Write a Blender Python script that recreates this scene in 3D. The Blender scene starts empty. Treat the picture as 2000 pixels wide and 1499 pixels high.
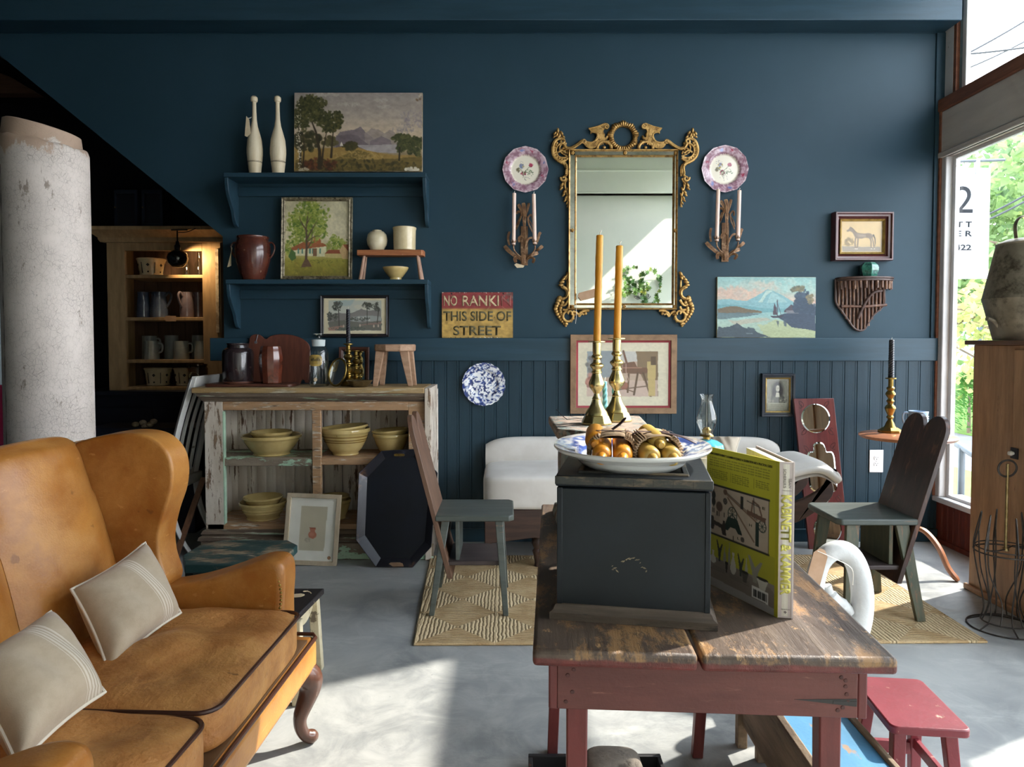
import bpy, bmesh, math, random
import numpy as np
from math import sin, cos, pi, radians, sqrt, atan2
from statistics import NormalDist
from mathutils import Vector, Matrix, Euler
random.seed(7); RNG = np.random.default_rng(5)
S = bpy.context.scene; COL = S.collection

# ---------------------------------------------------------------- camera
FPX, PX0, PY0, PHI, EYE = 1386.0, 990.0, 716.4, radians(2.0), 1.25
cam = bpy.data.objects.new('camera', bpy.data.cameras.new('camera')); COL.objects.link(cam)
cam.location = (0, 0, EYE); cam.rotation_euler = (pi/2 - PHI, 0, 0)
cam.data.sensor_width = 36; cam.data.lens = FPX/2000*36
cam.data.shift_x = (1000-PX0)/2000; cam.data.shift_y = -(749.5-PY0)/2000
cam.data.clip_start = 0.02; cam.data.clip_end = 300
S.camera = cam

def ray(px, py):
    a, b = px-PX0, PY0-py
    return Vector((a, FPX*cos(PHI)+b*sin(PHI), -FPX*sin(PHI)+b*cos(PHI)))
def P(px, py, Y):                       # point of the photo at distance Y
    d = ray(px, py); d = d*(Y/d.y); return Vector((d.x, Y, EYE+d.z))
def F(px, py, z=0.0):                   # point of the photo on a level at height z
    d = ray(px, py); d = d*((z-EYE)/d.z); return Vector((d.x, d.y, z))
def sc(Y): return Y/FPX                 # metres per photo pixel at distance Y

# ---------------------------------------------------------------- objects
def tag(o, label, cat, group=None, kind=None):
    if label: o['label'] = label
    if cat: o['category'] = cat
    if group: o['group'] = group
    if kind: o['kind'] = kind
    return o
def thing(name, label, cat, loc=(0,0,0), rz=0, group=None, rot=None):
    o = bpy.data.objects.new(name, None); COL.objects.link(o)
    o.empty_display_size = .05
    o.location = loc; o.rotation_euler = rot if rot else (0, 0, rz)
    return tag(o, label, cat, group)
def dup(root, loc, rz=None, label=None, rot=None, scale=None, group=None):
    r = root.copy(); COL.objects.link(r); r.location = loc
    if rz is not None: r.rotation_euler = (0, 0, rz)
    if rot is not None: r.rotation_euler = rot
    if scale is not None: r.scale = (scale,)*3 if not hasattr(scale, '__len__') else scale
    if label: r['label'] = label
    if group: r['group'] = group
    for ch in list(root.children):
        c = ch.copy(); COL.objects.link(c); c.parent = r
        for g in list(ch.children):
            d = g.copy(); COL.objects.link(d); d.parent = c
    return r

class B:
    def __init__(s): s.b = bmesh.new()
    def add(s, vs, fs, M=None):
        if M is not None: vs = [M @ Vector(v) for v in vs]
        v = [s.b.verts.new(p) for p in vs]
        for f in fs:
            try: s.b.faces.new([v[i] for i in f])
            except ValueError: pass
        return s
    def box(s, x0, x1, y0, y1, z0, z1, M=None):
        vs = [(x0,y0,z0),(x1,y0,z0),(x1,y1,z0),(x0,y1,z0),(x0,y0,z1),(x1,y0,z1),(x1,y1,z1),(x0,y1,z1)]
        return s.add(vs, [(3,2,1,0),(4,5,6,7),(0,1,5,4),(1,2,6,5),(2,3,7,6),(3,0,4,7)], M)
    def hexa(s, p):                    # eight corners, bottom four then top four
        return s.add(p, [(3,2,1,0),(4,5,6,7),(0,1,5,4),(1,2,6,5),(2,3,7,6),(3,0,4,7)])
    def leg(s, a, b, wa, wb, da=None, db=None):   # tapered square bar from a (top) to b (bottom)
        da = wa if da is None else da; db = wb if db is None else db
        A, Bv = Vector(a), Vector(b)
        q = lambda c, w, d: [(c.x-w/2,c.y-d/2,c.z),(c.x+w/2,c.y-d/2,c.z),(c.x+w/2,c.y+d/2,c.z),(c.x-w/2,c.y+d/2,c.z)]
        return s.hexa(q(Bv, wb, db)+q(A, wa, da))
    def prism(s, pts, d0, d1, plane='xz', M=None):
        if plane == 'xz': f = lambda a, b, d: (a, d, b)
        elif plane == 'xy': f = lambda a, b, d: (a, b, d)
        else: f = lambda a, b, d: (d, a, b)
        n = len(pts)
        vs = [f(a, b, d0) for a, b in pts]+[f(a, b, d1) for a, b in pts]
        fs = [tuple(range(n)), tuple(range(2*n-1, n-1, -1))]+[(i, i+n, (i+1)%n+n, (i+1)%n) for i in range(n)]
        return s.add(vs, fs, M)
    def ring(s, out, inn, d0, d1, plane='xz', M=None):   # plate with a hole
        if plane == 'xz': f = lambda a, b, d: (a, d, b)
        elif plane == 'xy': f = lambda a, b, d: (a, b, d)
        else: f = lambda a, b, d: (d, a, b)
        n = len(out); vs = [f(a,b,d0) for a,b in out]+[f(a,b,d1) for a,b in out]+[f(a,b,d0) for a,b in inn]+[f(a,b,d1) for a,b in inn]
        fs = []
        for i in range(n):
            j = (i+1) % n
            fs += [(i,j,j+n,i+n), (2*n+i,3*n+i,3*n+j,2*n+j), (i,2*n+i,2*n+j,j), (n+i,n+j,3*n+j,3*n+i)]
        return s.add(vs, fs, M)
    def lathe(s, prof, seg=32, M=None, sx=1, sy=1, a0=0, fn=None):
        vs, rows = [], []
        for r, z in prof:
            if r < 1e-5: rows.append([len(vs)]); vs.append((0,0,z))
            else:
                rows.append(list(range(len(vs), len(vs)+seg)))
                for k in range(seg):
                    a = a0+2*pi*k/seg; q = fn(a, r, z) if fn else r
                    vs.append((q*cos(a)*sx, q*sin(a)*sy, z))
        fs = []
        for A, C in zip(rows, rows[1:]):
            for k in range(seg):
                l = (k+1) % seg
                if len(A) == 1 and len(C) == 1: continue
                if len(A) == 1: fs.append((A[0], C[l], C[k]))
                elif len(C) == 1: fs.append((A[k], A[l], C[0]))
                else: fs.append((A[k], A[l], C[l], C[k]))
        return s.add(vs, fs, M)
    def tube(s, path, r, seg=8, closed=False, cap=True, flat=1.0, up=None, M=None):
        p = [Vector(q) for q in path]; n = len(p)
        rr = r if hasattr(r, '__len__') else [r]*n
        T = []
        for i in range(n):
            a = p[i-1] if (i > 0 or closed) else p[0]
            c = p[(i+1) % n] if (i < n-1 or closed) else p[-1]
            t = (c-a); T.append(t.normalized() if t.length > 1e-9 else Vector((0,0,1)))
        u = Vector(up) if up else (Vector((0,0,1)) if abs(T[0].z) < .9 else Vector((1,0,0)))
        vs = []
        for i in range(n):
            u = (u - T[i]*u.dot(T[i]))
            if u.length < 1e-6: u = T[i].orthogonal()
            u.normalize(); w = T[i].cross(u)
            for k in range(seg):
                a = 2*pi*k/seg
                vs.append(p[i]+(u*cos(a)*flat+w*sin(a))*rr[i])
        fs = []
        for i in range(n if closed else n-1):
            j = (i+1) % n
            for k in range(seg):
                l = (k+1) % seg
                fs.append((i*seg+k, i*seg+l, j*seg+l, j*seg+k))
        if cap and not closed:
            fs.append(tuple(range(seg-1, -1, -1))); fs.append(tuple(range((n-1)*seg, n*seg)))
        return s.add(vs, fs, M)
    def ball(s, c, r, sx=1, sy=1, sz=1, seg=16, M=None):
        h = max(6, seg//2)
        prof = [(r*sin(pi*i/h), -r*cos(pi*i/h)) for i in range(h+1)]
        prof[0] = (0, -r); prof[-1] = (0, r)
        T = Matrix.Translation(Vector(c)) @ Matrix.Diagonal((sx, sy, sz, 1))
        return s.lathe(prof, seg, T if M is None else M @ T)
    def grid(s, f, nu, nv, M=None, cu=False):
        vs = [f(i/(nu if cu else nu-1), j/(nv-1)) for j in range(nv) for i in range(nu)]
        fs = []
        for j in range(nv-1):
            for i in range(nu if cu else nu-1):
                k = (i+1) % nu
                fs.append((j*nu+i, j*nu+k, (j+1)*nu+k, (j+1)*nu+i))
        return s.add(vs, fs, M)
    def puff(s, c, h, k=5, n=10, crown=0, M=None, fn=None):   # padded box, half sizes h
        idx, vs, fs = {}, [], []
        def vid(p):
            key = tuple(round(q, 5) for q in p)
            if key not in idx:
                l = sum(abs(q)**k for q in p)**(1/k)
                q = [a/l for a in p]
                z = q[2]*(1+crown*(1-q[0]**2)*(1-q[1]**2))
                v = Vector((c[0]+q[0]*h[0], c[1]+q[1]*h[1], c[2]+z*h[2]))
                if fn: v = Vector(fn(v))
                idx[key] = len(vs); vs.append(v)
            return idx[key]
        for ax in range(3):
            for sg in (-1, 1):
                for i in range(n):
                    for j in range(n):
                        q = []
                        for di, dj in ((0,0),(1,0),(1,1),(0,1)):
                            a, e = -1+2*(i+di)/n, -1+2*(j+dj)/n
                            p = [0,0,0]; p[ax] = sg; p[(ax+1)%3] = a; p[(ax+2)%3] = e
                            q.append(vid(p))
                        fs.append(tuple(q) if sg > 0 else tuple(q[::-1]))
        return s.add(vs, fs, M)
    def o(s, name, mat, parent=None, loc=(0,0,0), rot=(0,0,0), bev=0, sub=0, ang=38, seg=2, flat=False):
        bmesh.ops.recalc_face_normals(s.b, faces=s.b.faces)
        me = bpy.data.meshes.new(name); s.b.to_mesh(me); s.b.free()
        if not flat:
            me.polygons.foreach_set('use_smooth', [True]*len(me.polygons))
            if ang < 180: me.set_sharp_from_angle(angle=radians(ang))
        ob = bpy.data.objects.new(name, me); COL.objects.link(ob)
        me.materials.append(mat)
        if parent: ob.parent = parent
        ob.location = loc; ob.rotation_euler = rot
        if bev:
            m = ob.modifiers.new('bevel', 'BEVEL'); m.width = bev; m.segments = seg; m.limit_method = 'ANGLE'; m.angle_limit = radians(40)
        if sub:
            m = ob.modifiers.new('subsurf', 'SUBSURF'); m.levels = sub; m.render_levels = sub
        return ob
def struct(o): o['kind'] = 'structure'; return o

def rrect(w, h, r, n=6, cx=0, cy=0):
    out = []
    for qx, qy, a in ((1,1,0),(-1,1,90),(-1,-1,180),(1,-1,270)):
        for i in range(n+1):
            t = radians(a+90*i/n)
            out.append((cx+qx*(w/2-r)+r*cos(t), cy+qy*(h/2-r)+r*sin(t)))
    return out
def oval(rx, ry, n=48, cx=0, cy=0): return [(cx+rx*cos(2*pi*i/n), cy+ry*sin(2*pi*i/n)) for i in range(n)]
def smooth(pts, n=6, closed=False):     # Catmull-Rom through points
    p = [Vector(q) for q in pts]; m = len(p); out = []
    for i in range(m if closed else m-1):
        g = lambda k: p[k % m] if closed else p[min(max(k, 0), m-1)]
        a, b, c, d = g(i-1), g(i), g(i+1), g(i+2)
        for k in range(n):
            t = k/n
            out.append(.5*((2*b)+(c-a)*t+(2*a-5*b+4*c-d)*t*t+(3*b-a-3*c+d)*t**3))
    if not closed: out.append(p[-1])
    return out
def smooth2(pts, n=6, closed=False): return [(v.x, v.y) for v in smooth([(a, b, 0) for a, b in pts], n, closed)]
def T2(pts, Y, base):                   # photo outline -> local x,z at distance Y
    out = []
    for a, b in pts:
        q = P(a, b, Y)-Vector(base); out.append((q.x, q.z))
    return out

# ---------------------------------------------------------------- materials
def lin(c):
    if isinstance(c, str):
        c = c.lstrip('#'); c = [int(c[i:i+2], 16)/255 for i in (0, 2, 4)]
    return tuple((x/12.92 if x <= .04045 else ((x+.055)/1.055)**2.4) for x in c[:3])
def col4(c): return (*lin(c), 1)
class NT:
    def __init__(s, name):
        s.m = bpy.data.materials.new(name); s.m.use_nodes = True
        s.t = s.m.node_tree; s.n = s.t.nodes; s.bs = s.n['Principled BSDF']; s.out = s.n['Material Output']
        s.co = s.n.new('ShaderNodeTexCoord').outputs['Object']
    def link(s, a, b): s.t.links.new(a, b)
    def sock(s, v, inp):
        if hasattr(v, 'is_output'): s.link(v, inp)
        elif isinstance(v, str): inp.default_value = col4(v)
        else: inp.default_value = v
    def map(s, scale=(1,1,1), rot=(0,0,0), co=None):
        n = s.n.new('ShaderNodeMapping'); n.inputs['Scale'].default_value = scale; n.inputs['Rotation'].default_value = rot
        s.link(co or s.co, n.inputs['Vector']); return n.outputs[0]
    def noise(s, scale, detail=4, rough=.55, vec=None, dist=0):
        n = s.n.new('ShaderNodeTexNoise'); n.inputs['Scale'].default_value = scale
        n.inputs['Detail'].default_value = detail; n.inputs['Roughness'].default_value = rough; n.inputs['Distortion'].default_value = dist
        s.link(vec or s.co, n.inputs['Vector']); return n.outputs[0]
    def voro(s, scale, vec=None, feature='F1', out='Distance'):
        n = s.n.new('ShaderNodeTexVoronoi'); n.feature = feature; n.inputs['Scale'].default_value = scale
        s.link(vec or s.co, n.inputs['Vector']); return n.outputs[out]
    def math(s, op, a, b=0.0, c=None):
        n = s.n.new('ShaderNodeMath'); n.operation = op
        s.sock(a, n.inputs[0]); s.sock(b, n.inputs[1])
        if c is not None: s.sock(c, n.inputs[2])
        return n.outputs[0]
    def step(s, v, lo, hi):
        n = s.n.new('ShaderNodeMapRange'); n.interpolation_type = 'SMOOTHSTEP'
        n.inputs['From Min'].default_value = lo; n.inputs['From Max'].default_value = hi
        s.link(v, n.inputs['Value']); return n.outputs[0]
    def mix(s, f, a, b, mode='MIX'):
        n = s.n.new('ShaderNodeMix'); n.data_type = 'RGBA'; n.blend_type = mode
        s.sock(f, n.inputs[0]); s.sock(a, n.inputs[6]); s.sock(b, n.inputs[7]); return n.outputs[2]
    def bump(s, h, strength=.3, dist=.005):
        n = s.n.new('ShaderNodeBump'); n.inputs['Strength'].default_value = strength; n.inputs['Distance'].default_value = dist
        s.link(h, n.inputs['Height']); return n.outputs[0]
    def xyz(s, co=None):
        n = s.n.new('ShaderNodeSeparateXYZ'); s.link(co or s.co, n.inputs[0]); return n.outputs
def surf(name, c, c2=None, ms=3, under=None, wear=.2, ws=7, wd=8, stretch=(1,1,1), grain=0, gs=22, rough=.5, metal=0,
         bump=0, bscale=90, spec=.5, coat=0, edge=.03, under2=None, rwear=None, sheen=0, vcol=False, sss=0, aniso=0):
    k = NT(name); b = k.bs; vec = k.map(stretch) if stretch != (1,1,1) else k.co
    if vcol:
        a = k.n.new('ShaderNodeAttribute'); a.attribute_name = 'Col'; base = a.outputs['Color']
    else: base = k.mix(k.step(k.noise(ms, 5, .6, vec), .36, .64), c, c2 or c)
    h = None
    if grain:
        g = k.noise(gs, 6, .7, vec, .4); base = k.mix(k.math('MULTIPLY', k.step(g, .35, .75), grain), base, k.mix(.75, base, '#000000')); h = g
    if under:
        thr = .5+.105*NormalDist().inv_cdf(1-wear)
        m = k.step(k.noise(ws, wd, .68, vec), thr-edge, thr+edge)
        uc = k.mix(k.step(k.noise(ws*2.3, 4, .6, vec), .4, .6), under, under2 or under)
        base = k.mix(m, base, uc)
        hh = k.math('MULTIPLY', m, -.6); h = hh if h is None else k.math('ADD', hh, h)
        if rwear is not None:
            k.link(k.math('MULTIPLY_ADD', m, rwear-rough, rough), b.inputs['Roughness'])
    if bump:
        nz = k.noise(bscale, 4, .6); h = nz if h is None else k.math('ADD', h, nz)
    k.sock(base, b.inputs['Base Color'])
    if rwear is None or not under: b.inputs['Roughness'].default_value = rough
    b.inputs['Metallic'].default_value = metal; b.inputs['Specular IOR Level'].default_value = spec
    b.inputs['Coat Weight'].default_value = coat; b.inputs['Coat Roughness'].default_value = .08
    b.inputs['Sheen Weight'].default_value = sheen
    if sss: b.inputs['Subsurface Weight'].default_value = sss; b.inputs['Subsurface Radius'].default_value = (.02,.012,.004); b.inputs['Subsurface Scale'].default_value = 1
    if h is not None and bump: k.link(k.bump(h, bump), b.inputs['Normal'])
    return k.m
def glassy(name, tint='#ffffff', refl=.9, body=0.0, bodycol='#ffffff', rough=.02, base=.04):
    k = NT(name); k.n.remove(k.bs)
    tr = k.n.new('ShaderNodeBsdfTransparent'); tr.inputs[0].default_value = col4(tint)
    gl = k.n.new('ShaderNodeBsdfGlossy'); gl.inputs['Roughness'].default_value = rough
    fr = k.n.new('ShaderNodeLayerWeight'); fr.inputs[0].default_value = .5
    f = k.math('MULTIPLY_ADD', k.math('POWER', fr.outputs['Facing'], 4.0), refl*.75, base)
    mx = k.n.new('ShaderNodeMixShader'); k.link(f, mx.inputs[0]); k.link(tr.outputs[0], mx.inputs[1]); k.link(gl.outputs[0], mx.inputs[2])
    last = mx.outputs[0]
    if body:
        df = k.n.new('ShaderNodeBsdfDiffuse'); df.inputs[0].default_value = col4(bodycol)
        m2 = k.n.new('ShaderNodeMixShader'); m2.inputs[0].default_value = body
        k.link(last, m2.inputs[1]); k.link(df.outputs[0], m2.inputs[2]); last = m2.outputs[0]
    k.link(last, k.out.inputs[0]); return k.m

# ---------------------------------------------------------------- painted pictures (colours computed per vertex)
def fbm(h, w, sc0=6, octs=4, seed=0):
    r = np.random.default_rng(seed); out = np.zeros((h, w)); amp = 1; tot = 0
    for o in range(octs):
        n = int(sc0*2**o)+2; g = r.random((n, n))
        y = np.linspace(0, n-1.001, h); x = np.linspace(0, n-1.001, w)
        yi, xi = y.astype(int), x.astype(int); fy, fx = (y-yi)[:, None], (x-xi)[None]
        fy, fx = fy*fy*(3-2*fy), fx*fx*(3-2*fx)
        g00, g01, g10, g11 = g[yi][:, xi], g[yi][:, xi+1], g[yi+1][:, xi], g[yi+1][:, xi+1]
        out += amp*((g00*(1-fx)+g01*fx)*(1-fy)+(g10*(1-fx)+g11*fx)*fy); tot += amp; amp *= .55
    return out/tot
def rgb(c): return np.array([int(c.lstrip('#')[i:i+2], 16)/255 for i in (0, 2, 4)])
class Cv:
    def __init__(s, w, h, bg='#ffffff', seed=1):
        s.w, s.h = w, h; s.a = np.ones((h, w, 3))*rgb(bg); s.r = np.random.default_rng(seed)
        s.X, s.Y = np.meshgrid((np.arange(w)+.5)/w, (np.arange(h)+.5)/h); s.seed = seed
    def put(s, m, c, al=1.0):
        m = np.clip(m, 0, 1)[..., None]*al; s.a = s.a*(1-m)+rgb(c)*m; return s
    def grad(s, stops):
        ys = [q[0] for q in stops]; cs = np.array([rgb(q[1]) for q in stops])
        for i in range(3): s.a[..., i] = np.interp(s.Y, ys, cs[:, i])
        return s
    def poly(s, pts, c, al=1.0, wob=0):
        x, y = s.X, s.Y
        if wob:
            s.seed += 1; x = x+wob*(fbm(s.h, s.w, 9, 4, s.seed)-.5); y = y+wob*(fbm(s.h, s.w, 9, 4, s.seed+99)-.5)
        m = np.zeros(x.shape, bool); n = len(pts)
        for i in range(n):
            (x0, y0), (x1, y1) = pts[i], pts[(i+1) % n]
            if y0 == y1: continue
            m ^= ((y0 > y) != (y1 > y)) & (x < (x1-x0)*(y-y0)/(y1-y0)+x0)
        return s.put(m.astype(float), c, al)
    def ell(s, cx, cy, rx, ry, c, al=1.0, soft=.15):
        d = np.sqrt(((s.X-cx)/rx)**2+((s.Y-cy)/ry)**2); return s.put((1-d)/soft+.5, c, al)
    def line(s, pts, wd, c, al=1.0, taper=False):
        m = np.zeros((s.h, s.w)); k = s.w/s.h; n = len(pts)-1
        for i in range(n):
            (x0, y0), (x1, y1) = pts[i], pts[i+1]
            dx, dy = (x1-x0)*k, y1-y0; L = dx*dx+dy*dy+1e-12
            t = np.clip((((s.X-x0)*k)*dx+(s.Y-y0)*dy)/L, 0, 1)
            d = np.sqrt(((s.X-x0)*k-t*dx)**2+(s.Y-y0-t*dy)**2)
            w = wd*(1-(i+t)/n*.8) if taper else wd
            m = np.maximum(m, np.clip((w/2-d)*s.h+.6, 0, 1))
        return s.put(m, c, al)
    def dabs(s, n, cx, cy, rx, ry, size, cols, al=.9, asp=1.0, hole=0):
        for _ in range(n):
            t = s.r.random()*2*pi; q = sqrt(s.r.random()*(1-hole)+hole)
            x, y = cx+rx*q*cos(t), cy+ry*q*sin(t); z = size*(.5+s.r.random())
            an = s.r.random()*pi if asp != 1 else 0
            kx = s.w/s.h
            x0, x1 = int((x-z*2)*s.w), int((x+z*2)*s.w)+2; y0, y1 = int((y-z*2*kx)*s.h), int((y+z*2*kx)*s.h)+2
            x0, y0 = max(x0, 0), max(y0, 0); x1, y1 = min(x1, s.w), min(y1, s.h)
            if x1 <= x0 or y1 <= y0: continue
            X, Y = s.X[y0:y1, x0:x1]-x, (s.Y[y0:y1, x0:x1]-y)/kx
            u, v = X*cos(an)+Y*sin(an), (-X*sin(an)+Y*cos(an))*asp
            m = (np.clip((1-np.sqrt(u*u+v*v)/z)*3, 0, 1)*al)[..., None]
            s.a[y0:y1, x0:x1] = s.a[y0:y1, x0:x1]*(1-m)+rgb(cols[int(s.r.random()*len(cols))])*m
        return s
    def tree(s, cx, cy, rx, ry, cols, n=260, size=.016, clumps=9):
        for i in range(clumps):
            t = s.r.random()*2*pi; q = sqrt(s.r.random())
            s.dabs(n//clumps, cx+rx*.7*q*cos(t), cy+ry*.7*q*sin(t), rx*.42, ry*.42, size, cols, .85, 1.7)
        return s
    def grain(s, amt=.05, sc0=20, octs=4):
        s.seed += 7; s.a = np.clip(s.a*(1+amt*2*(fbm(s.h, s.w, sc0, octs, s.seed)-.5))[..., None], 0, 1); return s
    def at(s, u, v):
        x = np.clip((np.asarray(u)*s.w).astype(int), 0, s.w-1); y = np.clip((np.asarray(v)*s.h).astype(int), 0, s.h-1)
        return s.a[y, x]
def setcol(ob, rgbs):
    me = ob.data; at = me.color_attributes.new('Col', 'FLOAT_COLOR', 'POINT')
    c = np.clip(np.asarray(rgbs), 0, 1); c = np.where(c <= .04045, c/12.92, ((c+.055)/1.055)**2.4)
    at.data.foreach_set('color', np.concatenate([c, np.ones((len(c), 1))], 1).astype(np.float32).ravel())
def paint(ob, cv, fn):                  # fn(x,y,z arrays) -> u,v
    n = len(ob.data.vertices); co = np.zeros(n*3, np.float32); ob.data.vertices.foreach_get('co', co); co = co.reshape(-1, 3)
    u, v = fn(co[:,0], co[:,1], co[:,2]); setcol(ob, cv.at(u, v))
def canvas(name, cv, x0, x1, z0, z1, y, mat, parent, thick=.0):   # flat picture facing -y
    w, h = cv.w, cv.h
    xs = np.linspace(x0, x1, w); zs = np.linspace(z1, z0, h)
    X, Z = np.meshgrid(xs, zs); V = np.stack([X, np.full_like(X, y), Z], -1).reshape(-1, 3)
    i = np.arange(w-1)[None]+np.arange(h-1)[:, None]*w; i = i.ravel()
    Fc = np.stack([i, i+w, i+w+1, i+1], 1)
    me = bpy.data.meshes.new(name); me.from_pydata(V.tolist(), [], Fc.tolist()); me.update()
    ob = bpy.data.objects.new(name, me); COL.objects.link(ob); me.materials.append(mat); ob.parent = parent
    setcol(ob, cv.a.reshape(-1, 3)); return ob
def text(name, s, mat, parent, x0, x1, z0, z1, y=0, M=None, bold=0, extr=.0004, keep=False, sp=1.0):
    cu = bpy.data.curves.new(name, 'FONT'); cu.body = s; cu.size = 1; cu.offset = bold; cu.space_character = sp; cu.resolution_u = 4
    tmp = bpy.data.objects.new('tmp', cu); me = bpy.data.meshes.new_from_object(tmp)
    bpy.data.objects.remove(tmp); bpy.data.curves.remove(cu)
    n = len(me.vertices); co = np.zeros(n*3, np.float32); me.vertices.foreach_get('co', co); co = co.reshape(-1, 3)
    mn, mx = co.min(0), co.max(0)
    kx = (x1-x0)/(mx[0]-mn[0]); kz = (z1-z0)/(mx[1]-mn[1])
    if keep: kx = kz = min(kx, kz)
    X = (co[:,0]-mn[0])*kx+x0; Z = (co[:,1]-mn[1])*kz+z0
    if keep: X += ((x1-x0)-(mx[0]-mn[0])*kx)/2
    out = np.stack([X, np.full(n, y), Z], 1)
    if M is not None: out = np.array([list(M @ Vector(v)) for v in out])
    me.vertices.foreach_set('co', out.astype(np.float32).ravel()); me.update()
    me.materials.clear(); me.materials.append(mat); me.name = name
    ob = bpy.data.objects.new(name, me); COL.objects.link(ob); ob.parent = parent
    so = ob.modifiers.new('thick', 'SOLIDIFY'); so.thickness = extr; so.offset = 0
    return ob

# ================================================================ materials
D, XR, ZC = 4.426, 2.69, 3.6
XL = P(435, 560, D).x
NAVY = surf('navy wall paint', '#273f4b', '#2a424f', ms=1.3, rough=.48, bump=.03, bscale=160, under='#6f8591', wear=.004, ws=14, edge=.01, spec=.22)
NAVYB = surf('navy board paint', '#233843', '#273d49', ms=4, rough=.42, bump=.12, bscale=60, stretch=(9,9,.5), grain=.25, gs=8, under='#8d9ca4', wear=.03, ws=3, edge=.012, spec=.25)
NAVYT = surf('navy trim paint', '#253e4b', '#2b4553', ms=3, rough=.36, bump=.05, bscale=60, stretch=(.6,6,6), under='#95a2a8', wear=.01, ws=9, edge=.01, spec=.3)
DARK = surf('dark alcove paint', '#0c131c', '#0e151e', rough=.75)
PALE = surf('pale wall paint', '#ebede4', '#e3e7de', ms=1, rough=.7, bump=.03, bscale=120)
CEILM = surf('ceiling paint', '#7d7a74', rough=.8)
WHITEP = surf('chippy white trim paint', '#d9d8d6', '#cbcac9', ms=4, rough=.5, under='#8c8074', under2='#b4a89a', wear=.06, ws=12, bump=.15, edge=.02)
TRIMP = surf('greyed trim paint', '#c9c1b8', '#bdb5ad', ms=3, rough=.55, under='#8a7a6c', wear=.05, ws=6, bump=.12, stretch=(3,.5,3))
BAREW = surf('bare stained wood edge', '#7a4a35', '#8f5c42', ms=6, rough=.6, grain=.5, gs=12, stretch=(6,.6,6), bump=.15)
REDB = surf('red brown beadboard', '#6a2f22', '#7c3b2a', ms=5, rough=.45, grain=.4, gs=9, stretch=(6,6,.6), bump=.1)

# ================================================================ setting
# concrete floor
k = NT('polished concrete'); 
n1 = k.step(k.noise(1.1, 6, .62, None, .6), .3, .7); n2 = k.step(k.noise(5, 8, .7, None, 1.2), .35, .68)
c = k.mix(n1, '#7c8081', '#a1a3a2'); c = k.mix(k.math('MULTIPLY', n2, .75), c, '#b2b3b0')
sp = k.step(k.noise(38, 3, .6), .7, .76); c = k.mix(k.math('MULTIPLY', sp, .35), c, '#5d6466')
st = k.step(k.noise(2.6, 8, .78, k.map((.6,1.7,1), (0,0,.25))), .52, .66); c = k.mix(k.math('MULTIPLY', st, .4), c, '#c3c5c0')
k.sock(c, k.bs.inputs['Base Color']); k.bs.inputs['Roughness'].default_value = .42
k.link(k.math('MULTIPLY_ADD', n2, .2, .36), k.bs.inputs['Roughness'])
k.link(k.bump(k.noise(14, 6, .7), .05), k.bs.inputs['Normal']); FLOORM = k.m
b = B(); b.box(-5.2, XR, -.45, 6.6, -.12, 0); struct(b.o('floor', FLOORM))
b = B(); b.box(-5.2, XR+.15, -.6, D+.14, ZC, ZC+.1); struct(b.o('ceiling', CEILM))

# back wall: plaster plate cut along the stair line at its left
A, C0 = P(0, 108, D), P(435, 462, D)
sl = (A.z-C0.z)/(A.x-C0.x); xt = C0.x+(ZC-C0.z)/sl
b = B(); b.prism([(C0.x, 0), (XR+.06, 0), (XR+.06, ZC), (xt, ZC), (C0.x, C0.z)], D, D+.13, 'xz'); struct(b.o('wall_back', NAVY, ang=20))
RZ1, RZ0 = P(1000, 660.5, D).z, P(1000, 705, D).z
# beadboard wainscot with real grooves
b = B(); pts = []; x = C0.x+.002; i = 0; rr = random.Random(3)
while x < XR-.02:
    w = .074+rr.random()*.006; e = min(x+w, XR-.001)
    pts += [(x, D-.0145), (x+.0025, D-.0185), (e-.0135, D-.0185), (e-.0125, D-.0165), (e-.0115, D-.0185), (e-.002, D-.0185)]; x = e
vs = [(px, py, .0) for px, py in pts]+[(px, py, RZ0+.01) for px, py in pts]; n = len(pts)
b.add(vs, [(i, i+1, i+1+n, i+n) for i in range(n-1)]); struct(b.o('wainscot_back', NAVYB, ang=15))
b = B(); b.box(P(410, 680, D-.03).x, XR-.02, D-.032, D, RZ0, RZ1); struct(b.o('trim_1', NAVYT, bev=.003))
bz = P(1000, 1031, D).z
b = B(); b.box(C0.x, XR, D-.034, D, 0, bz); struct(b.o('baseboard_back', NAVYT, bev=.004))
# beam along the top of the back wall
BZ = P(1000, 65, D).z
b = B(); b.box(-4.6, XR-.01, D-.18, D, BZ, ZC); struct(b.o('trim_2', NAVYT, bev=.004))
b = B(); b.box(-4.6, XR-.02, D-.006, D, BZ-.002, BZ+.02); struct(b.o('trim_3', NAVYT))
# corner strip between back wall and window wall
b = B(); b.box(XR-.055, XR, D-.012, D, RZ1, BZ); struct(b.o('trim_4', NAVY, bev=.002))

# dark alcove under the stairs
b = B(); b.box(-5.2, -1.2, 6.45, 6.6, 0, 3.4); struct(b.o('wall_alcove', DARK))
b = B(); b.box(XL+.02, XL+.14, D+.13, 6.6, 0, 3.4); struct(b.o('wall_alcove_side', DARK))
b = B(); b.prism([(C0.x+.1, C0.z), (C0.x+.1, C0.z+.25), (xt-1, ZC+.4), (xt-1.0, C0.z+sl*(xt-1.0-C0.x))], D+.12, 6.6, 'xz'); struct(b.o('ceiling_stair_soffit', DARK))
b = B(); b.box(-5.35, -5.2, -.6, 6.6, 0, ZC); struct(b.o('wall_left', surf('left wall paint', '#1c2a36', rough=.7)))
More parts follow.
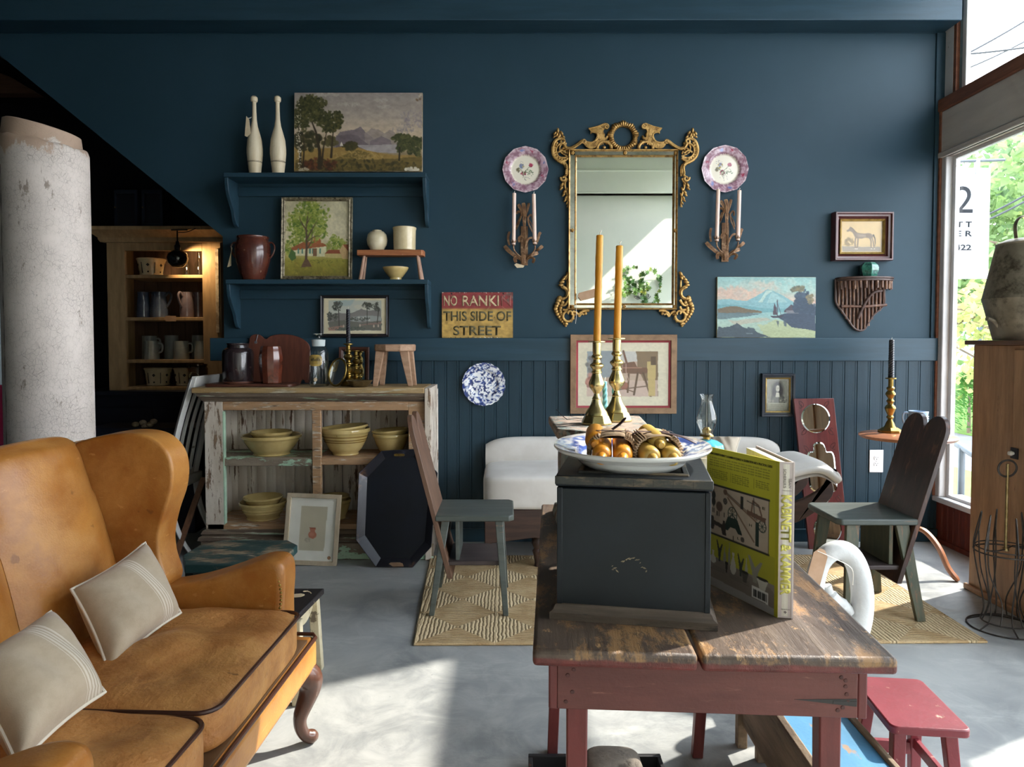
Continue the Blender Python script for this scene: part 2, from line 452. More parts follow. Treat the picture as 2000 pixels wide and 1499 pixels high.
# pale wall behind the camera, with a beam like the one opposite
b = B(); b.box(-1.3, XR+.15, -.6, -.45, -.12, ZC); struct(b.o('wall_front', PALE)); b = B(); b.box(-5.35, -1.3, -.6, -.45, -.12, ZC); struct(b.o('wall_front_left', NAVY))
b = B(); b.box(-1.3, XR-.01, -.45, -.3, BZ, ZC); b.box(-1.3, XR-.01, -.45, -.285, BZ+.28, BZ+.3); b.box(-1.3, XR-.01, -.45, -.29, BZ, BZ+.02); struct(b.o('trim_5', PALE, bev=.004))

# window wall on the right
ZS, ZL0, ZL1 = .292, 2.377, 2.735
ya, yb = -.45, D
b = B(); pts = []; y = ya
while y < yb-.01:
    e = min(y+.058, yb); pts += [(y, XR+.012), (y+.004, XR+.004), (e-.013, XR+.004), (e-.011, XR+.009), (e-.009, XR+.004), (e-.003, XR+.004)]; y = e
n = len(pts); b.add([(q, p_, 0.0) for p_, q in pts]+[(q, p_, ZS-.03) for p_, q in pts], [(i, i+1, i+1+n, i+n) for i in range(n-1)])
b.box(XR+.013, XR+.15, ya, yb, -.12, ZS-.03); struct(b.o('wall_right', REDB, ang=15))
b = B(); b.box(XR-.03, XR+.17, ya, yb, ZS-.034, ZS); struct(b.o('window_sill', WHITEP, bev=.006))
b = B(); b.box(XR-.012, XR+.005, ya, yb, .0, .03); struct(b.o('baseboard_right', REDB, bev=.004))
YM = (1.86, 1.98)      # post between the two big panes
def frame(name, y0, y1, z0, z1, stop=.035):
    b = B(); b.ring([(y0,z0),(y1,z0),(y1,z1),(y0,z1)], [(y0+stop,z0+stop*.6),(y1-stop,z0+stop*.6),(y1-stop,z1-stop*.7),(y0+stop,z1-stop*.7)], XR+.02, XR+.05, 'yz')
    return struct(b.o(name, WHITEP, bev=.004))
GLASS = glassy('window glass', '#ffffff', .8)
w1 = frame('window_1', YM[1], D-.072, ZS, ZL0, .028); w2 = frame('window_2', -.3, YM[0], ZS, ZL0)
w3 = frame('window_3', YM[1], D-.14, ZL1, ZC-.03); w4 = frame('window_4', -.3, YM[0], ZL1, ZC-.03)
for w, y0, y1, z0, z1 in ((w1, YM[1], D-.079, ZS, ZL0), (w2, -.3, YM[0], ZS, ZL0), (w3, YM[1], D-.14, ZL1, ZC-.03), (w4, -.3, YM[0], ZL1, ZC-.03)):
    b = B(); b.box(XR+.033, XR+.037, y0+.033, y1-.033, z0+.02, z1-.02); b.o('pane', GLASS, w)
b = B(); b.box(XR-.02, XR+.048, D-.07, D, ZS, ZL1); struct(b.o('trim_6', WHITEP, bev=.006))
b = B(); b.box(XR-.032, XR-.018, D-.03, D+.0, ZS, ZL1); struct(b.o('trim_7', BAREW, bev=.003))
b = B(); b.box(XR+.0, XR+.03, D-.09, D, ZL1, ZC); struct(b.o('trim_8', WHITEP, bev=.005))
b = B(); b.box(XR+.0, XR+.07, YM[0], YM[1], ZS, ZC); b.box(XR, XR+.07, -.45, -.3, ZS, ZC); struct(b.o('trim_9', WHITEP, bev=.006))
b = B(); b.box(XR-.025, XR+.07, -.45, D, ZL0, ZL1-.075); b.box(XR-.035, XR, -.45, D, ZL0, ZL0+.035); struct(b.o('trim_10', TRIMP, bev=.006))
b = B(); b.box(XR-.04, XR+.07, -.45, D, ZL1-.075, ZL1); struct(b.o('trim_11', BAREW, bev=.006))
SASH = surf('green grey sash paint', '#7d9aa0', '#5f7b86', ms=9, rough=.4)
b = B(); b.box(XR+.0, XR+.035, D-.115, D-.09, ZL1, ZC-.03); struct(b.o('trim_12', BAREW)) 
b = B(); b.box(XR+.022, XR+.05, D-.15, D-.115, ZL1, ZC-.03); struct(b.o('trim_13', SASH))

# ================================================================ light
wd = bpy.data.worlds.new('sky'); S.world = wd; wd.use_nodes = True
wn = wd.node_tree; bgn = wn.nodes['Background']
tc = wn.nodes.new('ShaderNodeTexCoord'); sx = wn.nodes.new('ShaderNodeSeparateXYZ'); wn.links.new(tc.outputs['Generated'], sx.inputs[0])
rp = wn.nodes.new('ShaderNodeValToRGB'); wn.links.new(sx.outputs[2], rp.inputs[0])
rp.color_ramp.elements[0].position = 0; rp.color_ramp.elements[0].color = (*lin('#f2f6fa'), 1)
rp.color_ramp.elements[1].position = .6; rp.color_ramp.elements[1].color = (*lin('#dbe8f6'), 1)
wn.links.new(rp.outputs[0], bgn.inputs[0]); bgn.inputs[1].default_value = SKY = 5.0
su = bpy.data.lights.new('sun', 'SUN'); su.energy = 5.6; su.angle = radians(.9); su.color = (1, .94, .84)
so = bpy.data.objects.new('sun', su); COL.objects.link(so)
so.rotation_euler = Vector((-1, -.507, -.95)).to_track_quat('-Z', 'Y').to_euler(); so.location = (6, 4, 6)
S.view_settings.view_transform = 'Standard'; S.view_settings.look = 'None'; S.view_settings.gamma = 1; S.view_settings.use_curve_mapping = False
S.view_settings.exposure = 1.0
S.cycles.use_denoising = True; S.cycles.max_bounces = 8; S.cycles.diffuse_bounces = 5; S.cycles.transparent_max_bounces = 24
S.cycles.sample_clamp_indirect = 6
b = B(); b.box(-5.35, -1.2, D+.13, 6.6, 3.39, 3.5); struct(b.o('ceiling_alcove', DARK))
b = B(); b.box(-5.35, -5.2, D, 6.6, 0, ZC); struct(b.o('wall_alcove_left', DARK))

# ================================================================ shared materials
CANV = surf('oil on canvas', '#ffffff', vcol=True, rough=.55, bump=.05, bscale=300)
PAPER = surf('printed paper', '#ffffff', vcol=True, rough=.7)
GLAZE = surf('glazed transferware', '#ffffff', vcol=True, rough=.12, coat=.3)
FRONTG = glassy('picture glass', '#fdfdfc', .4, base=.015)
GOLD = surf('old gilt', '#c6a062', '#a8834a', ms=30, under='#6e5230', under2='#8a6a3c', wear=.3, ws=40, rough=.38, metal=.75, bump=.25, bscale=150, edge=.06)
MIRR = surf('silvered mirror', '#e9ece4', rough=.015, metal=1)
MIRO = surf('old mirror glass', '#dfe0d6', '#c9c9bd', ms=30, rough=.08, metal=1)
BRASS = surf('aged brass', '#a48a4c', '#86703c', ms=14, rough=.3, metal=1, under='#5f4a22', wear=.12, ws=25, edge=.08)
BRASSB = surf('polished brass', '#dccb94', '#c9b67c', ms=14, rough=.26, metal=1, under='#8a6c34', wear=.1, ws=30, edge=.08)
RUST = surf('rusty gilt tole', '#8a6748', '#6e4f38', ms=35, rough=.55, metal=.35, under='#a98a68', wear=.25, ws=45, edge=.08, bump=.2, bscale=200)
PINKWAX = surf('pale pink wax', '#ecd2c3', '#e6cabb', ms=10, rough=.45, sss=.1)
WICK = surf('cotton wick', '#efe9dc', rough=.9)
TAGP = surf('kraft paper tag', '#b59478', '#ad8b6e', ms=30, rough=.85)
TAGC = surf('cream paper tag', '#d9c8a8', '#cfbb98', ms=30, rough=.85)
STRING = surf('cotton string', '#e8e2d6', rough=.9)
BLACKW = surf('black painted wood', '#1c1a1c', '#262225', ms=9, rough=.4, under='#4a3a2e', wear=.06, ws=12, edge=.02)
INK = surf('dark ink', '#2b2926', rough=.8)

# ---------------------------------------------------------------- pictures
def cv_landscape():
    c = Cv(250, 156, '#9a9086', 3)
    c.grad([(0,'#978d86'),(.3,'#a89b8e'),(.52,'#c4b096'),(.62,'#bda88c'),(1,'#5a4d2d')])
    for x, y, rx, ry, q in ((.42,.15,.09,.02,'#b9afa4'),(.68,.1,.05,.02,'#b4aaa2'),(.7,.18,.05,.015,'#b0a69c'),(.93,.3,.1,.08,'#8b8187'),(.95,.38,.1,.09,'#93888c'),(.85,.47,.08,.07,'#8d8486'),(.25,.03,.1,.02,'#b5aba0')):
        c.dabs(60, x, y, rx, ry, .014, [q, '#a3988e', q], .5, 2.5)
    c.poly([(.3,.62),(.36,.5),(.43,.48),(.47,.47),(.52,.43),(.56,.5),(.62,.58),(.64,.72),(.3,.72)], '#7d7172', 1, .02)
    c.poly([(.55,.52),(.6,.45),(.66,.47),(.7,.52),(.74,.47),(.78,.5),(.82,.56),(.82,.7),(.55,.7)], '#93867f', .8, .03)
    c.poly([(.33,.55),(.42,.53),(.5,.55),(.58,.66),(.58,.72),(.33,.72)], '#6e6265', .9, .02)
    c.poly([(.6,.62),(.68,.55),(.75,.6),(.78,.72),(.58,.72)], '#7b6f72', .9, .02)
    c.poly([(.48,.67),(.8,.66),(.82,.77),(.6,.76)], '#a39a97', 1)
    c.poly([(0,.7),(.1,.72),(.3,.7),(.46,.68),(.6,.75),(.75,.79),(1,.8),(1,1),(0,1)], '#9a7d45', 1, .02)
    c.poly([(.5,.72),(.62,.78),(.6,.82),(.52,.86),(.75,.84),(1,.82),(1,1),(0,1),(0,.86),(.3,.86)], '#6a5a2f', .85, .05)
    c.dabs(120, .5, .8, .2, .05, .014, ['#a98a4e','#8a713c','#b0935a'], .6, 3)
    c.dabs(260, .5, .95, .5, .09, .02, ['#4a4323','#3b361e','#5d4f28','#6b5a2e'], .8, 2)
    c.dabs(90, .2, .92, .14, .08, .02, ['#57301d','#6d3c22','#3a2717'], .7, 2)
    c.dabs(60, .28, .62, .06, .06, .014, ['#4b4629','#59522f'], .8); c.dabs(60, .44, .68, .06, .05, .012, ['#4a4528','#3d391f'], .9)
    c.poly([(.355,.68),(.37,.63),(.385,.68)], '#cfc6b4')
    c.dabs(120, .1, .62, .11, .12, .018, ['#37361d','#444024','#2d2c18'], .8)
    for pts, w in (([(.2,.95),(.2,.75),(.17,.5),(.12,.3)], .05), ([(.215,.92),(.23,.7),(.26,.45)], .03), ([(.29,.82),(.3,.6),(.31,.4)], .03), ([(.07,.95),(.08,.7),(.06,.4)], .025), ([(.05,.9),(.05,.6),(.02,.3)],.03)):
        c.line(pts, w, '#3a3020', 1, True)
    g = ['#3d3f20','#4a4b27','#333519','#565430','#2b2d16']
    c.tree(.14, .22, .13, .2, g, 420, .016, 14); c.tree(.05, .3, .07, .22, g, 220, .016, 9); c.tree(.24, .36, .09, .16, g, 240, .014, 9); c.tree(.33, .38, .06, .14, g+['#60582f'], 200, .013, 9)
    g2 = ['#3f4426','#4c4f2d','#35391f','#5a5a34']
    c.tree(.83, .62, .08, .13, g2, 240, .015, 9); c.tree(.95, .68, .07, .14, g2, 220, .015, 9); c.line([(.82,.86),(.825,.7)], .02, '#2f2a1a')
    c.line([(.02,.86),(1,.86)], .004, '#4b4326', .4)
    c.dabs(70, .035, .4, .02, .36, .006, ['#d6cbb4','#cbbfa8'], .95, 2.5); c.dabs(26, .045, .78, .015, .2, .006, ['#d6cbb4'], .9)
    c.dabs(22, .92, .975, .05, .02, .012, ['#d9cfb8','#cfc5ae'], 1); c.dabs(14, .08, .98, .04, .015, .01, ['#b9ab90'], 1); c.dabs(10, .97, .06, .02, .05, .008, ['#c9bca6','#7a5f45'], .8)
    return c.grain(.12, 30)
def cv_tree():
    c = Cv(130, 156, '#c6bd9f', 5); c.grad([(0,'#bdb594'),(.5,'#cfc5a4'),(.72,'#b7a96f'),(.78,'#99913f'),(.9,'#8b8236'),(1,'#7e7433')]).grain(.12, 10)
    c.dabs(90, .5, .9, .5, .1, .03, ['#8f8a3a','#a5963f','#7a7a34','#9a8236'], .6, 4)
    g = ['#7f8f38','#6b7f31','#98a04a','#56702c','#8a9440','#a9ac5c']
    c.tree(.85, .55, .16, .16, g, 160, .022, 8); c.tree(.1, .6, .12, .16, g, 120, .022, 8); c.tree(.65, .6, .1, .1, ['#93984e','#7f8a42'], 70, .02, 6)
    c.poly([(.12,.66),(.65,.58),(.65,.74),(.12,.72)], '#d4cfa6'); c.poly([(.1,.62),(.3,.54),(.6,.56),(.66,.6),(.1,.66)], '#9c5f3c')
    c.poly([(.42,.5),(.5,.45),(.56,.52),(.56,.57),(.42,.57)], '#a8623e'); c.poly([(.47,.46),(.53,.46),(.53,.5),(.47,.5)], '#3c3a38')
    c.poly([(.62,.7),(.68,.65),(.88,.65),(.92,.7)], '#8e4f35'); c.poly([(.62,.7),(.92,.7),(.92,.76),(.62,.75)], '#bfae72')
    c.poly([(.85,.66),(.9,.58),(1,.66),(1,.77),(.9,.77)], '#c9a878'); c.poly([(.9,.58),(1,.58),(1,.68)], '#9a5b3c')
    for x in (.2,.26,.38,.42,.46,.54): c.poly([(x,.63),(x+.025,.628),(x+.025,.7),(x,.7)], '#5f8a78')
    c.poly([(.44,.63),(.5,.625),(.5,.73),(.44,.73)], '#7d5c42')
    c.poly([(.06,.74),(.1,.64),(.16,.68),(.18,.76),(.12,.8)], '#4d6b3a', 1, .03)
    c.dabs(40, .5, .8, .45, .02, .02, ['#6a6d31','#5a5e2c'], .6, 4)
    c.tree(.36, .27, .36, .3, g, 640, .03, 30); c.tree(.2, .45, .16, .14, g, 120, .022, 8); c.tree(.58, .38, .12, .1, g, 100, .022, 7)
    for pts, w in (([(.33,.84),(.34,.6),(.33,.35),(.36,.14)], .035), ([(.345,.5),(.44,.35),(.5,.26)], .02), ([(.34,.55),(.46,.47),(.56,.46)], .014), ([(.34,.4),(.25,.28),(.22,.2)], .018), ([(.36,.62),(.42,.52),(.43,.4)], .016), ([(.34,.3),(.41,.2)], .014)):
        c.line(pts, w, '#5c4a3c', 1, True)
    c.poly([(.25,.88),(.31,.78),(.37,.78),(.42,.87)], '#6a5240', 1, .02)
    c.tree(.4, .16, .2, .12, g, 60, .02, 6); return c.grain(.08, 40)
def cv_print():
    c = Cv(150, 92, '#e4d9bb', 6); c.grain(.05, 8)
    X0, X1, Y0, Y1 = .08, .92, .06, .9
    f = lambda p: [(X0+(X1-X0)*a, Y0+(Y1-Y0)*b_) for a, b_ in p]
    c.poly(f([(0,0),(1,0),(1,1),(0,1)]), '#c9cbc0'); c.poly(f([(.1,0),(.5,0),(.4,.2),(.15,.16)]), '#aebfbf', .8, .1); c.poly(f([(.5,.15),(.8,.05),(.7,.3),(.45,.3)]), '#d8d3c2', .8, .1)
    c.poly(f([(0,.5),(.15,.42),(.35,.45),(.5,.4),(.62,.28),(.75,.35),(1,.3),(1,.8),(0,.8)]), '#8b8784', 1, .04)
    c.poly(f([(.45,.55),(.8,.5),(1,.55),(1,.7),(.4,.7)]), '#a7aaa8', 1, .02); c.poly(f([(0,.72),(.3,.66),(.6,.74),(1,.68),(1,1),(0,1)]), '#75736b', 1, .04)
    c.poly(f([(0,.9),(.3,.82),(.3,.88),(.1,1),(0,1)]), '#a98679', 1, .03); c.poly(f([(.6,.8),(1,.72),(1,.78),(.6,.84)]), '#9d7d74', .8, .02)
    g = ['#50524b','#5f6159','#6d6f66','#44463f']
    c.tree(X0+.14, .24, .1, .16, g, 160, .014, 8); c.line(f([(.2,.85),(.19,.3)]), .02, '#4c4a44'); c.tree(X0+.06, .55, .09, .2, g, 140, .014, 8)
    c.tree(.72, .2, .12, .12, g, 160, .013, 8); c.tree(.86, .22, .07, .16, g, 120, .013, 7); c.line(f([(.73,.8),(.73,.2)]), .015, '#4c4a44'); c.line(f([(.92,.75),(.95,.3)]), .02, '#4c4a44')
    c.dabs(60, .55, .58, .2, .05, .012, g, .8); c.dabs(70, .4, .85, .3, .05, .016, ['#5b635a','#6b6f66'], .7)
    for x, y in ((.32,.78),(.58,.76),(.8,.78),(.87,.77)): c.ell(x, y, .012, .04, '#cbb8a6')
    for x, y in ((.62,.57),(.72,.63),(.55,.55)): c.poly([(x,y),(x+.012,y-.06),(x+.024,y)], '#d9d6cc')
    c.line([(.4,.95),(.62,.95)], .008, '#9c937c', .7); return c
def cv_harbor():
    c = Cv(196, 122, '#8fb3b0', 8); c.grad([(0,'#86aeac'),(.25,'#9fb3aa'),(.42,'#c7a896'),(.5,'#8fb0b0'),(.62,'#8fb6b4'),(.75,'#9db5a8'),(1,'#8ea18c')]).grain(.1, 6)
    c.dabs(120, .25, .27, .28, .09, .05, ['#c2a898','#cdb09c','#b7a99c'], .5, 3); c.dabs(50, .45, .14, .25, .06, .05, ['#b9b3a4','#a7b9b0'], .5, 3); c.dabs(60, .8, .14, .2, .1, .05, ['#8fb9b4','#a4bdb4'], .5, 3)
    c.poly([(0,.38),(.12,.36),(.3,.4),(.42,.3),(.5,.21),(.56,.22),(.66,.3),(.78,.42),(.78,.55),(0,.55)], '#7fa9ae', 1, .03)
    c.poly([(.42,.42),(.5,.22),(.56,.23),(.5,.3),(.46,.42)], '#b9cdbf', .8, .03); c.poly([(.5,.42),(.55,.24),(.62,.3),(.72,.42)], '#9dbdba', .7, .03)
    c.poly([(0,.45),(.2,.46),(.5,.52),(.76,.52),(.76,.58),(0,.6)], '#6a9a9f', .9, .02)
    c.poly([(0,.54),(.08,.5),(.2,.48),(.34,.54),(.45,.57),(.45,.6),(0,.6)], '#6f6350', 1, .03); c.poly([(0,.6),(.45,.59),(.3,.66),(0,.7)], '#586a70', .8, .04)
    c.poly([(.4,.8),(.6,.7),(.9,.8),(1,.9),(1,1),(.5,1)], '#a9b083', .7, .08); c.poly([(.1,.72),(.5,.66),(.55,.7),(.2,.8)], '#b59c86', .5, .05)
    c.poly([(.6,.65),(.68,.6),(.78,.56),(1,.52),(1,.88),(.88,.86),(.75,.82),(.68,.72)], '#39485a', 1, .03)
    c.poly([(.68,.8),(.66,.68),(.7,.68),(.71,.82)], '#3f4e5e', .8, .03); c.poly([(.62,.82),(.6,.72),(.63,.72)], '#46535f', .8)
    c.poly([(.68,.55),(.75,.45),(.84,.52),(.84,.58),(.68,.58)], '#4c4852'); c.poly([(.7,.55),(.83,.55),(.83,.6),(.7,.6)], '#7d7f84', .8)
    g = ['#374a5c','#2f3f50','#425466']; c.tree(.86, .36, .08, .16, g, 180, .02, 9); c.tree(.94, .5, .08, .12, g, 130, .02, 7); c.poly([(.78,.4),(.95,.35),(1,.6),(.78,.6)], '#364759', .9, .08)
    c.tree(.82, .19, .09, .05, ['#6d6c58','#5b6258','#7c7458'], 90, .016, 6); c.tree(.95, .36, .06, .08, ['#857a5e','#6e6c5a'], 60, .016, 5)
    c.line([(.61,.64),(.61,.38)], .012, '#45404a'); c.poly([(.578,.42),(.6,.5),(.607,.62),(.565,.62)], '#4a4049'); c.poly([(.54,.64),(.68,.63),(.65,.67),(.56,.67)], '#3c3c48'); c.line([(.605,.4),(.65,.63)], .006, '#45404a')
    c.poly([(0,.83),(.12,.82),(.2,.76),(.27,.83),(.38,.86),(.44,.93),(.55,1),(0,1)], '#3f4d56', 1, .05); c.tree(.2, .79, .04, .04, ['#44525a'], 40, .012, 4); c.tree(.35, .85, .05, .03, ['#44525a'], 40, .012, 4)
    c.line([(.3,.93),(.36,.93)], .01, '#8fa3a5', .6); return c.grain(.1, 50)
def cv_horse():
    c = Cv(110, 96, '#c8ad7c', 9); c.grain(.1, 6); c.poly([(.04,.04),(.96,.04),(.96,.96),(.04,.96)], '#cdb283', .7); c.grain(.06, 14)
    c.poly([(.04,.8),(.96,.82),(.96,.97),(.04,.97)], '#8b8278', .9, .04); c.line([(.04,.76),(.96,.78)], .008, '#8d7a57', .8); c.dabs(50, .2, .66, .1, .12, .03, ['#8f7a58','#7c6a4e'], .5)
    h = '#7d6d5e'
    c.poly([(.13,.3),(.2,.24),(.22,.16),(.25,.19),(.29,.22),(.34,.3),(.4,.37),(.55,.4),(.66,.37),(.74,.4),(.79,.48),(.77,.56),(.72,.56),(.6,.52),(.5,.56),(.38,.55),(.33,.48),(.28,.36),(.22,.32),(.15,.34)], h, 1, .015)
    for p in ([(.36,.54),(.345,.7),(.36,.86)], [(.42,.55),(.415,.72),(.40,.87)], [(.7,.54),(.74,.64),(.735,.76),(.745,.88)], [(.76,.54),(.79,.66),(.8,.76),(.82,.88)]): c.line(p, .035, h, 1)
    c.line([(.79,.44),(.83,.55),(.84,.72),(.83,.8)], .04, '#453c36', .95, True); c.poly([(.4,.42),(.6,.45),(.62,.5),(.42,.5)], '#a8957e', .6, .02); c.line([(.24,.2),(.3,.26),(.37,.36)], .02, '#52463c', .8)
    for x in (.36,.4,.745,.82): c.ell(x, .88, .018, .014, '#d8cfc0')
    return c
def cv_portrait():
    c = Cv(64, 92, '#8d8c80', 10); c.grain(.15, 10); c.poly([(.1,.05),(.9,.05),(.9,.72),(.1,.72)], '#77776d', .8); c.ell(.5, .36, .28, .3, '#4a4a45', .9, .3)
    c.poly([(.18,.72),(.22,.55),(.38,.47),(.62,.47),(.8,.56),(.86,.74)], '#3e3e3b', .95, .04); c.ell(.5, .26, .17, .15, '#26262a', 1, .2); c.ell(.36, .38, .09, .14, '#26262a', 1, .2); c.ell(.64, .38, .09, .14, '#26262a', 1, .2)
    c.ell(.5, .3, .085, .1, '#b6b3a4', 1, .25); c.poly([(.44,.42),(.56,.42),(.6,.56),(.4,.56)], '#c3c0b0', .9); c.line([(.46,.29),(.49,.29)], .012, '#4c4a45'); c.line([(.52,.29),(.55,.29)], .012, '#4c4a45'); c.line([(.47,.345),(.53,.345)], .01, '#6a655c')
    c.poly([(.08,.74),(.92,.74),(.92,.95),(.08,.95)], '#a9a797'); c.poly([(.3,.55),(.7,.58),(.68,.74),(.3,.74)], '#6d6c64', .6, .05); c.dabs(30, .75, .66, .15, .06, .03, ['#9c9a8c','#57564f'], .7); c.dabs(30, .22, .68, .14, .06, .03, ['#a3a192','#5f5e56'], .7)
    for y in (.8,.85,.9): c.line([(.2,y),(.8,y)], .01, '#6f6d62', .7)
    return c.grain(.1, 25)
def cv_stool():
    c = Cv(176, 126, '#ded6bf', 12); c.grain(.03, 8); c.poly([(.1,.14),(.88,.14),(.88,.85),(.1,.85)], '#bfa694'); c.poly([(.1,.14),(.42,.14),(.42,.55),(.1,.55)], '#8e9aa2', .9, .03); c.poly([(.42,.14),(.66,.14),(.66,.3),(.42,.32)], '#c7c4c0'); c.poly([(.64,.14),(.88,.14),(.88,.85),(.8,.85),(.66,.4)], '#7c6549', .9, .02)
    c.poly([(.42,.6),(.88,.6),(.88,.85),(.1,.85),(.1,.7)], '#d0b7ab', .8, .02)
    c.poly([(.42,.34),(.62,.3),(.66,.4),(.76,.4),(.8,.46),(.72,.5),(.46,.48)], '#74513d', 1, .01); c.line([(.5,.14),(.54,.34)], .03, '#6c4a38'); c.line([(.5,.4),(.7,.4)], .012, '#b0816c')
    for p in ([(.66,.48),(.62,.82)], [(.72,.48),(.8,.84)], [(.56,.5),(.55,.78)], [(.46,.5),(.44,.8)]): c.line(p, .028, '#5f4632')
    c.line([(.46,.74),(.8,.68)], .016, '#6b5240'); c.line([(.46,.7),(.62,.78)], .014, '#6b5240')
    c.poly([(.76,.3),(.86,.3),(.85,.84),(.78,.84)], '#c2ab72'); c.poly([(.8,.22),(.86,.22),(.86,.36),(.8,.36)], '#5e4a35')
    c.dabs(60, .18, .62, .08, .12, .03, ['#a86a5c','#8d5a54','#c08a7a'], .7); c.dabs(50, .18, .34, .08, .14, .02, ['#6f6a68','#57565a','#938d88'], .6)
    c.line([(.49,.34),(.49,.46),(.46,.58),(.48,.68),(.53,.68),(.56,.58),(.53,.46),(.53,.34)], .008, '#c9a59a'); c.ell(.51, .68, .045, .06, '#99604e', .9)
    return c.grain(.05, 40)

def moulding(b, x0, x1, z0, z1, wd, y0, y1, prof=None):     # mitred picture frame; prof = (fraction across, fraction forward)
    prof = prof or [(0,0),(0,.85),(.12,1),(.5,.8),(.8,.95),(1,.7),(1,0)]
    rows = [(x0+wd*f, x1-wd*f, z0+wd*f, z1-wd*f, y1+(y0-y1)*h) for f, h in prof]
    vs = []
    for a, c, d, e, y in rows: vs += [(a,y,d),(c,y,d),(c,y,e),(a,y,e)]
    fs = []; n = len(prof)
    for i in range(n-1):
        for q in range(4): fs.append((i*4+q, i*4+(q+1)%4, (i+1)*4+(q+1)%4, (i+1)*4+q))
    fs += [((n-1)*4+q, (n-1)*4+(q+1)%4, (q+1)%4, q) for q in range(4)]
    return b.add(vs, fs)
def picture(name, label, cat, rect, Y, wd, dp, fmat, cv, prof=None, inner=None, imat=None, glass=True, tilt=0, rz=0, ry=0, back=True, pm=None):
    x0, y0, x1, y1 = rect; A, E = P(x0, y1, Y), P(x1, y0, Y)
    w, h = E.x-A.x, E.z-A.z
    t = thing(name, label, cat, ((A.x+E.x)/2, Y, A.z), rot=(tilt, ry, rz))
    q = wd*(w/(x1-x0))
    if fmat:
        b = B(); moulding(b, -w/2, w/2, 0, h, q, -dp, 0, prof); b.o('frame', fmat, t, ang=25)
    iq = q*.96
    if inner:
        b = B(); iw = inner*(w/(x1-x0)); moulding(b, -w/2+iq, w/2-iq, iq, h-iq, iw, -dp*.6, -.002, [(0,0),(0,1),(1,.7),(1,0)]); b.o('inner_frame', imat, t, ang=25); iq += iw*.95
    if fmat:
        canvas('picture', cv, -w/2+iq, w/2-iq, iq, h-iq, -dp*.32, pm or PAPER, t)
        if glass:
            b = B(); b.box(-w/2+iq, w/2-iq, -dp*.42, -dp*.40, iq, h-iq); b.o('glass', FRONTG, t)
        if back:
            b = B(); b.box(-w/2+q*.5, w/2-q*.5, -dp*.3, -.001, q*.5, h-q*.5); b.o('backing', surf('backing board', '#7c6a52', rough=.9) if 'backing board' not in bpy.data.materials else bpy.data.materials['backing board'], t)
    else:
        b = B(); b.box(-w/2, w/2, -dp+.001, 0, 0, h); b.o('stretcher', imat, t, bev=.003)
        canvas('painting', cv, -w/2+.002, w/2-.002, .002, h-.002, -dp-.001, pm or CANV, t)
    return t

# ---------------------------------------------------------------- bracket shelves
YSF = 4.245
def shelf(px0, px1, py, label, drop):
    A, E = P(px0, py, YSF), P(px1, py, YSF); w = E.x-A.x; z = A.z
    t = thing('wall_shelf', label, 'shelf', ((A.x+E.x)/2, D, z), group=None)
    b = B(); b.box(-w/2, w/2, YSF-D, 0, -.027, 0); b.o('shelf_board', NAVYT, t, bev=.003)
    pr = smooth2([(1,0),(.97,.2),(.82,.41),(.5,.65),(.36,.86),(.2,.97),(0,1)], 5)
    for s in (-1, 1):
        b = B(); x = s*(w/2-.012)
        b.prism([(0, -.027)]+[(-f*.172, -.027-d*drop) for f, d in pr], x-.011, x+.011, 'yz'); b.o('bracket', NAVYT, t, bev=.003)
    b = B(); b.box(-w/2+.024, w/2-.024, -.018, 0, -.107, -.05); b.o('back_rail', NAVYT, t, bev=.002)
    return z
ZU = shelf(436, 832, 337, 'navy painted upper bracket shelf holding clubs and the mountain landscape', .27)
ZLW = shelf(440, 836, 546, 'navy painted lower bracket shelf holding the red-brown crock and tree painting', .265)

# clubs
CLUB = surf('worn cream paint on wood', '#e3d6ba', '#d8c8a6', ms=12, rough=.4, under='#8a6f50', wear=.05, ws=30, stretch=(1,1,.4), edge=.03, bump=.06)
prof = [(0,0),(47,0),(49,8),(57,75),(62,115),(60.5,118),(62.5,122),(69,190),(69,235),(62,310),(45,375),(29,430),(21,490),(18,560),(17.5,630),(19,640),(28,648),(31,665),(29,682),(17,694),(0,698)]
def club(px, label, py=333, Yc=4.335):
    kx = sc(Yc)/4.545
    t = thing('exercise_club', label, 'club', (P(px, py, Yc).x, Yc, ZU), group=None)
    b = B(); b.lathe([(r*kx, z*kx) for r, z in prof], 28); b.o('club_body', CLUB, t)
    b = B()
    for zz in (112, 120): b.lathe([(62.2*kx, zz*kx), (62.8*kx, (zz+2)*kx), (62.2*kx, (zz+4)*kx)], 28)
    b.o('ring_line', surf('dark groove', '#4a3a2a', rough=.7), t)
    return t
t1 = club(498, 'cream wooden exercise club with a paper tag, left of the two on upper shelf')
t2 = club(543.5, 'cream wooden exercise club without tag, beside the mountain landscape on upper shelf')
k = sc(4.335)/4.545
b = B(); b.prism([(-60*k, 330*k), (-44*k, 500*k), (-20*k, 470*k), (-8*k, 350*k), (-40*k, 320*k)], -.05, -.048); b.o('price_tag', TAGC, t1)
b = B(); b.tube([(-16*k, -.018, 505*k), (-22*k, -.03, 490*k), (-36*k, -.049, 480*k)], .0012, 5); b.tube([(18*k*cos(a), 18*k*sin(a), 507*k) for a in np.linspace(0, 2*pi, 16)], .0012, 5); b.o('tag_string', STRING, t1)

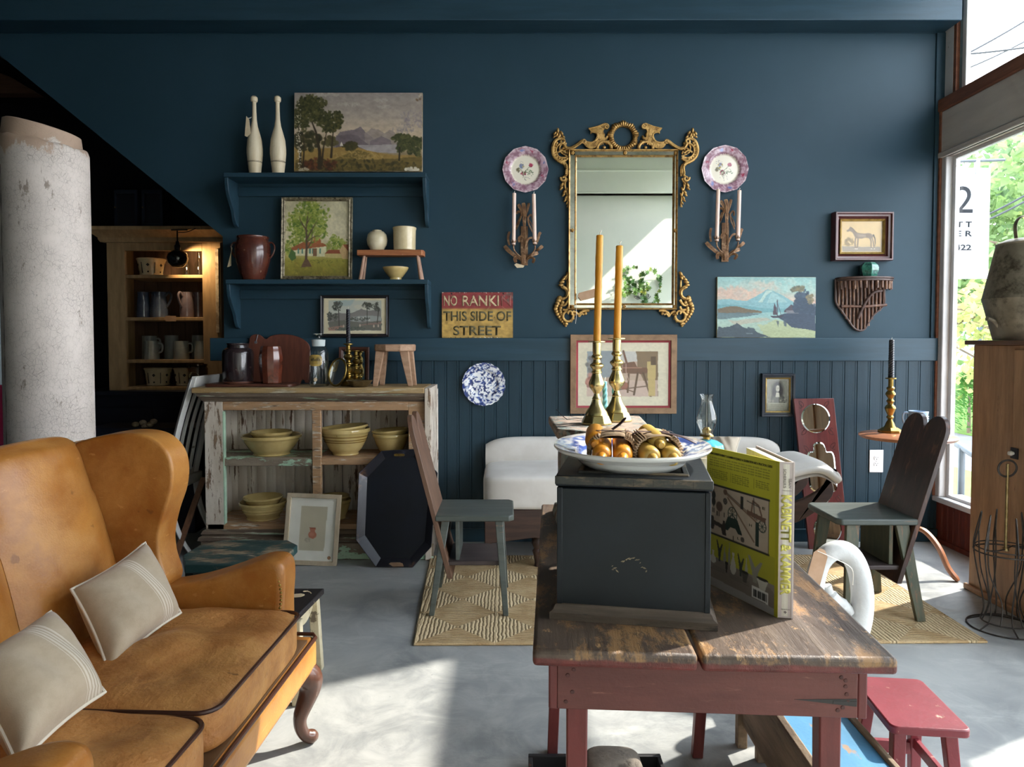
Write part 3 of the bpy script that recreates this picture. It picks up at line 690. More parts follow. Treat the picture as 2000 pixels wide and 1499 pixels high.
picture('landscape_painting', 'unframed oil landscape of trees and purple mountains on the upper shelf', 'painting', (576, 180.5, 825, 337), 4.38, 0, .022, None, cv_landscape(), imat=surf('stretched canvas edge', '#b9a98c', '#8b7a60', ms=20, rough=.8), tilt=radians(-3))
SILV = surf('tarnished silver frame', '#a59a80', '#6f6650', ms=40, rough=.45, metal=.4, under='#4c442f', wear=.25, ws=50)
picture('tree_painting', 'silver framed painting of a green tree before a house on lower shelf', 'painting', (550, 384.5, 687, 547), 4.365, 7, .025, SILV, cv_tree(), glass=False, tilt=radians(-4), pm=CANV)
picture('framed_print', 'black framed lake and mountain print leaning above the rail beneath the shelves', 'picture', (627, 577, 760, 658.5), 4.404, 6, .02, BLACKW, cv_print(), tilt=radians(-2))

# red-brown crock with ears
REDW = surf('red brown glazed earthenware', '#44201a', '#5e3124', ms=9, rough=.22, under='#a88a70', wear=.06, ws=55, edge=.03, bump=.08, bscale=60, coat=.4)
c = P(494.5, 543, 4.33); k = sc(4.33)/4.545
t = thing('earthenware_crock', 'red-brown glazed two-handled crock on the left of the lower shelf', 'crock', (c.x, c.y, ZLW))
b = B(); b.lathe([(0,.002),(90*k,0),(95*k,6*k),(120*k,80*k),(142*k,160*k),(152*k,240*k),(150*k,290*k),(138*k,345*k),(131*k,362*k),(137*k,372*k),(137*k,384*k),(130*k,388*k),(122*k,380*k),(118*k,350*k),(130*k,260*k),(80*k,20*k),(0,18*k)], 40); b.o('crock_body', REDW, t)
for s in (-1, 1):
    b = B(); b.tube(smooth([(s*140*k,0,325*k),(s*165*k,0,335*k),(s*188*k,0,310*k),(s*190*k,0,270*k),(s*172*k,0,225*k),(s*150*k,0,200*k)], 5), 8*k, 8); b.o('handle', REDW, t)
b = B(); b.grid(lambda u, v: ((-175-45*u*v-8*(1-u))*k-.002*v, -.012+.006*sin(u*3), (285-155*v-20*u*v+6*u)*k), 5, 8); o = b.o('paper_tag', TAGC, t); o.modifiers.new('thick', 'SOLIDIFY').thickness = .0006
b = B(); b.tube([(-185*k,-.01,300*k),(-180*k,-.012,286*k)], .0011, 5); b.o('tag_string', STRING, t)

# little bench with jar, beaker and bowl
PINE = surf('orange pine', '#9a5c38', '#b07248', ms=9, rough=.5, grain=.4, gs=14, stretch=(.7,6,6), under='#d3c3b0', wear=.07, ws=26, edge=.02, bump=.08)
PINEL = surf('pink grey washed wood', '#a9826c', '#b8937c', ms=12, rough=.6, grain=.3, gs=14, stretch=(6,6,.8), under='#c9b8a8', wear=.12, ws=30)
Yb = 4.335; A, E = P(697, 496, Yb-.05), P(827, 496, Yb-.05); zb = P(760, 488, Yb-.05).z
t = thing('wooden_bench', 'small orange pine bench standing on the lower shelf under the jar and beaker', 'bench', ((A.x+E.x)/2, Yb, ZLW)); w = E.x-A.x; hz = zb-ZLW
b = B(); b.prism([(-w/2,-.05),(w/2-.012,-.05),(w/2,-.03),(w/2,.045),(-w/2+.01,.045),(-w/2,.03)], hz-.034, hz, 'xy'); b.o('seat', PINE, t, bev=.003)
for sx_, fx in ((-1,-1),(-1,1),(1,-1),(1,1)):
    b = B(); x = sx_*(w/2-.045); b.tube([(x+.004*sx_, fx*.026, hz-.02), (x+sx_*.028, fx*.042, 0)], [.0085,.0115], 10); b.o('leg', PINEL, t)
ZB = zb
WAREC = surf('cream stoneware', '#d9c9a2', '#cdbb92', ms=15, rough=.25, coat=.3)
WAREB = surf('brushed cream stoneware', '#d7ccae', '#cbbd9a', ms=15, rough=.3, under='#5b5347', wear=.07, ws=14, stretch=(.5,.5,2.4), coat=.3, edge=.02)
YEL = surf('yellow ware glaze', '#b8a066', '#c6ae74', ms=11, rough=.14, coat=.4, under='#8f7436', wear=.03, ws=30, edge=.04)
YELB = surf('brown slip band', '#7a5d2b', rough=.2, coat=.3)
k = sc(Yb)/4.545
t = tag(B().lathe([(0,0),(52*k,0),(60*k,8*k),(84*k,50*k),(91*k,92*k),(82*k,140*k),(60*k,165*k),(40*k,172*k),(40*k,178*k),(33*k,176*k),(34*k,165*k),(60*k,150*k),(70*k,90*k),(0,20*k)], 36).o('stoneware_jar', WAREB, loc=(P(737, 489, Yb).x, Yb-.005, ZB)), 'round cream stoneware jar with dark brushed lines on the small bench', 'jar')
t = tag(B().lathe([(0,0),(90*k,0),(96*k,5*k),(98*k,90*k),(100*k,175*k),(104*k,190*k),(104*k,200*k),(97*k,204*k),(92*k,195*k),(90*k,90*k),(84*k,12*k),(0,10*k)], 40).o('stoneware_beaker', WAREC, loc=(P(790.5, 490, Yb).x, Yb-.005, ZB)), 'straight-sided cream stoneware beaker on right of the small bench', 'beaker')
t = tag(B().lathe([(0,0),(50*k,0),(53*k,4*k),(50*k,22*k),(62*k,30*k),(100*k,80*k),(114*k,108*k),(113*k,114*k),(106*k,110*k),(60*k,40*k),(0,30*k)], 40).o('bowl', YEL, loc=(P(773, 546, Yb-.02).x, Yb-.02, ZLW)), 'small yellow footed bowl under the pine bench on lower shelf', 'bowl')

# painted street sign on the rail
cv = Cv(140, 92, '#b08f4c', 21); cv.grain(.2, 7); cv.dabs(60, .5, .6, .5, .4, .04, ['#a07c3c','#c09f58','#8e6f3a'], .35, 2)
cv.poly([(0,0),(1,0),(1,.345),(0,.345)], '#8a3636'); cv.dabs(50, .5, .17, .5, .17, .03, ['#7d2c30','#93484a','#7a4442'], .4, 2); cv.dabs(26, .93, .12, .07, .12, .02, ['#6d5a50','#8d8078','#5d5048'], .6); cv.line([(0,.362),(1,.362)], .012, '#8a3636')
for e in ([(0,0),(1,0)], [(0,0),(0,1)], [(1,0),(1,1)], [(0,1),(1,1)]): cv.line(e, .02, '#574834', .6)
cv.dabs(30, .5, .99, .5, .01, .008, ['#d6cdb8','#5a4a38'], .9); cv.dabs(14, .5, .01, .5, .01, .007, ['#d6cdb8'], .9)
for x in (.14,.86): cv.ell(x, .035, .012, .018, '#1c1612')
cv.line([(.63,.4),(.7,.26)], .006, '#c9b78a', .6); cv.line([(.82,.28),(.93,.42)], .005, '#c9b78a', .5); cv.ell(.74,.55,.007,.012,'#3a2c1c'); cv.ell(.78,.53,.006,.01,'#3a2c1c'); cv.grain(.15, 18)
A, E = P(863, 662.5, D-.02), P(1002, 571, D-.02); w, h = E.x-A.x, E.z-RZ1
t = thing('street_sign', 'red and yellow painted street sign reading THIS SIDE OF STREET on the rail', 'sign', ((A.x+E.x)/2, D-.014, RZ1), rot=(radians(-1.5), 0, 0))
b = B(); b.box(-w/2, w/2, -.006, 0, 0, h); b.o('sign_board', surf('sign edge', '#5d4d3a', rough=.8), t)
canvas('painted_face', cv, -w/2, w/2, 0, h, -.0066, PAPER, t)
CRL = surf('faded cream letters', '#c9b991', '#a98f6e', ms=40, rough=.8, under='#8a4a42', wear=.15, ws=60); OLV = surf('olive black letters', '#4b4630', '#5d563a', ms=40, rough=.8, under='#9c8048', wear=.08, ws=60); FAD = surf('faded red letters', '#935a50', '#8a4a44', ms=40, rough=.8)
X = lambda f: -w/2+f*w
Z = lambda f: h*(1-f)
text('lettering', 'NO', CRL, t, X(.025), X(.215), Z(.3), Z(.07), -.0073, bold=.02); text('lettering', 'RANKI', CRL, t, X(.285), X(.80), Z(.3), Z(.07), -.0073, bold=.02)
text('lettering', 'N', FAD, t, X(.83), X(.97), Z(.3), Z(.08), -.0073, bold=.01)
text('lettering', 'THIS SIDE OF', OLV, t, X(.02), X(.975), Z(.63), Z(.415), -.0073, bold=.02); text('lettering', 'STREET', OLV, t, X(.16), X(.83), Z(.945), Z(.735), -.0073, bold=.02)

# ---------------------------------------------------------------- plates hung on the wall
RX = Matrix.Rotation(pi/2, 4, 'X')
def plate_mesh(r, poly_n=0, seg=96, wave=0):
    pr = [(0,.004),(.3,.004),(.58,.004),(.62,.006),(.68,.014),(.72,.017),(.8,.019),(.9,.0215),(.96,.0225),(1,.023),(1.0,.021),(.97,.0185),(.7,.011),(.6,.0),(0,0)]
    fine = []
    for (a, z), (c, y) in zip(pr, pr[1:]):
        n = max(1, int(abs(c-a)*36))
        for i in range(n): fine.append((a+(c-a)*i/n, z+(y-z)*i/n))
    fine.append(pr[-1])
    def fn(a, q, z):
        if poly_n and q > .4*r:
            s_ = 2*pi/poly_n; m = (a % s_)-s_/2; f = cos(s_/2)/cos(m); w_ = min(1, (q/r-.4)/.5); q *= 1+(f-1)*w_*.9
        if wave and q > .7*r: q *= 1+wave*abs(sin(a*9))*(q/r-.7)/.3
        return q
    return B().lathe([(a*r, z*r/.14) for a, z in fine], seg, RX, fn=fn)
def cv_flower(sd, mirror):
    c = Cv(140, 140, '#e9e2cf', sd); r = np.sqrt((c.X-.5)**2+(c.Y-.5)**2)*2
    n = fbm(140, 140, 22, 3, sd); c.put(((r > .64)).astype(float), '#9a7384', .9); c.put((r > .64)*(n > .56), '#c6acb6', .8); c.put((r > .64)*(n < .4), '#835a6c', .7); c.put(((r > .93)*(n > .42)).astype(float), '#dfd3d6', .8); c.put(((r > .6)&(r < .64)).astype(float), '#cfc0b4', .9); c.put((r > .975).astype(float), '#b59aa8', .8)
    for a, q in ((-70, '#9b3f55'), (20, '#9b3f55'), (130, '#6f78ad'), (75 if mirror else -20, '#6f78ad'), (200, '#9b3f55'), (260, '#7a84b4')):
        x, y = .5+.4*cos(radians(a)), .5+.4*sin(radians(a)); c.dabs(12, x, y, .035, .03, .018, [q, '#c9a5b5', q], .9)
    for x, y, s_, q in ((.46,.57,.05,['#93304a','#b85a6e','#7d2340']), (.62,.4,.035,['#93304a','#b55068']), (.42,.42,.05,['#6f7a9c','#8b93ae','#b09a5a']), (.35,.5,.04,['#8a7a5a','#6c6a58'])):
        c.dabs(26, x, y, s_, s_, .016, q, .9)
    c.ell(.46, .575, .022, .022, '#e7d4c4'); c.ell(.46,.575,.008,.008,'#8c6a3a')
    for p in ([(.46,.62),(.5,.52),(.6,.42)], [(.5,.55),(.66,.55)], [(.45,.55),(.36,.45)], [(.44,.6),(.5,.7)]): c.line(p, .008, '#4d5a3a', .9)
    c.dabs(34, .56, .56, .12, .08, .014, ['#4e6a44','#5f7a50','#3e5638'], .9, 2); c.dabs(24, .5, .68, .1, .05, .008, ['#6d5a68','#5c5260'], .8, 2); c.dabs(20, .4, .36, .08, .06, .008, ['#5c6a8c','#6d5a68'], .8, 2)
    return c
def hang_plate(px, py, rp, cv, label, **kw):
    c = P(px, py, D-kw.pop('off', .002)); r = rp*sc(D)
    o = plate_mesh(r, **kw).o('wall_plate', GLAZE, loc=c); paint(o, cv, lambda x, y, z: (.5+x/r*.495, .5-z/r*.495))
    return tag(o, label, 'plate')
hang_plate(1026, 332.5, 44.5, cv_flower(31, 0), 'purple rimmed floral plate hung left of the gilt mirror', poly_n=12)
hang_plate(1414, 331.5, 45.5, cv_flower(32, 1), 'purple rimmed floral plate hung right of the gilt mirror', poly_n=12)
c = Cv(130, 130, '#e6eaf2', 33); n = fbm(130, 130, 26, 3, 5); n2 = fbm(130, 130, 9, 3, 8); r = np.sqrt((c.X-.5)**2+(c.Y-.5)**2)*2
c.put((n > .5).astype(float), '#5a78b8', .8); c.put((n > .555).astype(float), '#28418c', .95); c.put(((n+n2*.5) > .82).astype(float), '#1a2c66', .9); c.put(((r > .9)&(n > .44)).astype(float), '#24397c', .8); c.put((n < .4).astype(float), '#f1f3f6')
hang_plate(945, 750.5, 41, c, 'round blue and white sponge-patterned plate hung on the wainscot', wave=.03, off=.021)

# ================================================================ gilt mirror
MY = D-.002; mb = P(1218, 606, MY)
mm = thing('gilt_mirror', 'tall ornate gilt mirror with pierced scrolled crest hanging at centre of wall', 'mirror', mb)
def mp(x, y, d=0.0, fl=1):               # photo point -> mirror frame, flipped for the right half
    q = P(x, y, MY)-mb; return (q.x*fl, -d, q.z)
def z4(pts): return [(1040+x/5.5555, 220+y/5.5555) for x, y in pts]
def z5(pts): return [(1060+x/6.25, 500+y/6.25) for x, y in pts]
pxm = sc(MY)
gx0, gx1, gz0, gz1 = mp(1125, 600)[0], mp(1311, 600)[0], mp(1218, 593)[2], mp(1218, 308)[2]
ox0, ox1, oz0, oz1 = mp(1110.5, 0)[0], mp(1325.5, 0)[0], mp(1218, 605.8)[2], mp(1218, 293.5)[2]
b = B(); b.box(gx0-.006, gx1+.006, -.010, -.004, gz0-.006, gz1+.006); b.o('mirror_glass', MIRR, mm)
b = B(); moulding(b, ox0, ox1, oz0, oz1, .013, -.034, 0, [(0,0),(0,.7),(.25,1),(.6,.95),(1,.6),(1,0)]); moulding(b, gx0-.012, gx1+.012, gz0-.012, gz1+.012, .013, -.026, 0, [(0,0),(0,.7),(.4,1),(.8,.7),(1,.4),(1,0)]); b.o('gilt_rail', GOLD, mm, ang=25)
b = B()
for a in ((ox0+.012, gx0-.011, oz0+.012, oz1-.012), (gx1+.011, ox1-.012, oz0+.012, oz1-.012), (ox0+.012, ox1-.012, oz0+.012, gz0-.011), (ox0+.012, ox1-.012, gz1+.011, oz1-.012)): b.box(a[0], a[1], -.018, -.012, a[2], a[3])
b.o('mirror_border', MIRO, mm)
rw = (ox0+gx0)/2, (ox1+gx1)/2, (oz0+gz0)/2, (oz1+gz1)/2
for x, z in ((rw[0],rw[2]),(rw[0],rw[3]),(rw[1],rw[2]),(rw[1],rw[3]),((gx0+gx1)/2,rw[2]),((gx0+gx1)/2,rw[3]),(rw[0],(gz0+gz1)/2),(rw[1],(gz0+gz1)/2)):
    b = B()
    for q in range(5): b.ball((x+.007*cos(q*1.257), -.024, z+.007*sin(q*1.257)), .0055, seg=8)
    b.ball((x, -.028, z), .004, seg=8); b.o('rosette', GOLD, mm)
def scroll(cx, cy, r0, r1, a0, a1, n=20):
    return [(cx+(r0+(r1-r0)*i/n)*cos(radians(a0+(a1-a0)*i/n)), cy+(r0+(r1-r0)*i/n)*sin(radians(a0+(a1-a0)*i/n))) for i in range(n+1)]
def gt(b, pts, r, fl, d=.016, flat=.8, zf=z4, sm=4, taper=None):
    p = zf(smooth2(pts, sm) if sm else pts); n = len(p)
    R = [(r if taper is None else r+(taper-r)*i/(n-1))*pxm/ (5.5555 if zf is z4 else 6.25) for i in range(n)]
    b.tube([mp(x, y, d, fl) for x, y in p], R, 8, flat=flat, up=(0, -1, 0))
def lobe(b, x, y, r, fl, zf=z4, d=.014, st=1.0, an=0):
    px_, py_ = zf([(x, y)])[0]; q = mp(px_, py_, d, fl); s_ = r*pxm/(5.5555 if zf is z4 else 6.25)
    M = Matrix.Translation(q) @ Matrix.Rotation(radians(-an*fl), 4, 'Y')
    b.ball((0,0,0), s_, st, .55, 1, 10, M)
def lobe_chain(b, pts, r0, r1, fl, zf, n): 
    p = smooth2(pts, 12); m = len(p)-1
    for i in range(n):
        q = p[int(i*m/(n-1))]; lobe(b, q[0], q[1], r0+(r1-r0)*i/(n-1), fl, zf)
# pierced crest
for fl in (1, -1):
    b = B()
    pl = smooth2([(605,185),(640,182),(690,168),(735,142),(785,132),(818,150),(822,180),(800,192),(778,190),(764,215),(768,262),(790,300),(760,345),(705,378),(640,402),(592,392),(556,352),(545,312),(590,322),(640,326),(676,304),(692,268),(680,236),(650,226),(628,240),(625,212)], 4, True)
    b.prism([(mp(x, y)[0]*fl, mp(x, y)[2]) for x, y in z4(pl)], -.024, -.008)
    for q in range(7): gt(b, [(640+q*14, 190-q*7), (700+q*8, 250+q*4), (640+q*20, 385-q*4)], 5, fl, .024)
    gt(b, [(605,184),(690,166),(785,130)], 8, fl, .024); gt(b, [(545,310),(600,336),(660,330),(705,285),(690,236),(640,222)], 9, fl, .024)
    gt(b, scroll(795, 165, 32, 6, -160, 380), 9, fl, .026, sm=0); gt(b, scroll(553, 322, 24, 5, 150, -300), 9, fl, .026, sm=0)
    gt(b, scroll(775, 400, 76, 76, 178, 362), 17, fl, .02, sm=0); lobe(b, 700, 392, 20, fl); lobe(b, 850, 392, 20, fl); lobe(b, 775, 385, 18, fl)
    for x, y, an in ((748,270,30),(772,300,0),(800,280,-30),(765,240,20),(815,330,-40)): lobe(b, x, y, 30, fl, st=.5, an=an)
    gt(b, [(335,350),(365,392),(420,396),(480,362),(530,322),(552,312)], 20, fl, .018); gt(b, [(335,352),(365,398),(425,404),(485,372),(540,330)], 8, fl, .03)
    lobe(b, 352, 345, 20, fl); lobe(b, 340, 390, 18, fl)
    b.o('crest_scroll', GOLD, mm, bev=.0015)
    # ear at upper corner
    b = B()
    gt(b, scroll(318, 325, 8, 30, 250, -70), 13, fl, .024, sm=0)
    gt(b, [(335,300),(290,292),(245,318),(220,375),(216,435),(236,492),(290,538),(345,528),(385,500)], 18, fl, .02); gt(b, [(300,345),(262,380),(255,440),(285,490),(340,500),(388,480)], 10, fl, .022)
    gt(b, [(310,340),(292,400),(318,450),(385,480)], 14, fl, .016, taper=6); gt(b, [(270,440),(320,420),(360,450)], 12, fl, .018)
    for q in range(9): a = q/8; x, y = smooth2([(262,340),(238,390),(236,440),(262,490),(310,516)], 8)[int(a*32)]; lobe(b, x, y, 16, fl, d=.02)
    for x, y, an, r in ((272,205,0,30),(240,235,-35,26),(312,232,35,28),(236,272,-50,22),(332,272,50,24),(262,250,-15,26),(290,255,15,28),(280,280,0,26)): lobe(b, x, y, r, fl, st=.55, an=an, d=.02)
    for x, y, an in ((340,430,-40),(360,400,-20),(375,440,10),(325,400,-60)): lobe(b, x, y, 24, fl, st=.5, an=an)
    b.o('corner_ear', GOLD, mm)
    # drop of leaves down the side
    b = B()
    gt(b, [(300,540),(345,562),(372,610),(374,665),(350,700)], 24, fl, .018, taper=16); gt(b, [(345,545),(388,600),(390,700)], 10, fl, .016); gt(b, scroll(335, 722, 34, 6, 200, -200), 13, fl, .022, sm=0)
    for q in range(7): lobe(b, 362+4*sin(q), 580+q*18, 12, fl, d=.028)
    gt(b, [(375,720),(350,790),(375,900),(388,1030)], 15, fl, .014, taper=6)
    for x, y, an, r in ((318,790,-30,34),(310,830,-50,28),(350,770,-10,30),(345,870,-35,32),(335,900,-50,24),(362,930,-35,28),(352,960,-50,22),(375,985,-35,24),(372,840,-20,26),(385,900,-20,24),(380,1020,-30,18)): lobe(b, x, y, r, fl, st=.5, an=an)
    b.o('side_drop', GOLD, mm)
    # lower corner
    b = B()
    for x, y, an, r in ((300,225,-30,38),(275,258,-50,36),(248,290,-60,34),(232,325,-80,36),(222,360,-90,34),(240,390,-110,26),(292,270,-30,34)): lobe(b, x, y, r, fl, z5, st=.55, an=an)
    gt(b, [(245,385),(280,405),(300,445),(290,495),(255,522),(212,520)], 26, fl, .018, zf=z5, taper=18); gt(b, [(250,390),(290,420),(305,460),(285,505),(240,530)], 8, fl, .032, zf=z5); gt(b, [(300,300),(302,400)], 12, fl, .014, zf=z5)
    lobe_chain(b, [(205,520),(180,580),(155,640),(170,700),(205,760),(240,810),(275,850)], 34, 16, fl, z5, 12); lobe_chain(b, [(240,570),(215,640),(215,690),(240,740)], 26, 22, fl, z5, 7)
    gt(b, scroll(305, 740, 62, 62, -30, 330, 24), 18, fl, .02, zf=z5, sm=0); gt(b, scroll(320, 700, 36, 10, 40, -240), 13, fl, .03, zf=z5, sm=0)
    gt(b, [(310,540),(280,590),(250,610),(215,600)], 18, fl, .018, zf=z5, taper=10); gt(b, [(310,620),(290,660),(240,660)], 16, fl, .02, zf=z5); gt(b, [(365,680),(400,690),(430,720),(440,745)], 20, fl, .018, zf=z5, taper=10)
    gt(b, [(565,668),(510,672),(460,690),(430,730)], 20, fl, .018, zf=z5, taper=14); gt(b, [(500,720),(470,710),(440,745)], 14, fl, .018, zf=z5); lobe(b, 520, 705, 22, fl, z5); lobe(b, 280, 830, 28, fl, z5); lobe(b, 279, 858, 14, fl, z5)
    for x, y in ((385,720),(370,770),(345,800)): lobe(b, x, y, 18, fl, z5)
    b.o('lower_corner', GOLD, mm)
b = B()
cx_, cy_ = z4([(980, 266)])[0]; cq = mp(cx_, cy_)
n = 60; ro, ri = 29.5*pxm, 18*pxm
def rocl(u, v):
    a = 2*pi*u; f = 1+.05*sin(a*9)+.02*sin(a*36); ph = pi*v
    r = ri+(ro*f-ri)*(.5-.5*cos(ph)); return (cq[0]+r*cos(a), -.008-.020*sin(ph)-.002*sin(a*36), cq[2]+r*1.0*sin(a))
b.grid(rocl, 144, 14, cu=True); b.o('crest_ring', GOLD, mm)
q = mp(1128, 580, .03)
b = B(); M = Matrix.Translation(q) @ Matrix.Rotation(radians(-14), 4, 'Y'); b.prism([(0,0),(.012,.02),(.11,.022),(.11,-.03),(.012,-.03)], -.0008, 0, M=M); b.o('price_tag', TAGP, mm)
b = B(); b.tube([mp(1128,580,.032), mp(1124,591,.034), mp(1125,615,.034), mp(1123,633,.034)], .0014, 5); b.o('tag_string', STRING, mm)

# ---------------------------------------------------------------- tole sconces with pale candles
def z6(x, y): return 970+x/8.33, 360+y/8.33
sb = P(1024, 525, MY)
def sq(x, y, d): q = P(*z6(x, y), MY)-sb; return (q.x, -d, q.z)
def rib(b, pts, w0, w1, ds):
    n = len(pts); p3 = [sq(x, y, ds[0]+(ds[1]-ds[0])*sin(pi*i/(n-1))) for i, (x, y) in enumerate(pts)]
    p = smooth(p3, 5); m = len(p); k = pxm/8.33/2
    b.tube(p, [(w0+(w1-w0)*i/(m-1))*k*1.45*(.35+.65*min(1, 3*i/(m-1)+.5)) for i in range(m)], 6, flat=.16, up=(0, -1, 0))
    b.tube([v+Vector((0,-.0028,0)) for v in p], .0011, 4)
def make_sconce(label):
    t = thing('wall_sconce', label, 'sconce', sb)
    L = [([(430,320),(448,420),(455,540)],55,30,(.03,.04)), ([(350,340),(400,430),(440,545)],50,22,(.025,.03)), ([(525,320),(497,430),(465,545)],42,22,(.025,.03)), ([(322,490),(345,462),(385,472),(400,510),(380,590),(340,690),(310,750)],34,24,(.015,.03)), ([(582,580),(572,530),(545,512),(512,560),(515,640),(560,740),(592,800)],30,20,(.015,.03)), ([(450,550),(450,700),(460,900)],60,8,(.03,.035)), ([(368,960),(368,895),(410,875),(445,940),(440,1065)],44,14,(.04,.06)), ([(640,915),(590,895),(530,902),(482,970),(456,1060),(450,1150)],30,18,(.04,.06)), ([(212,780),(190,850),(190,930),(212,1000)],34,24,(.02,.03)), ([(130,1010),(175,1070),(240,1130),(310,1180),(390,1225)],55,40,(.02,.03)), ([(715,790),(690,830),(672,900),(640,985)],40,26,(.02,.03)), ([(745,1010),(690,1062),(640,1090)],48,30,(.02,.03)), ([(672,1125),(600,1150),(530,1190),(460,1265)],50,40,(.025,.04)), ([(312,1285),(298,1220),(340,1196),(392,1230),(420,1305)],48,30,(.03,.05)), ([(440,1160),(436,1240),(445,1320)],60,50,(.04,.055)), ([(582,1290),(605,1235),(560,1208),(500,1225)],40,22,(.03,.05)), ([(300,760),(330,660),(390,520)],18,14,(.01,.02)), ([(600,760),(560,650),(480,520)],18,14,(.01,.02))]
    for i, a in enumerate(L): b = B(); rib(b, *a); b.o('ribbon_leaf', RUST, t)
    for pts in ([(272,1010),(280,1085),(330,1150),(405,1210),(440,1260)], [(618,1020),(612,1085),(560,1160),(490,1220),(450,1260)]):
        b = B(); b.tube(smooth([sq(x, y, d) for (x, y), d in zip(pts, (.055,.055,.05,.035,.01))], 5), .0045, 8); b.o('arm', RUST, t)
    for x, y in ((274, 1005), (614, 995)):
        b = B(); c_ = sq(x, y, .055)
        for q in range(6):
            a = q*pi/3+.3; b.add([(c_[0]+.006*cos(a-.5), c_[1]+.006*sin(a-.5), c_[2]), (c_[0]+.006*cos(a+.5), c_[1]+.006*sin(a+.5), c_[2]), (c_[0]+.014*cos(a+.45), c_[1]+.014*sin(a+.45), c_[2]+.016), (c_[0]+.021*cos(a), c_[1]+.021*sin(a), c_[2]+.032), (c_[0]+.014*cos(a-.45), c_[1]+.014*sin(a-.45), c_[2]+.016)], [(0,1,2,3,4)])
        b.lathe([(0,-.004),(.012,-.003),(.012,.001),(0,.001)], 12, Matrix.Translation(c_)); o = b.o('candle_cup', RUST, t); o.modifiers.new('thick','SOLIDIFY').thickness = .0012
    b = B(); b.box(-.022, .022, -.008, 0, .02, .26); b.o('back_plate', RUST, t)
    return t
def wax(name, loc, h, r, mat, label, lean=(0, 0), seg=20, group=None, lump=0):
    t = thing(name, label, 'candle', loc, rot=(lean[1], lean[0], 0), group=group)
    b = B(); N = 26; b.lathe([(0,0)]+[(r*(1+lump*(sin(i*1.9)*.5+.5*sin(i*.7))), h*i/N) for i in range(N)]+[(r*.98, h-.002),(r*.82, h),(0, h-.001)], seg); b.o('wax_body', mat, t, ang=60)
    b = B(); b.tube([(0,0,h-.002),(.001,0,h+.007),(.004,-.001,h+.013)], .0013, 6); b.o('wick', WICK, t); return t
s1 = make_sconce('rusty gilt ribbon sconce holding two candles, left of the gilt mirror')
dx = (P(1415.5, 500, MY)-P(1024, 500, MY)).x; s2 = dup(s1, sb+Vector((dx, 0, .022)), label='rusty gilt ribbon sconce holding two candles, right of the gilt mirror')
b = B(); b.prism([(x, z) for x, _, z in (sq(285,1325,0), sq(320,1300,0), sq(450,1340,0), sq(430,1370,0), sq(330,1375,0))], -.048, -.0465); b.o('price_tag', TAGC, s1)
for s_, nm in ((0, 'left'), (1, 'right')):
    for x, y0, y1, sd, ln in ((274, 1003, 178, 'left', -.012), (614, 993, 192, 'right', .022)):
        q = sq(x, y0, .055); l = (y0-y1)/8.33*sc(MY-.055)
        off = Vector((dx, 0, .022)) if s_ else Vector((0,0,0))
        wax('taper_candle', sb+Vector(q)+off+Vector((0,0,.0012)), l, .0128*.93, PINKWAX, f'pale pink taper in {sd} cup of the sconce {nm} of the gilt mirror', (-ln if not s_ else .02, 0))

# ---------------------------------------------------------------- other things on the wall
OAKF = surf('flat oak frame', '#8a6a4d', '#9b7a5a', ms=12, rough=.6, grain=.4, gs=20, stretch=(1,6,1), bump=.06); REDF = surf('red painted slip', '#9c2a33', '#8c2230', ms=9, rough=.5)
picture('framed_stool_print', 'oak framed print with red inner edge hung behind the brass candlesticks', 'picture', (1113, 654, 1321, 808), D-.034, 11.5, .024, OAKF, cv_stool(), inner=4.5, imat=REDF, prof=[(0,0),(0,.9),(.05,1),(.95,1),(1,.9),(1,0)])
picture('harbor_painting', 'unframed painting of a sailboat in a misty harbor leaning on the rail', 'painting', (1398, 542, 1592, 661), D-.006, 0, .02, None, cv_harbor(), imat=surf('grubby canvas edge', '#b7a98a', '#8d7a58', ms=20, rough=.8), tilt=radians(-1.2), ry=radians(.2)).location.z = RZ1
MAHO = surf('dark mahogany', '#4a2526', '#5d3030', ms=14, rough=.3, grain=.3, gs=14, coat=.3); GILTP = surf('dull gilt slip', '#a08442', '#7f6632', ms=30, rough=.4, metal=.6)
picture('horse_picture', 'mahogany framed old horse picture above the small green jar', 'picture', (1622, 416.5, 1737, 511), D-.002, 14, .06, MAHO, cv_horse(), inner=4, imat=GILTP, prof=[(0,0),(0,.8),(.08,1),(.25,1),(.35,.75),(.6,.7),(.7,.5),(1,.35),(1,0)], rz=0)
EBO = surf('ebonised frame', '#1f2630', '#27303a', ms=14, rough=.35, under='#5a4c34', wear=.07, ws=18, edge=.03)
picture('portrait_engraving', 'small black framed portrait engraving hung above the white settee', 'picture', (1484.5, 729.5, 1551, 814), D-.02, 9, .028, EBO, cv_portrait(), inner=2.4, imat=GILTP, prof=[(0,0),(0,.8),(.1,1),(.5,.9),(.6,.6),(1,.5),(1,0)])

# twig bracket shelf
TWIG = surf('varnished twigs with bark', '#6d4c3a', '#4f382e', ms=20, rough=.35, under='#937057', wear=.25, ws=18, stretch=(1.5,1.5,.6), bump=.25, bscale=110, edge=.06)
BARK = surf('dark twig', '#3f2e28', '#54403a', ms=25, rough=.45, bump=.3, bscale=120)
tb = P(1685, 647, MY)
def tq(x, y, d=0): q = P(1600+x/5.765, 400+y/5.765, MY)-tb; return (q.x, -d, q.z)
tw = thing('twig_bracket', 'rustic twig corner bracket on wall holding the small green jar', 'bracket', tb)
outl = [(175,845),(172,960),(178,1100),(235,1190),(300,1280),(375,1385),(440,1418),(500,1400),(550,1320),(600,1245),(715,1130),(722,1000),(722,850)]
b = B(); b.prism([(tq(x, y)[0], tq(x, y)[2]) for x, y in smooth2(outl, 3)], -.006, 0); b.o('back_board', BARK, tw)
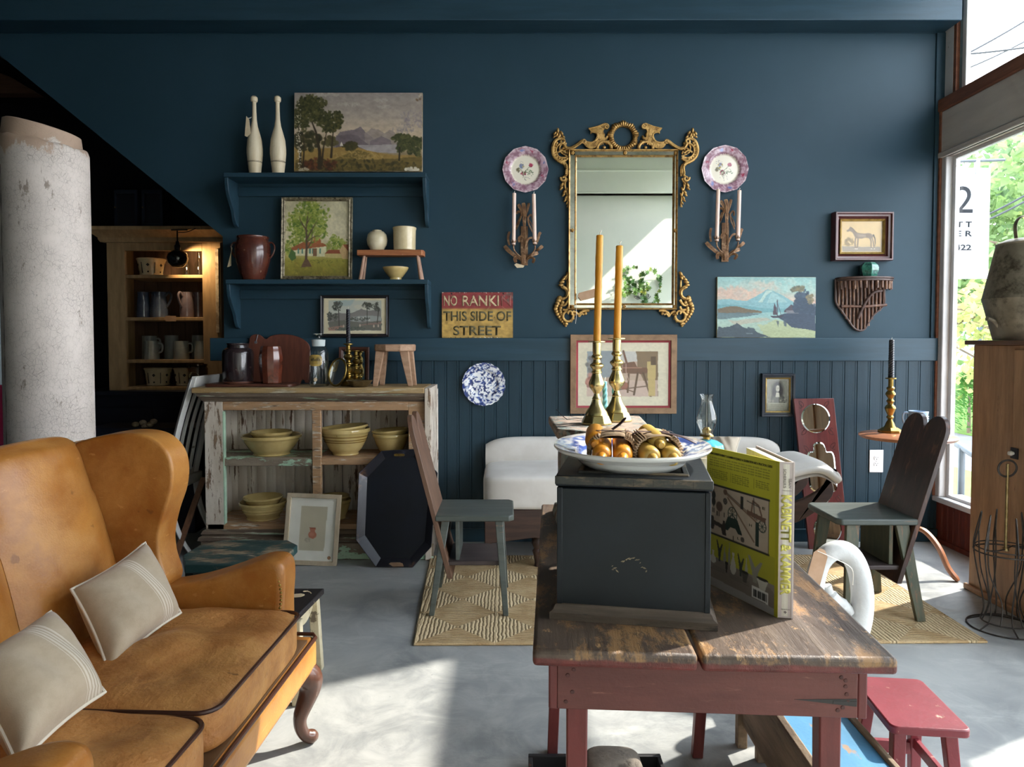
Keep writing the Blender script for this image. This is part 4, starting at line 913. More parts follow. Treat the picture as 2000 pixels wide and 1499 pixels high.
b = B(); b.tube(smooth([tq(x, y, .012) for x, y in outl], 4), .0065, 8); b.o('edge_twig', BARK, tw)
def yb_(x): 
    p = smooth2(outl, 8)
    return max((y for a, y in p if abs(a-x) < 25), default=1200)
for i, x in enumerate(range(205, 720, 42)):
    b = B(); r = (.0058+.0014*((i*7) % 3)/2); b.tube([tq(x, 850, .010), tq(x+6, 1000, .012), tq(x+3, yb_(x)-8, .011)], [r, r*1.05, r*.95], 9); b.o('twig', TWIG, tw)
b = B(); b.tube([tq(225,1145,.024), tq(480,1150,.026), tq(735,1132,.024)], .0085, 9); b.o('cross_twig', TWIG, tw)
b = B(); b.tube(smooth([tq(650,975,.06), tq(560,995,.06), tq(500,1070,.045), tq(450,1190,.03), tq(415,1290,.022)], 5), [.009]*20+[.0065], 9); b.o('brace_twig', BARK, tw)
cxs = tq(495, 850)[0]; zt = tq(495, 838)[2]; hw = (tq(800, 850)[0]-tq(190, 850)[0])/2; dpz = .115
sa = [(cxs+hw*cos(a), -dpz*sin(a)**.8) for a in np.linspace(0, pi, 30)]
b = B(); b.prism(sa, zt-.012, zt, 'xy'); b.o('shelf_top', BARK, tw)
b = B(); b.tube([(x, y-.002, zt+.002) for x, y in sa], .0065, 7); b.tube([(x*.985+cxs*.015, y-.001, zt-.012) for x, y in sa], .006, 7); b.o('rim_twig', BARK, tw)
for a in np.linspace(.09, pi-.09, 15):
    b = B(); x, y = cxs+hw*.955*cos(a), -dpz*.94*sin(a)**.8; h_ = .05+.006*sin(a*9); b.tube([(x, y, zt-.014), (x, y, zt-.014-h_)], .0078, 9); b.o('rim_peg', TWIG, tw)
GRN = surf('green drip glaze', '#2d6a5c', '#4b8a76', ms=22, rough=.15, under='#1b3f3c', wear=.3, ws=26, edge=.1, coat=.4)
jb = tb+Vector(tq(508, 828, .055)); k = sc(D-.06)/5.765
o = B().lathe([(0,0),(78*k,0),(84*k,8*k),(100*k,60*k),(104*k,100*k),(92*k,130*k),(70*k,150*k),(66*k,158*k),(58*k,158*k),(58*k,148*k),(80*k,110*k),(0,12*k)], 6, a0=.35).o('green_jar', GRN, loc=(jb.x, jb.y, tb.z+zt+.009), bev=.004, ang=30); tag(o, 'small faceted green glazed jar standing on the twig bracket', 'jar')

# wall outlet
A, E = P(1697, 923, D-.02), P(1725, 879, D-.02); w, h = E.x-A.x, E.z-A.z
t = thing('power_outlet', 'white double power outlet on the wainscot beneath the round table', 'outlet', ((A.x+E.x)/2, D-.019, A.z))
PLA = surf('white plastic', '#e9e5e4', rough=.35); b = B(); b.box(-w/2, w/2, -.006, 0, 0, h); b.o('cover_plate', PLA, t, bev=.003)
SLOT = surf('dark slot', '#2a2727', rough=.6)
for zc in (h*.37, h*.64):
    b = B(); b.prism(rrect(.031, .028, .009, 5, 0, zc), -.0085, -.005); f_ = b.o('socket', PLA, t, bev=.001)
    b = B(); b.box(-.008, -.006, -.0092, -.008, zc, zc+.009); b.box(.005, .007, -.0092, -.008, zc, zc+.008); b.prism(oval(.0028, .0028, 12, 0, zc-.007), -.0092, -.008); b.o('slot', SLOT, f_)
b = B(); b.ball((0, -.0065, h/2), .0026, seg=8); b.o('screw', surf('screw', '#b9b4b0', metal=.8, rough=.4), t)

# ivy in a scrolled iron holder on the pale wall behind the camera (seen in the mirror)
IRON = surf('dark iron', '#33343a', '#3e3e42', ms=20, rough=.5, metal=.7)
LEAFM = surf('ivy leaf', '#3f6a35', '#6d8f3f', ms=6, rough=.5, under='#b3b04a', wear=.14, ws=9, edge=.05); VINE = surf('green vine', '#5c6b3c', rough=.7)
yw = -.45
def mirp(px, py, off=0): 
    d = ray(px, py); t_ = (MY-.01+(MY-.01-yw-off))/d.y; return Vector((d.x*t_, yw+off, EYE+d.z*t_))
def z5m(x, y, off=0): return mirp(1060+x/6.25, 500+y/6.25, off)
iv = thing('hanging_ivy', 'trailing green ivy in a scrolled iron holder on pale wall, reflected in the mirror', 'plant', mirp(1253, 580))
ib = Vector(iv.location); L_ = lambda x, y, off=.04: z5m(x, y, off)-ib
b = B(); b.tube([L_(1205,520,.02), L_(1205,460,.02), L_(1200,300,.03)], .005, 8)
for s_ in (-1, 1): b.tube([L_(1215+s_*(50+q[0]), q[1]+490, .02) for q in [(50*cos(radians(a))*(1-a/900), 40*sin(radians(a))*(1-a/900)) for a in range(0, 500, 20)]], .0045, 7)
b.tube([L_(1130,470,.02), L_(1200,530,.02), L_(1300,470,.02)], .004, 7); b.o('iron_holder', IRON, iv)
def leaf(b, c_, s_, n_):
    sh = [(0,-.1),(.35,-.25),(.6,.1),(.35,.2),(.55,.65),(.2,.55),(0,1),(-.2,.55),(-.55,.65),(-.35,.2),(-.6,.1),(-.35,-.25)]
    R = Euler((random.uniform(-.6,.6)+pi/2, random.uniform(-.8,.8), random.uniform(-.7,.7)+random.choice((0, 0, pi)))).to_matrix().to_4x4() @ Matrix.Rotation(random.uniform(0, 6.3), 4, 'Z')
    M = Matrix.Translation(c_) @ R @ Matrix.Scale(s_, 4); b.add([(x, y, .06*abs(x)) for x, y in sh], [tuple(range(12))], M)
vines = [[(1210,420),(1160,330),(1060,300),(985,260),(1010,190),(1060,150),(1130,150)], [(1210,420),(1110,330),(1040,380),(1060,440),(1050,480)], [(1210,400),(1240,260),(1290,190),(1370,200),(1430,270),(1440,340),(1420,430),(1360,510)], [(1200,430),(1190,330),(1210,250)], [(1215,440),(1260,420),(1280,330)], [(1215,480),(1240,540),(1300,570),(1380,575)], [(1060,300),(990,400),(1000,460)], [(1180,420),(1140,440),(1120,420)]]
bv, bl = B(), B()
for v in vines:
    p = smooth([L_(x, y, .05+.04*sin(i)) for i, (x, y) in enumerate(v)], 6); bv.tube(p, .003, 5)
    for i, q in enumerate(p):
        if i % 2 == 0 or len(v) < 4: leaf(bl, q+Vector((random.uniform(-.02,.02), random.uniform(0,.04), random.uniform(-.03,.03))), random.uniform(.035,.06), 0)
bv.o('stems', VINE, iv); bl.o('leaves', LEAFM, iv, flat=True)

# ================================================================ salvaged column
k = NT('crackled white paint'); n1 = k.noise(9, 8, .7, k.map((1,1,.5)))
cr = k.voro(60, k.map((1,1,.8)), 'DISTANCE_TO_EDGE'); cr2 = k.voro(120, k.map((1.4,1.4,.5)), 'DISTANCE_TO_EDGE')
lines = k.math('MAXIMUM', k.math('MULTIPLY', k.step(cr, .045, .0), .8), k.math('MULTIPLY', k.step(cr2, .05, .0), .6))
lines = k.math('MULTIPLY', lines, k.step(k.noise(6, 5, .75), .3, .62))
z = k.xyz()[2]; bare = k.math('MULTIPLY', k.step(k.math('ADD', z, k.math('MULTIPLY', n1, .3)), 2.15, 2.17), 1.0)
base = k.mix(k.step(k.noise(3, 5, .6), .35, .65), '#dacfc7', '#cac0b8'); base = k.mix(k.math('MULTIPLY', lines, .75), base, '#6f655d')
base = k.mix(k.step(k.noise(22, 6, .7, k.map((1,1,.35))), .62, .67), base, '#94877b'); base = k.mix(bare, base, '#b39a86')
k.sock(base, k.bs.inputs['Base Color']); k.bs.inputs['Roughness'].default_value = .6
k.link(k.bump(k.math('SUBTRACT', n1, k.math('ADD', lines, bare)), .4, .004), k.bs.inputs['Normal']); CRACK = k.m
YC = 2.9; cc = P(96, 700, YC); R = 86*sc(YC)*.89; zt = P(94, 250, YC).z-.028
t = thing('wooden_column', 'salvaged round white column with crackled paint standing behind the leather sofa', 'column', (cc.x, YC, 0))
b = B(); N = 72
zs = [0,.3,.6,.9,1.2,1.5,1.8,1.95]
rows = []
vs = []
for z_ in zs: vs += [(R*(1-.012*z_/2)*cos(2*pi*i/N), R*(1-.012*z_/2)*sin(2*pi*i/N), z_) for i in range(N)]
for f, dz in ((.985,-.02),(.955,-.004),(.90,0)):
    for i in range(N):
        a = 2*pi*i/N; vs.append((R*f*cos(a), R*f*sin(a), zt-.03-.035*cos(a)*.8+.012*sin(a)+dz+.003*sin(a*9)))
for f, dz in ((.88,-.01),(.84,.045),(.78,.05),(.74,.02)):
    for i in range(N):
        a = 2*pi*i/N; vs.append((R*f*cos(a)-.006, R*f*sin(a), zt-.022-.028*cos(a)+dz))
fs = []
for j in range(len(vs)//N-1):
    for i in range(N): fs.append((j*N+i, j*N+(i+1)%N, (j+1)*N+(i+1)%N, (j+1)*N+i))
b.add(vs, fs); b.o('column_shaft', CRACK, t, ang=50)
CRK = surf('open crack', '#6d5f55', '#4f453e', ms=30, rough=.9)
b = B()
pts = []; 
for i in range(40):
    a = radians(-90-33)+.012*sin(i*1.7)+.006*sin(i*5.1); w_ = .004+.003*sin(i*2.3)
    pts.append((a, i*(zt-.2)/39+.05, max(.0012, w_)))
vs = []; 
for a, z_, w_ in pts: 
    r_ = R*(1-.012*z_/2)+.0006; vs += [(r_*cos(a-w_/R/2), r_*sin(a-w_/R/2), z_), (r_*cos(a+w_/R/2), r_*sin(a+w_/R/2), z_)]
b.add(vs, [(2*i, 2*i+1, 2*i+3, 2*i+2) for i in range(39)]); b.o('crack', CRK, t)
# pale door with a red foot at the far left edge
A = P(9, 870, 3.5)
t = thing('door_leaf', 'pale blue-grey door leaf with crimson lower panel just left of the white column', 'door', (A.x-.42, 3.5, 0))
b = B(); b.box(-.42, .42, 0, .04, P(0, 752, 3.5).z, P(0, 362, 3.5).z); b.o('upper_panel', surf('pale blue door paint', '#c3d0d6', rough=.5), t, bev=.004)
b = B(); b.box(-.42, .42, 0, .04, 0, P(0, 753, 3.5).z); b.o('lower_panel', surf('crimson door paint', '#7c1436', rough=.5), t, bev=.004)
# plain beam end up in the stair opening
A, E = P(-60, 182, 5.6), P(72, 140, 5.6)
struct(B().prism([(A.x, P(0,182,5.6).z), (P(72,182,5.6).x, P(0,182,5.6).z), (P(20,150,5.6).x, P(0,150,5.6).z), (P(0,143,5.6).x, P(0,143,5.6).z), (A.x, P(0,120,5.6).z)], 5.6, 5.7).o('beam_end', surf('raw brown board', '#7a5a45', rough=.8, grain=.4, gs=10, stretch=(.6,5,5))))

# ================================================================ hutch in the alcove
HY = 5.25; hb = P(321, 763, HY); HZ = hb.z
HUT = surf('tan worn pine', '#a5875f', '#b5966c', ms=6, rough=.55, grain=.25, gs=10, stretch=(4,4,.7), under='#6d4f35', wear=.06, ws=22, edge=.02, bump=.12)
HBK = surf('brown back boards', '#5b4536', '#6b5241', ms=5, rough=.7, grain=.4, gs=9, stretch=(5,5,.6), bump=.1)
hx = lambda px, Y=HY: P(px, 600, Y).x-hb.x
hzv = lambda py, Y=HY: P(321, py, Y).z-HZ
ht = thing('hutch', 'tan pine open-shelved hutch in the dark alcove under the stairs', 'cupboard', (hb.x, HY, HZ))
x0, x1, xi0, xi1 = hx(210), hx(432), hx(245), hx(396)
for a, c in ((x0, xi0), (xi1, x1)): b = B(); b.box(a, c, 0, .03, 0, hzv(474)); b.o('stile', HUT, ht, bev=.003)
b = B(); b.box(xi0, xi1, 0, .03, hzv(490), hzv(474)); b.o('head_rail', HUT, ht, bev=.003)
b = B(); pr = [(0,0),(-.03,0),(-.04,.02),(-.04,.03),(-.09,.075),(-.10,.08),(-.10,.105),(.3,.105),(.3,0)]
z0 = hzv(474)
for s_ in (0,):
    vs = []
    for y, z_ in pr:
        e = -y if y < 0 else 0
        vs += [(x0-e, y, z0+z_), (x1+e, y, z0+z_)]
    n = len(pr); b.add(vs, [(2*i, 2*i+1, 2*((i+1)%n)+1, 2*((i+1)%n)) for i in range(n)]+[tuple(2*i for i in range(n)), tuple(2*i+1 for i in range(n))])
b.o('cornice', HUT, ht)
shz = [hzv(y) for y in (537, 620, 703, 756)]
for z_ in shz: b = B(); b.box(xi0-.01, xi1+.01, .004, .34, z_-.024, z_); b.o('shelf', HUT, ht, bev=.002)
for a in (x0, x1-.02): b = B(); b.box(a, a+.02, .03, .36, 0, hzv(474)); b.o('side_panel', HUT, ht)
n = 8; w = (x1-x0)/n
for i in range(n): b = B(); b.box(x0+i*w, x0+(i+1)*w-.004, .34, .355, 0, hzv(474)); b.o('back_board', HBK, ht)
b = B(); b.box(x1-.035, x1-.012, -.012, -.0005, hzv(650), hzv(487)); b.o('paint_strip', surf('peeling cream strip', '#cdbfa5', '#8d7a60', ms=25, rough=.7), ht)
b = B(); b.prism([(0,0),(.015,.018),(.09,.018),(.09,-.022),(.015,-.022)], -.004, -.003, M=Matrix.Translation((hx(320), 0, shz[1]-.008))); b.o('price_tag', TAGP, ht)
dk = thing('dark_chest', 'near-black low cupboard carrying the tan hutch in the alcove', 'cupboard', (hb.x, HY, 0))
DKW = surf('near black paint', '#11141f', '#151a28', ms=5, rough=.5)
b = B(); b.box(hx(150), x1+.08, -.09, .4, HZ-.03, HZ); b.o('chest_top', DKW, dk, bev=.004)
b = B(); b.box(hx(175), x1+.05, -.05, .38, 0, HZ-.03); b.o('chest_body', DKW, dk, bev=.004)
for a in (hx(190), hx(305)): b = B(); b.box(a, a+.42, -.062, -.05, .1, HZ-.12); b.o('chest_door', DKW, dk, bev=.004)
# little cluster of dried flowers on the floor chest front
A = P(297, 822, 4.75); bx = thing('flower_box', 'dark low box with a few dried cream flowers, in shadow behind the sofa', 'box', (A.x, 4.75, 0))
b = B(); b.box(-.35, .35, -.15, .15, 0, A.z-.03); b.o('box_body', DKW, bx, bev=.004)
for i, (dx_, dz) in enumerate(((-.05,.0),(.0,.012),(.045,0),(.07,.02),(.015,-.01))): b = B(); b.ball((dx_, -.12, A.z-.012+dz), .024, 1, 1, .75, 10); b.o('dried_flower', surf('dried petals', '#a8977c', '#7a6a52', ms=40, rough=.9, bump=.4) if i == 0 else bpy.data.materials['dried petals'], bx)
# dark panelled boxes on top of the hutch
for i, (a, c) in enumerate(((220, 265), (274, 315))):
    w = (hx(c)-hx(a)); ct = hzv(368)-(z0+.105)
    t = thing('panelled_box', ('left' if i == 0 else 'right')+' dark glazed box standing on the hutch cornice', 'box', (hb.x+hx((a+c)/2), HY+.05, HZ+z0+.105))
    b = B(); b.box(-w/2, w/2, .012, .14, 0, ct); b.o('box_body', DKW, t)
    b = B(); m_ = .018; b.ring([(-w/2,0),(w/2,0),(w/2,ct),(-w/2,ct)], [(-w/2+m_,m_*2.4),(w/2-m_,m_*2.4),(w/2-m_,ct-m_*1.6),(-w/2+m_,ct-m_*1.6)], -.006, .012); b.o('front_frame', surf('dark blue wood', '#1b2434', '#232c3c', ms=9, rough=.4) if i == 0 else bpy.data.materials['dark blue wood'], t, bev=.002)
    b = B(); b.ball((-w/2+.008, -.008, ct*.55), .005, seg=8); b.o('latch', BRASS, t)
# black bulb lamp clipped to the cornice
lc = P(347, 505, 5.08); lt = thing('bulb_lamp', 'black round bulb lamp hanging from the hutch cornice', 'lamp', (lc.x, 5.08, lc.z))
k = sc(5.08); BLK = surf('black metal', '#131315', rough=.3, metal=.3)
b = B(); b.lathe([(0,-18*k),(10*k,-16.5*k),(18*k,-9*k),(20*k,0),(18*k,8*k),(11*k,14*k),(6*k,17*k),(0,17.5*k)], 24); b.o('bulb', surf('smoked black glass', '#1a1715', rough=.1, coat=.6), lt)
b = B(); b.lathe([(5.5*k,16*k),(6*k,24*k),(4*k,27*k),(3*k,33*k),(0,33*k)], 14); b.o('socket', BLK, lt)
b = B(); b.tube([(0,0,33*k),(0,0,54*k)], 1.6*k, 6); b.tube([(-12*k,0,55*k),(14*k,.05,57*k)], 1.8*k, 6); b.tube(smooth([(2*k,0,50*k),(16*k,.02,52*k),(30*k,.05,60*k)], 5), .9*k, 5); b.o('hanger', BLK, lt)
sp_ = bpy.data.lights.new('bulb_light', 'SPOT'); sp_.energy = 4.5; sp_.color = (1, .68, .36); sp_.spot_size = radians(150); sp_.spot_blend = .35; sp_.shadow_soft_size = .02
so_ = bpy.data.objects.new('bulb_light', sp_); COL.objects.link(so_); so_.location = (lc.x+.02, 5.08+.085, lc.z+.02); so_.rotation_euler = Vector((.35, .8, -.5)).to_track_quat('-Z', 'Y').to_euler()

# crockery on the hutch shelves
def hp(px, z_, dy=.14): return (P(px, 600, HY+dy).x, HY+dy, HZ+z_+.0005)
kh = sc(HY+.14)
CREAMW = surf('cream pierced ware', '#d8c7a0', '#cbb88e', ms=14, rough=.3, coat=.3)
def basket(px, z_, rt, rb, h, label, ang=0, dy=.14):
    t = thing('pierced_bowl', label, 'bowl', hp(px, z_, dy), rz=ang); 
    b = B(); b.lathe([(0,0),(rb*kh*.92,0),(rb*kh,2*kh),(rb*kh*.98,4*kh),(rt*kh*.96,h*.86*kh),(rt*kh,h*.9*kh),(rt*kh*1.03,h*.96*kh),(rt*kh*.99,h*kh),(rt*kh*.92,h*.96*kh),(rb*kh*.9,5*kh),(0,4*kh)], 40); b.o('bowl_body', CREAMW, t)
    for q in range(12):
        a = q*pi/6; M = Matrix.Rotation(a, 4, 'Z'); f = lambda v: (rb+(rt-rb)*v)*kh*.995
        b = B()
        if q % 2: b.hexa([tuple(M @ Vector(p)) for p in ((-.002,-f(.15)-.002,h*.15*kh),(.002,-f(.15)-.002,h*.15*kh),(.002,-f(.15)+.004,h*.15*kh),(-.002,-f(.15)+.004,h*.15*kh),(-.002,-f(.75)-.001,h*.75*kh),(.002,-f(.75)-.001,h*.75*kh),(.002,-f(.75)+.006,h*.75*kh),(-.002,-f(.75)+.006,h*.75*kh))])
        else:
            for dx_, dz in ((0,.0),(-.006,.006),(.006,.006),(0,.012)): b.ball((0,0,0), .0052, 1, .5, 1, 8, M @ Matrix.Translation((dx_, -f(.6)-.0005, h*.56*kh+dz)))
            b.o('pierced_hole', SLOT, t); b = B(); b.ball((0,0,0), .0065, 1, .5, 1, 8, M @ Matrix.Translation((0, -f(.25), h*.22*kh)))
        b.o('pierced_hole', SLOT, t)
    return t
basket(297, shz[0], 26, 21, 34, 'cream pierced bowl on the top shelf of the hutch', .2)
basket(307, shz[3], 25, 21, 35, 'cream pierced bowl on the bottom shelf of the hutch, the left one', .1); basket(361, shz[3], 22, 18, 35, 'cream pierced bowl behind the brown labelled jar in the hutch', .3)
CLEAR = glassy('clear bottle glass', '#f6f8f6', 1.0, base=.09, rough=.04)
for px, lab in ((366, 'left of the two clear glass bottles on top hutch shelf'), (390, 'right of the two clear glass bottles on top hutch shelf')):
    t = tag(B().lathe([(0,0),(8*kh,0),(8.5*kh,3*kh),(8.5*kh,22*kh),(4*kh,34*kh),(3*kh,46*kh),(3.6*kh,47*kh),(2.6*kh,47*kh),(2.8*kh,34*kh),(7*kh,22*kh),(7*kh,3*kh),(0,2*kh)], 20).o('glass_bottle', CLEAR, loc=hp(px, shz[0])), lab, 'bottle')
BLUEG = surf('blue grey salt glaze', '#3f4a60', '#535e72', ms=12, rough=.14, coat=.5); GREYG = surf('mauve grey glaze', '#5a525c', '#6b626a', ms=12, rough=.14, coat=.5)
def pitcher(px, z_, w, h, mat, label, rz, handle=True, dy=.14):
    t = thing('pitcher', label, 'pitcher', hp(px, z_, dy), rz=rz); k = kh
    def fn(a, r, z):
        return r*(1+.28*max(0, cos(a))**12*max(0, z/(h*k)-.86)/.14) if z > h*k*.86 else r
    b = B(); b.lathe([(0,0),(w*.98*k,0),(w*k,2*k),(w*k,h*.3*k),(w*.92*k,h*.6*k),(w*.8*k,h*.85*k),(w*.82*k,h*.93*k),(w*.86*k,h*k),(w*.78*k,h*.99*k),(w*.74*k,h*.85*k),(w*.88*k,h*.4*k),(0,4*k)], 32, fn=fn); b.o('pitcher_body', mat, t)
    b = B(); b.tube(smooth([(-w*.8*k,0,h*.84*k),(-w*1.25*k,0,h*.98*k),(-w*1.6*k,0,h*.85*k),(-w*1.35*k,0,h*.6*k),(-w*.95*k,0,h*.42*k)], 5), 2.2*k, 8); b.o('handle', mat, t)
pitcher(280, shz[1], 13, 50, BLUEG, 'leftmost blue-grey pitcher on the second hutch shelf', -1.3); pitcher(311, shz[1], 16, 50, BLUEG, 'blue-grey pitcher with its handle showing, second hutch shelf', pi*.97); pitcher(365, shz[1], 13, 49, GREYG, 'mauve-grey pitcher left of the pair at right of the second hutch shelf', 1.2, dy=.09); pitcher(387, shz[1], 12.5, 51, GREYG, 'mauve-grey pitcher at right end of the second hutch shelf', 1.0, dy=.24)
MUGG = surf('matt grey stoneware', '#8d9490', '#9aa09b', ms=12, rough=.35)
def mug(px, z_, r, h, label, handle, dy):
    k = sc(HY+dy); t = thing('stoneware_mug', label, 'mug', hp(px, z_, dy)); b = B(); b.lathe([(0,0),(r*.96*k,0),(r*k,1.5*k),(r*.97*k,h*.5*k),(r*.93*k,h*k),(r*.85*k,h*k),(r*.87*k,h*.3*k),(0,3*k)], 28); b.o('mug_body', MUGG, t)
    if handle: b = B(); b.tube(smooth([(r*.85*k,0,h*.88*k),(r*1.35*k,0,h*.86*k),(r*1.5*k,0,h*.72*k),(r*1.4*k,0,h*.45*k),(r*.92*k,0,h*.36*k)], 4), 2*k, 8); b.o('handle', MUGG, t)
mug(295, shz[2], 14, 36, 'grey mug at front left of the third hutch shelf', 1, .08); mug(353, shz[2], 14.5, 36, 'grey mug at front centre of the third hutch shelf', 1, .08); mug(291, shz[2], 14, 45, 'tall grey mug behind the left one, third hutch shelf', 1, .24)
mug(334, shz[2], 13, 46, 'tall grey tumbler left of the centre mug, third hutch shelf', 0, .22); mug(391, shz[2], 12, 36, 'grey mug at right end of the third hutch shelf', 0, .08); mug(386, shz[2], 12, 46, 'tall grey tumbler at back right of the third hutch shelf', 0, .24)
AMB = surf('brown glazed jar', '#4a3320', '#5c4028', ms=16, rough=.15, coat=.5)
A = P(389, 764, HY-.06); k = sc(HY-.06); t = thing('labelled_jar', 'brown glazed jar with an oval cream label at foot of the hutch', 'jar', (A.x, HY-.075, HZ+.0005))
b = B(); b.lathe([(0,0),(17*k,0),(18*k,2*k),(18*k,44*k),(16*k,48*k),(17.5*k,49*k),(17.5*k,53*k),(15*k,53*k),(15*k,46*k),(0,5*k)], 32); b.o('jar_body', AMB, t)
M = lambda a, z_: (18.3*k*sin(a), -18.3*k*cos(a), z_)
b = B(); n = 24; b.add([M(-.1+.62*cos(2*pi*i/n), 31*k+7*k*sin(2*pi*i/n)) for i in range(n)], [tuple(range(n))]); b.o('label', surf('cream label', '#b8a070', rough=.6), t)
b = B(); b.tube(smooth([M(-.1+a, 30.5*k+1.6*k*sin(a*14)) for a in np.linspace(-.42,.42,16)], 2), .0011, 4); b.o('label_script', INK, t)

# ================================================================ white chair in the alcove opening and a loose slat
CHW = surf('grey white chair paint', '#d5d4cf', '#c9c8c4', ms=5, rough=.5, under='#8c8377', wear=.05, ws=14, edge=.02, bump=.06)
t = thing('painted_chair', 'grey-white painted chair with striped seat behind the sofa, left of the chippy cabinet', 'chair', (-2.105, 4.3, 0))
for y in (-.19, .17):
    b = B(); pth = smooth([(.13,y,.43),(.155,y,.55),(.19,y,.72),(.235,y,.88),(.285,y,1.03)], 5); b.tube(pth, [.021]*len(pth), 4, flat=1.15, up=(0,1,0)); b.o('back_stile', CHW, t, bev=.003)
    b = B(); pth = smooth([(.13,y,.42),(.15,y,.25),(.2,y,.1),(.265,y,.0)], 5); b.tube(pth, [.024-.010*i/(len(pth)-1) for i in range(len(pth))], 4, up=(0,1,0)); b.o('leg', CHW, t, bev=.003)
    b = B(); b.tube([(-.24,y*1.1,.42),(-.25,y*1.1,0)], [.022,.014], 10); b.o('leg', CHW, t)
b = B(); b.hexa([(.262,-.21,.97),(.295,-.21,.97),(.295,.19,.97),(.262,.19,.97),(.285,-.21,1.05),(.317,-.21,1.05),(.317,.19,1.05),(.285,.19,1.05)]); b.o('crest_rail', CHW, t, bev=.005)
for y in (-.1,-.01,.08): b = B(); b.tube(smooth([(.135,y,.46),(.195,y,.75),(.27,y,.98)], 4), .011, 6); b.o('back_slat', CHW, t)
b = B(); b.box(-.27, .16, -.23, .21, .37, .43); b.o('seat_rail', CHW, t, bev=.006)
k = NT('striped ticking'); sx_ = k.math('FRACT', k.math('MULTIPLY', k.xyz()[1], 60)); k.sock(k.mix(k.math('GREATER_THAN', sx_, .55), '#d9d5ca', '#3d3d42'), k.bs.inputs['Base Color']); k.bs.inputs['Roughness'].default_value = .9
b = B(); b.puff((-.055,-.01,.445), (.2,.205,.04), 4, 10, .4); b.o('seat_pad', k.m, t)
BRN = surf('brown slat wood', '#6b4a35', '#7d583f', ms=9, rough=.6, grain=.4, gs=10, stretch=(5,5,.7))
A, E = F(375, 1066), P(397, 922, 4.3)
t = tag(B().leg((0.078,.22,.43), (0,0,0), .035, .035, .012, .012).o('loose_board', BRN, loc=(A.x+.02, 4.05, 0)), 'thin brown wooden strip leaning at left end of the chippy cabinet', 'board')

# ================================================================ chippy white display cabinet
CY = 4.05; cb = Vector((P(621, 900, CY).x, CY, 0))
cx = lambda px, Y=CY: P(px, 900, Y).x-cb.x
cz = lambda py, Y=CY: P(621, py, Y).z
CHIP = surf('chippy white paint over wood', '#d8cdbf', '#c6b9a8', ms=5, rough=.6, under='#8a7058', under2='#6a5443', wear=.3, ws=11, stretch=(3,3,.7), edge=.03, bump=.25, bscale=60)
CHIPO = surf('bare orange wood with white flakes', '#a8825f', '#b8946f', ms=6, rough=.6, grain=.3, gs=9, stretch=(.6,5,5), under='#cfc4b2', under2='#6f5844', wear=.28, ws=10, edge=.03, bump=.2)
CHIPT = surf('worn straw coloured top', '#b29a72', '#a18457', ms=6, rough=.65, grain=.3, gs=9, stretch=(.5,5,5), under='#7d6a4c', under2='#c9bfa6', wear=.22, ws=8, bump=.25)
CHIPM = surf('weathered grey moulding', '#7d6c5b', '#5d4e42', ms=7, rough=.75, grain=.5, gs=8, stretch=(.4,7,7), under='#b9ae9c', under2='#8fae92', wear=.2, ws=9, bump=.35)
CHIPG = surf('mint green chips on board', '#8f8270', '#6f6052', ms=7, rough=.65, under='#a9cdb0', under2='#b9d6bc', wear=.36, ws=7, stretch=(.8,2,2), edge=.02, bump=.25)
CHIPI = surf('chippy pale interior', '#e2dace', '#d2c8b9', ms=5, rough=.6, under='#5d4230', under2='#8d765f', wear=.2, ws=9, stretch=(3,3,.35), edge=.02, bump=.2)
ct = thing('display_cabinet', 'chippy white wooden cabinet with open shelves against the navy wall', 'cabinet', cb)
zt_ = cz(757); X0, X1, XI0, XI1, XM0, XM1 = cx(400), cx(843), cx(436), cx(798), cx(610), cx(627)
DEP = .355
b = B(); b.box(cx(381), cx(831), -.04, DEP, zt_-.032, zt_); b.o('top_board', CHIPT, ct, bev=.006)
b = B(); pr = [(-.034,zt_-.032),(-.03,zt_-.05),(-.02,zt_-.058),(-.012,zt_-.075),(0,zt_-.082),(.02,zt_-.082),(.02,zt_-.032)]; 
vs = []
for y, z in pr: e = max(0, -y)*.9; vs += [(X0-e, y, z), (cx(831), y, z)]
n = len(pr); b.add(vs, [(2*i,2*i+1,2*((i+1)%n)+1,2*((i+1)%n)) for i in range(n)]+[tuple(2*i for i in range(n)), tuple(2*i+1 for i in range(n))]); b.o('cornice_moulding', CHIPM, ct)
b = B(); b.box(X0, XI0, 0, .03, cz(1036), zt_-.08); b.o('stile', CHIP, ct, bev=.003); b = B(); b.box(XI1, cx(831), 0, .03, cz(1036), zt_-.08); b.o('stile', CHIPO, ct, bev=.003)
b = B(); b.box(cx(831), X1, -.038, DEP, .0, zt_-.002); b.o('side_board', CHIP, ct, bev=.003); b = B(); b.box(X0, X0+.022, .03, DEP, .0, zt_-.03); b.o('side_board', CHIPI, ct)
b = B(); b.box(XI0, XI1, 0, .028, cz(802), zt_-.08); b.o('top_rail', CHIPO, ct, bev=.003)
b = B(); b.box(XM0, XM1, -.002, .03, cz(1026), cz(802)); b.o('mullion', CHIPO, ct, bev=.003)
b = B(); b.box(X0+.01, XM0+.01, .004, DEP-.005, cz(911), cz(895)); b.o('shelf', CHIPG, ct, bev=.003); b = B(); b.box(XM0+.01, X1-.012, .004, DEP-.005, cz(909), cz(895)); b.o('shelf', CHIPO, ct, bev=.003)
zb0 = cz(1024); b = B(); b.box(X0+.01, X1-.012, .0, DEP-.005, cz(1037), zb0); b.o('bottom_board', CHIPO, ct, bev=.003)
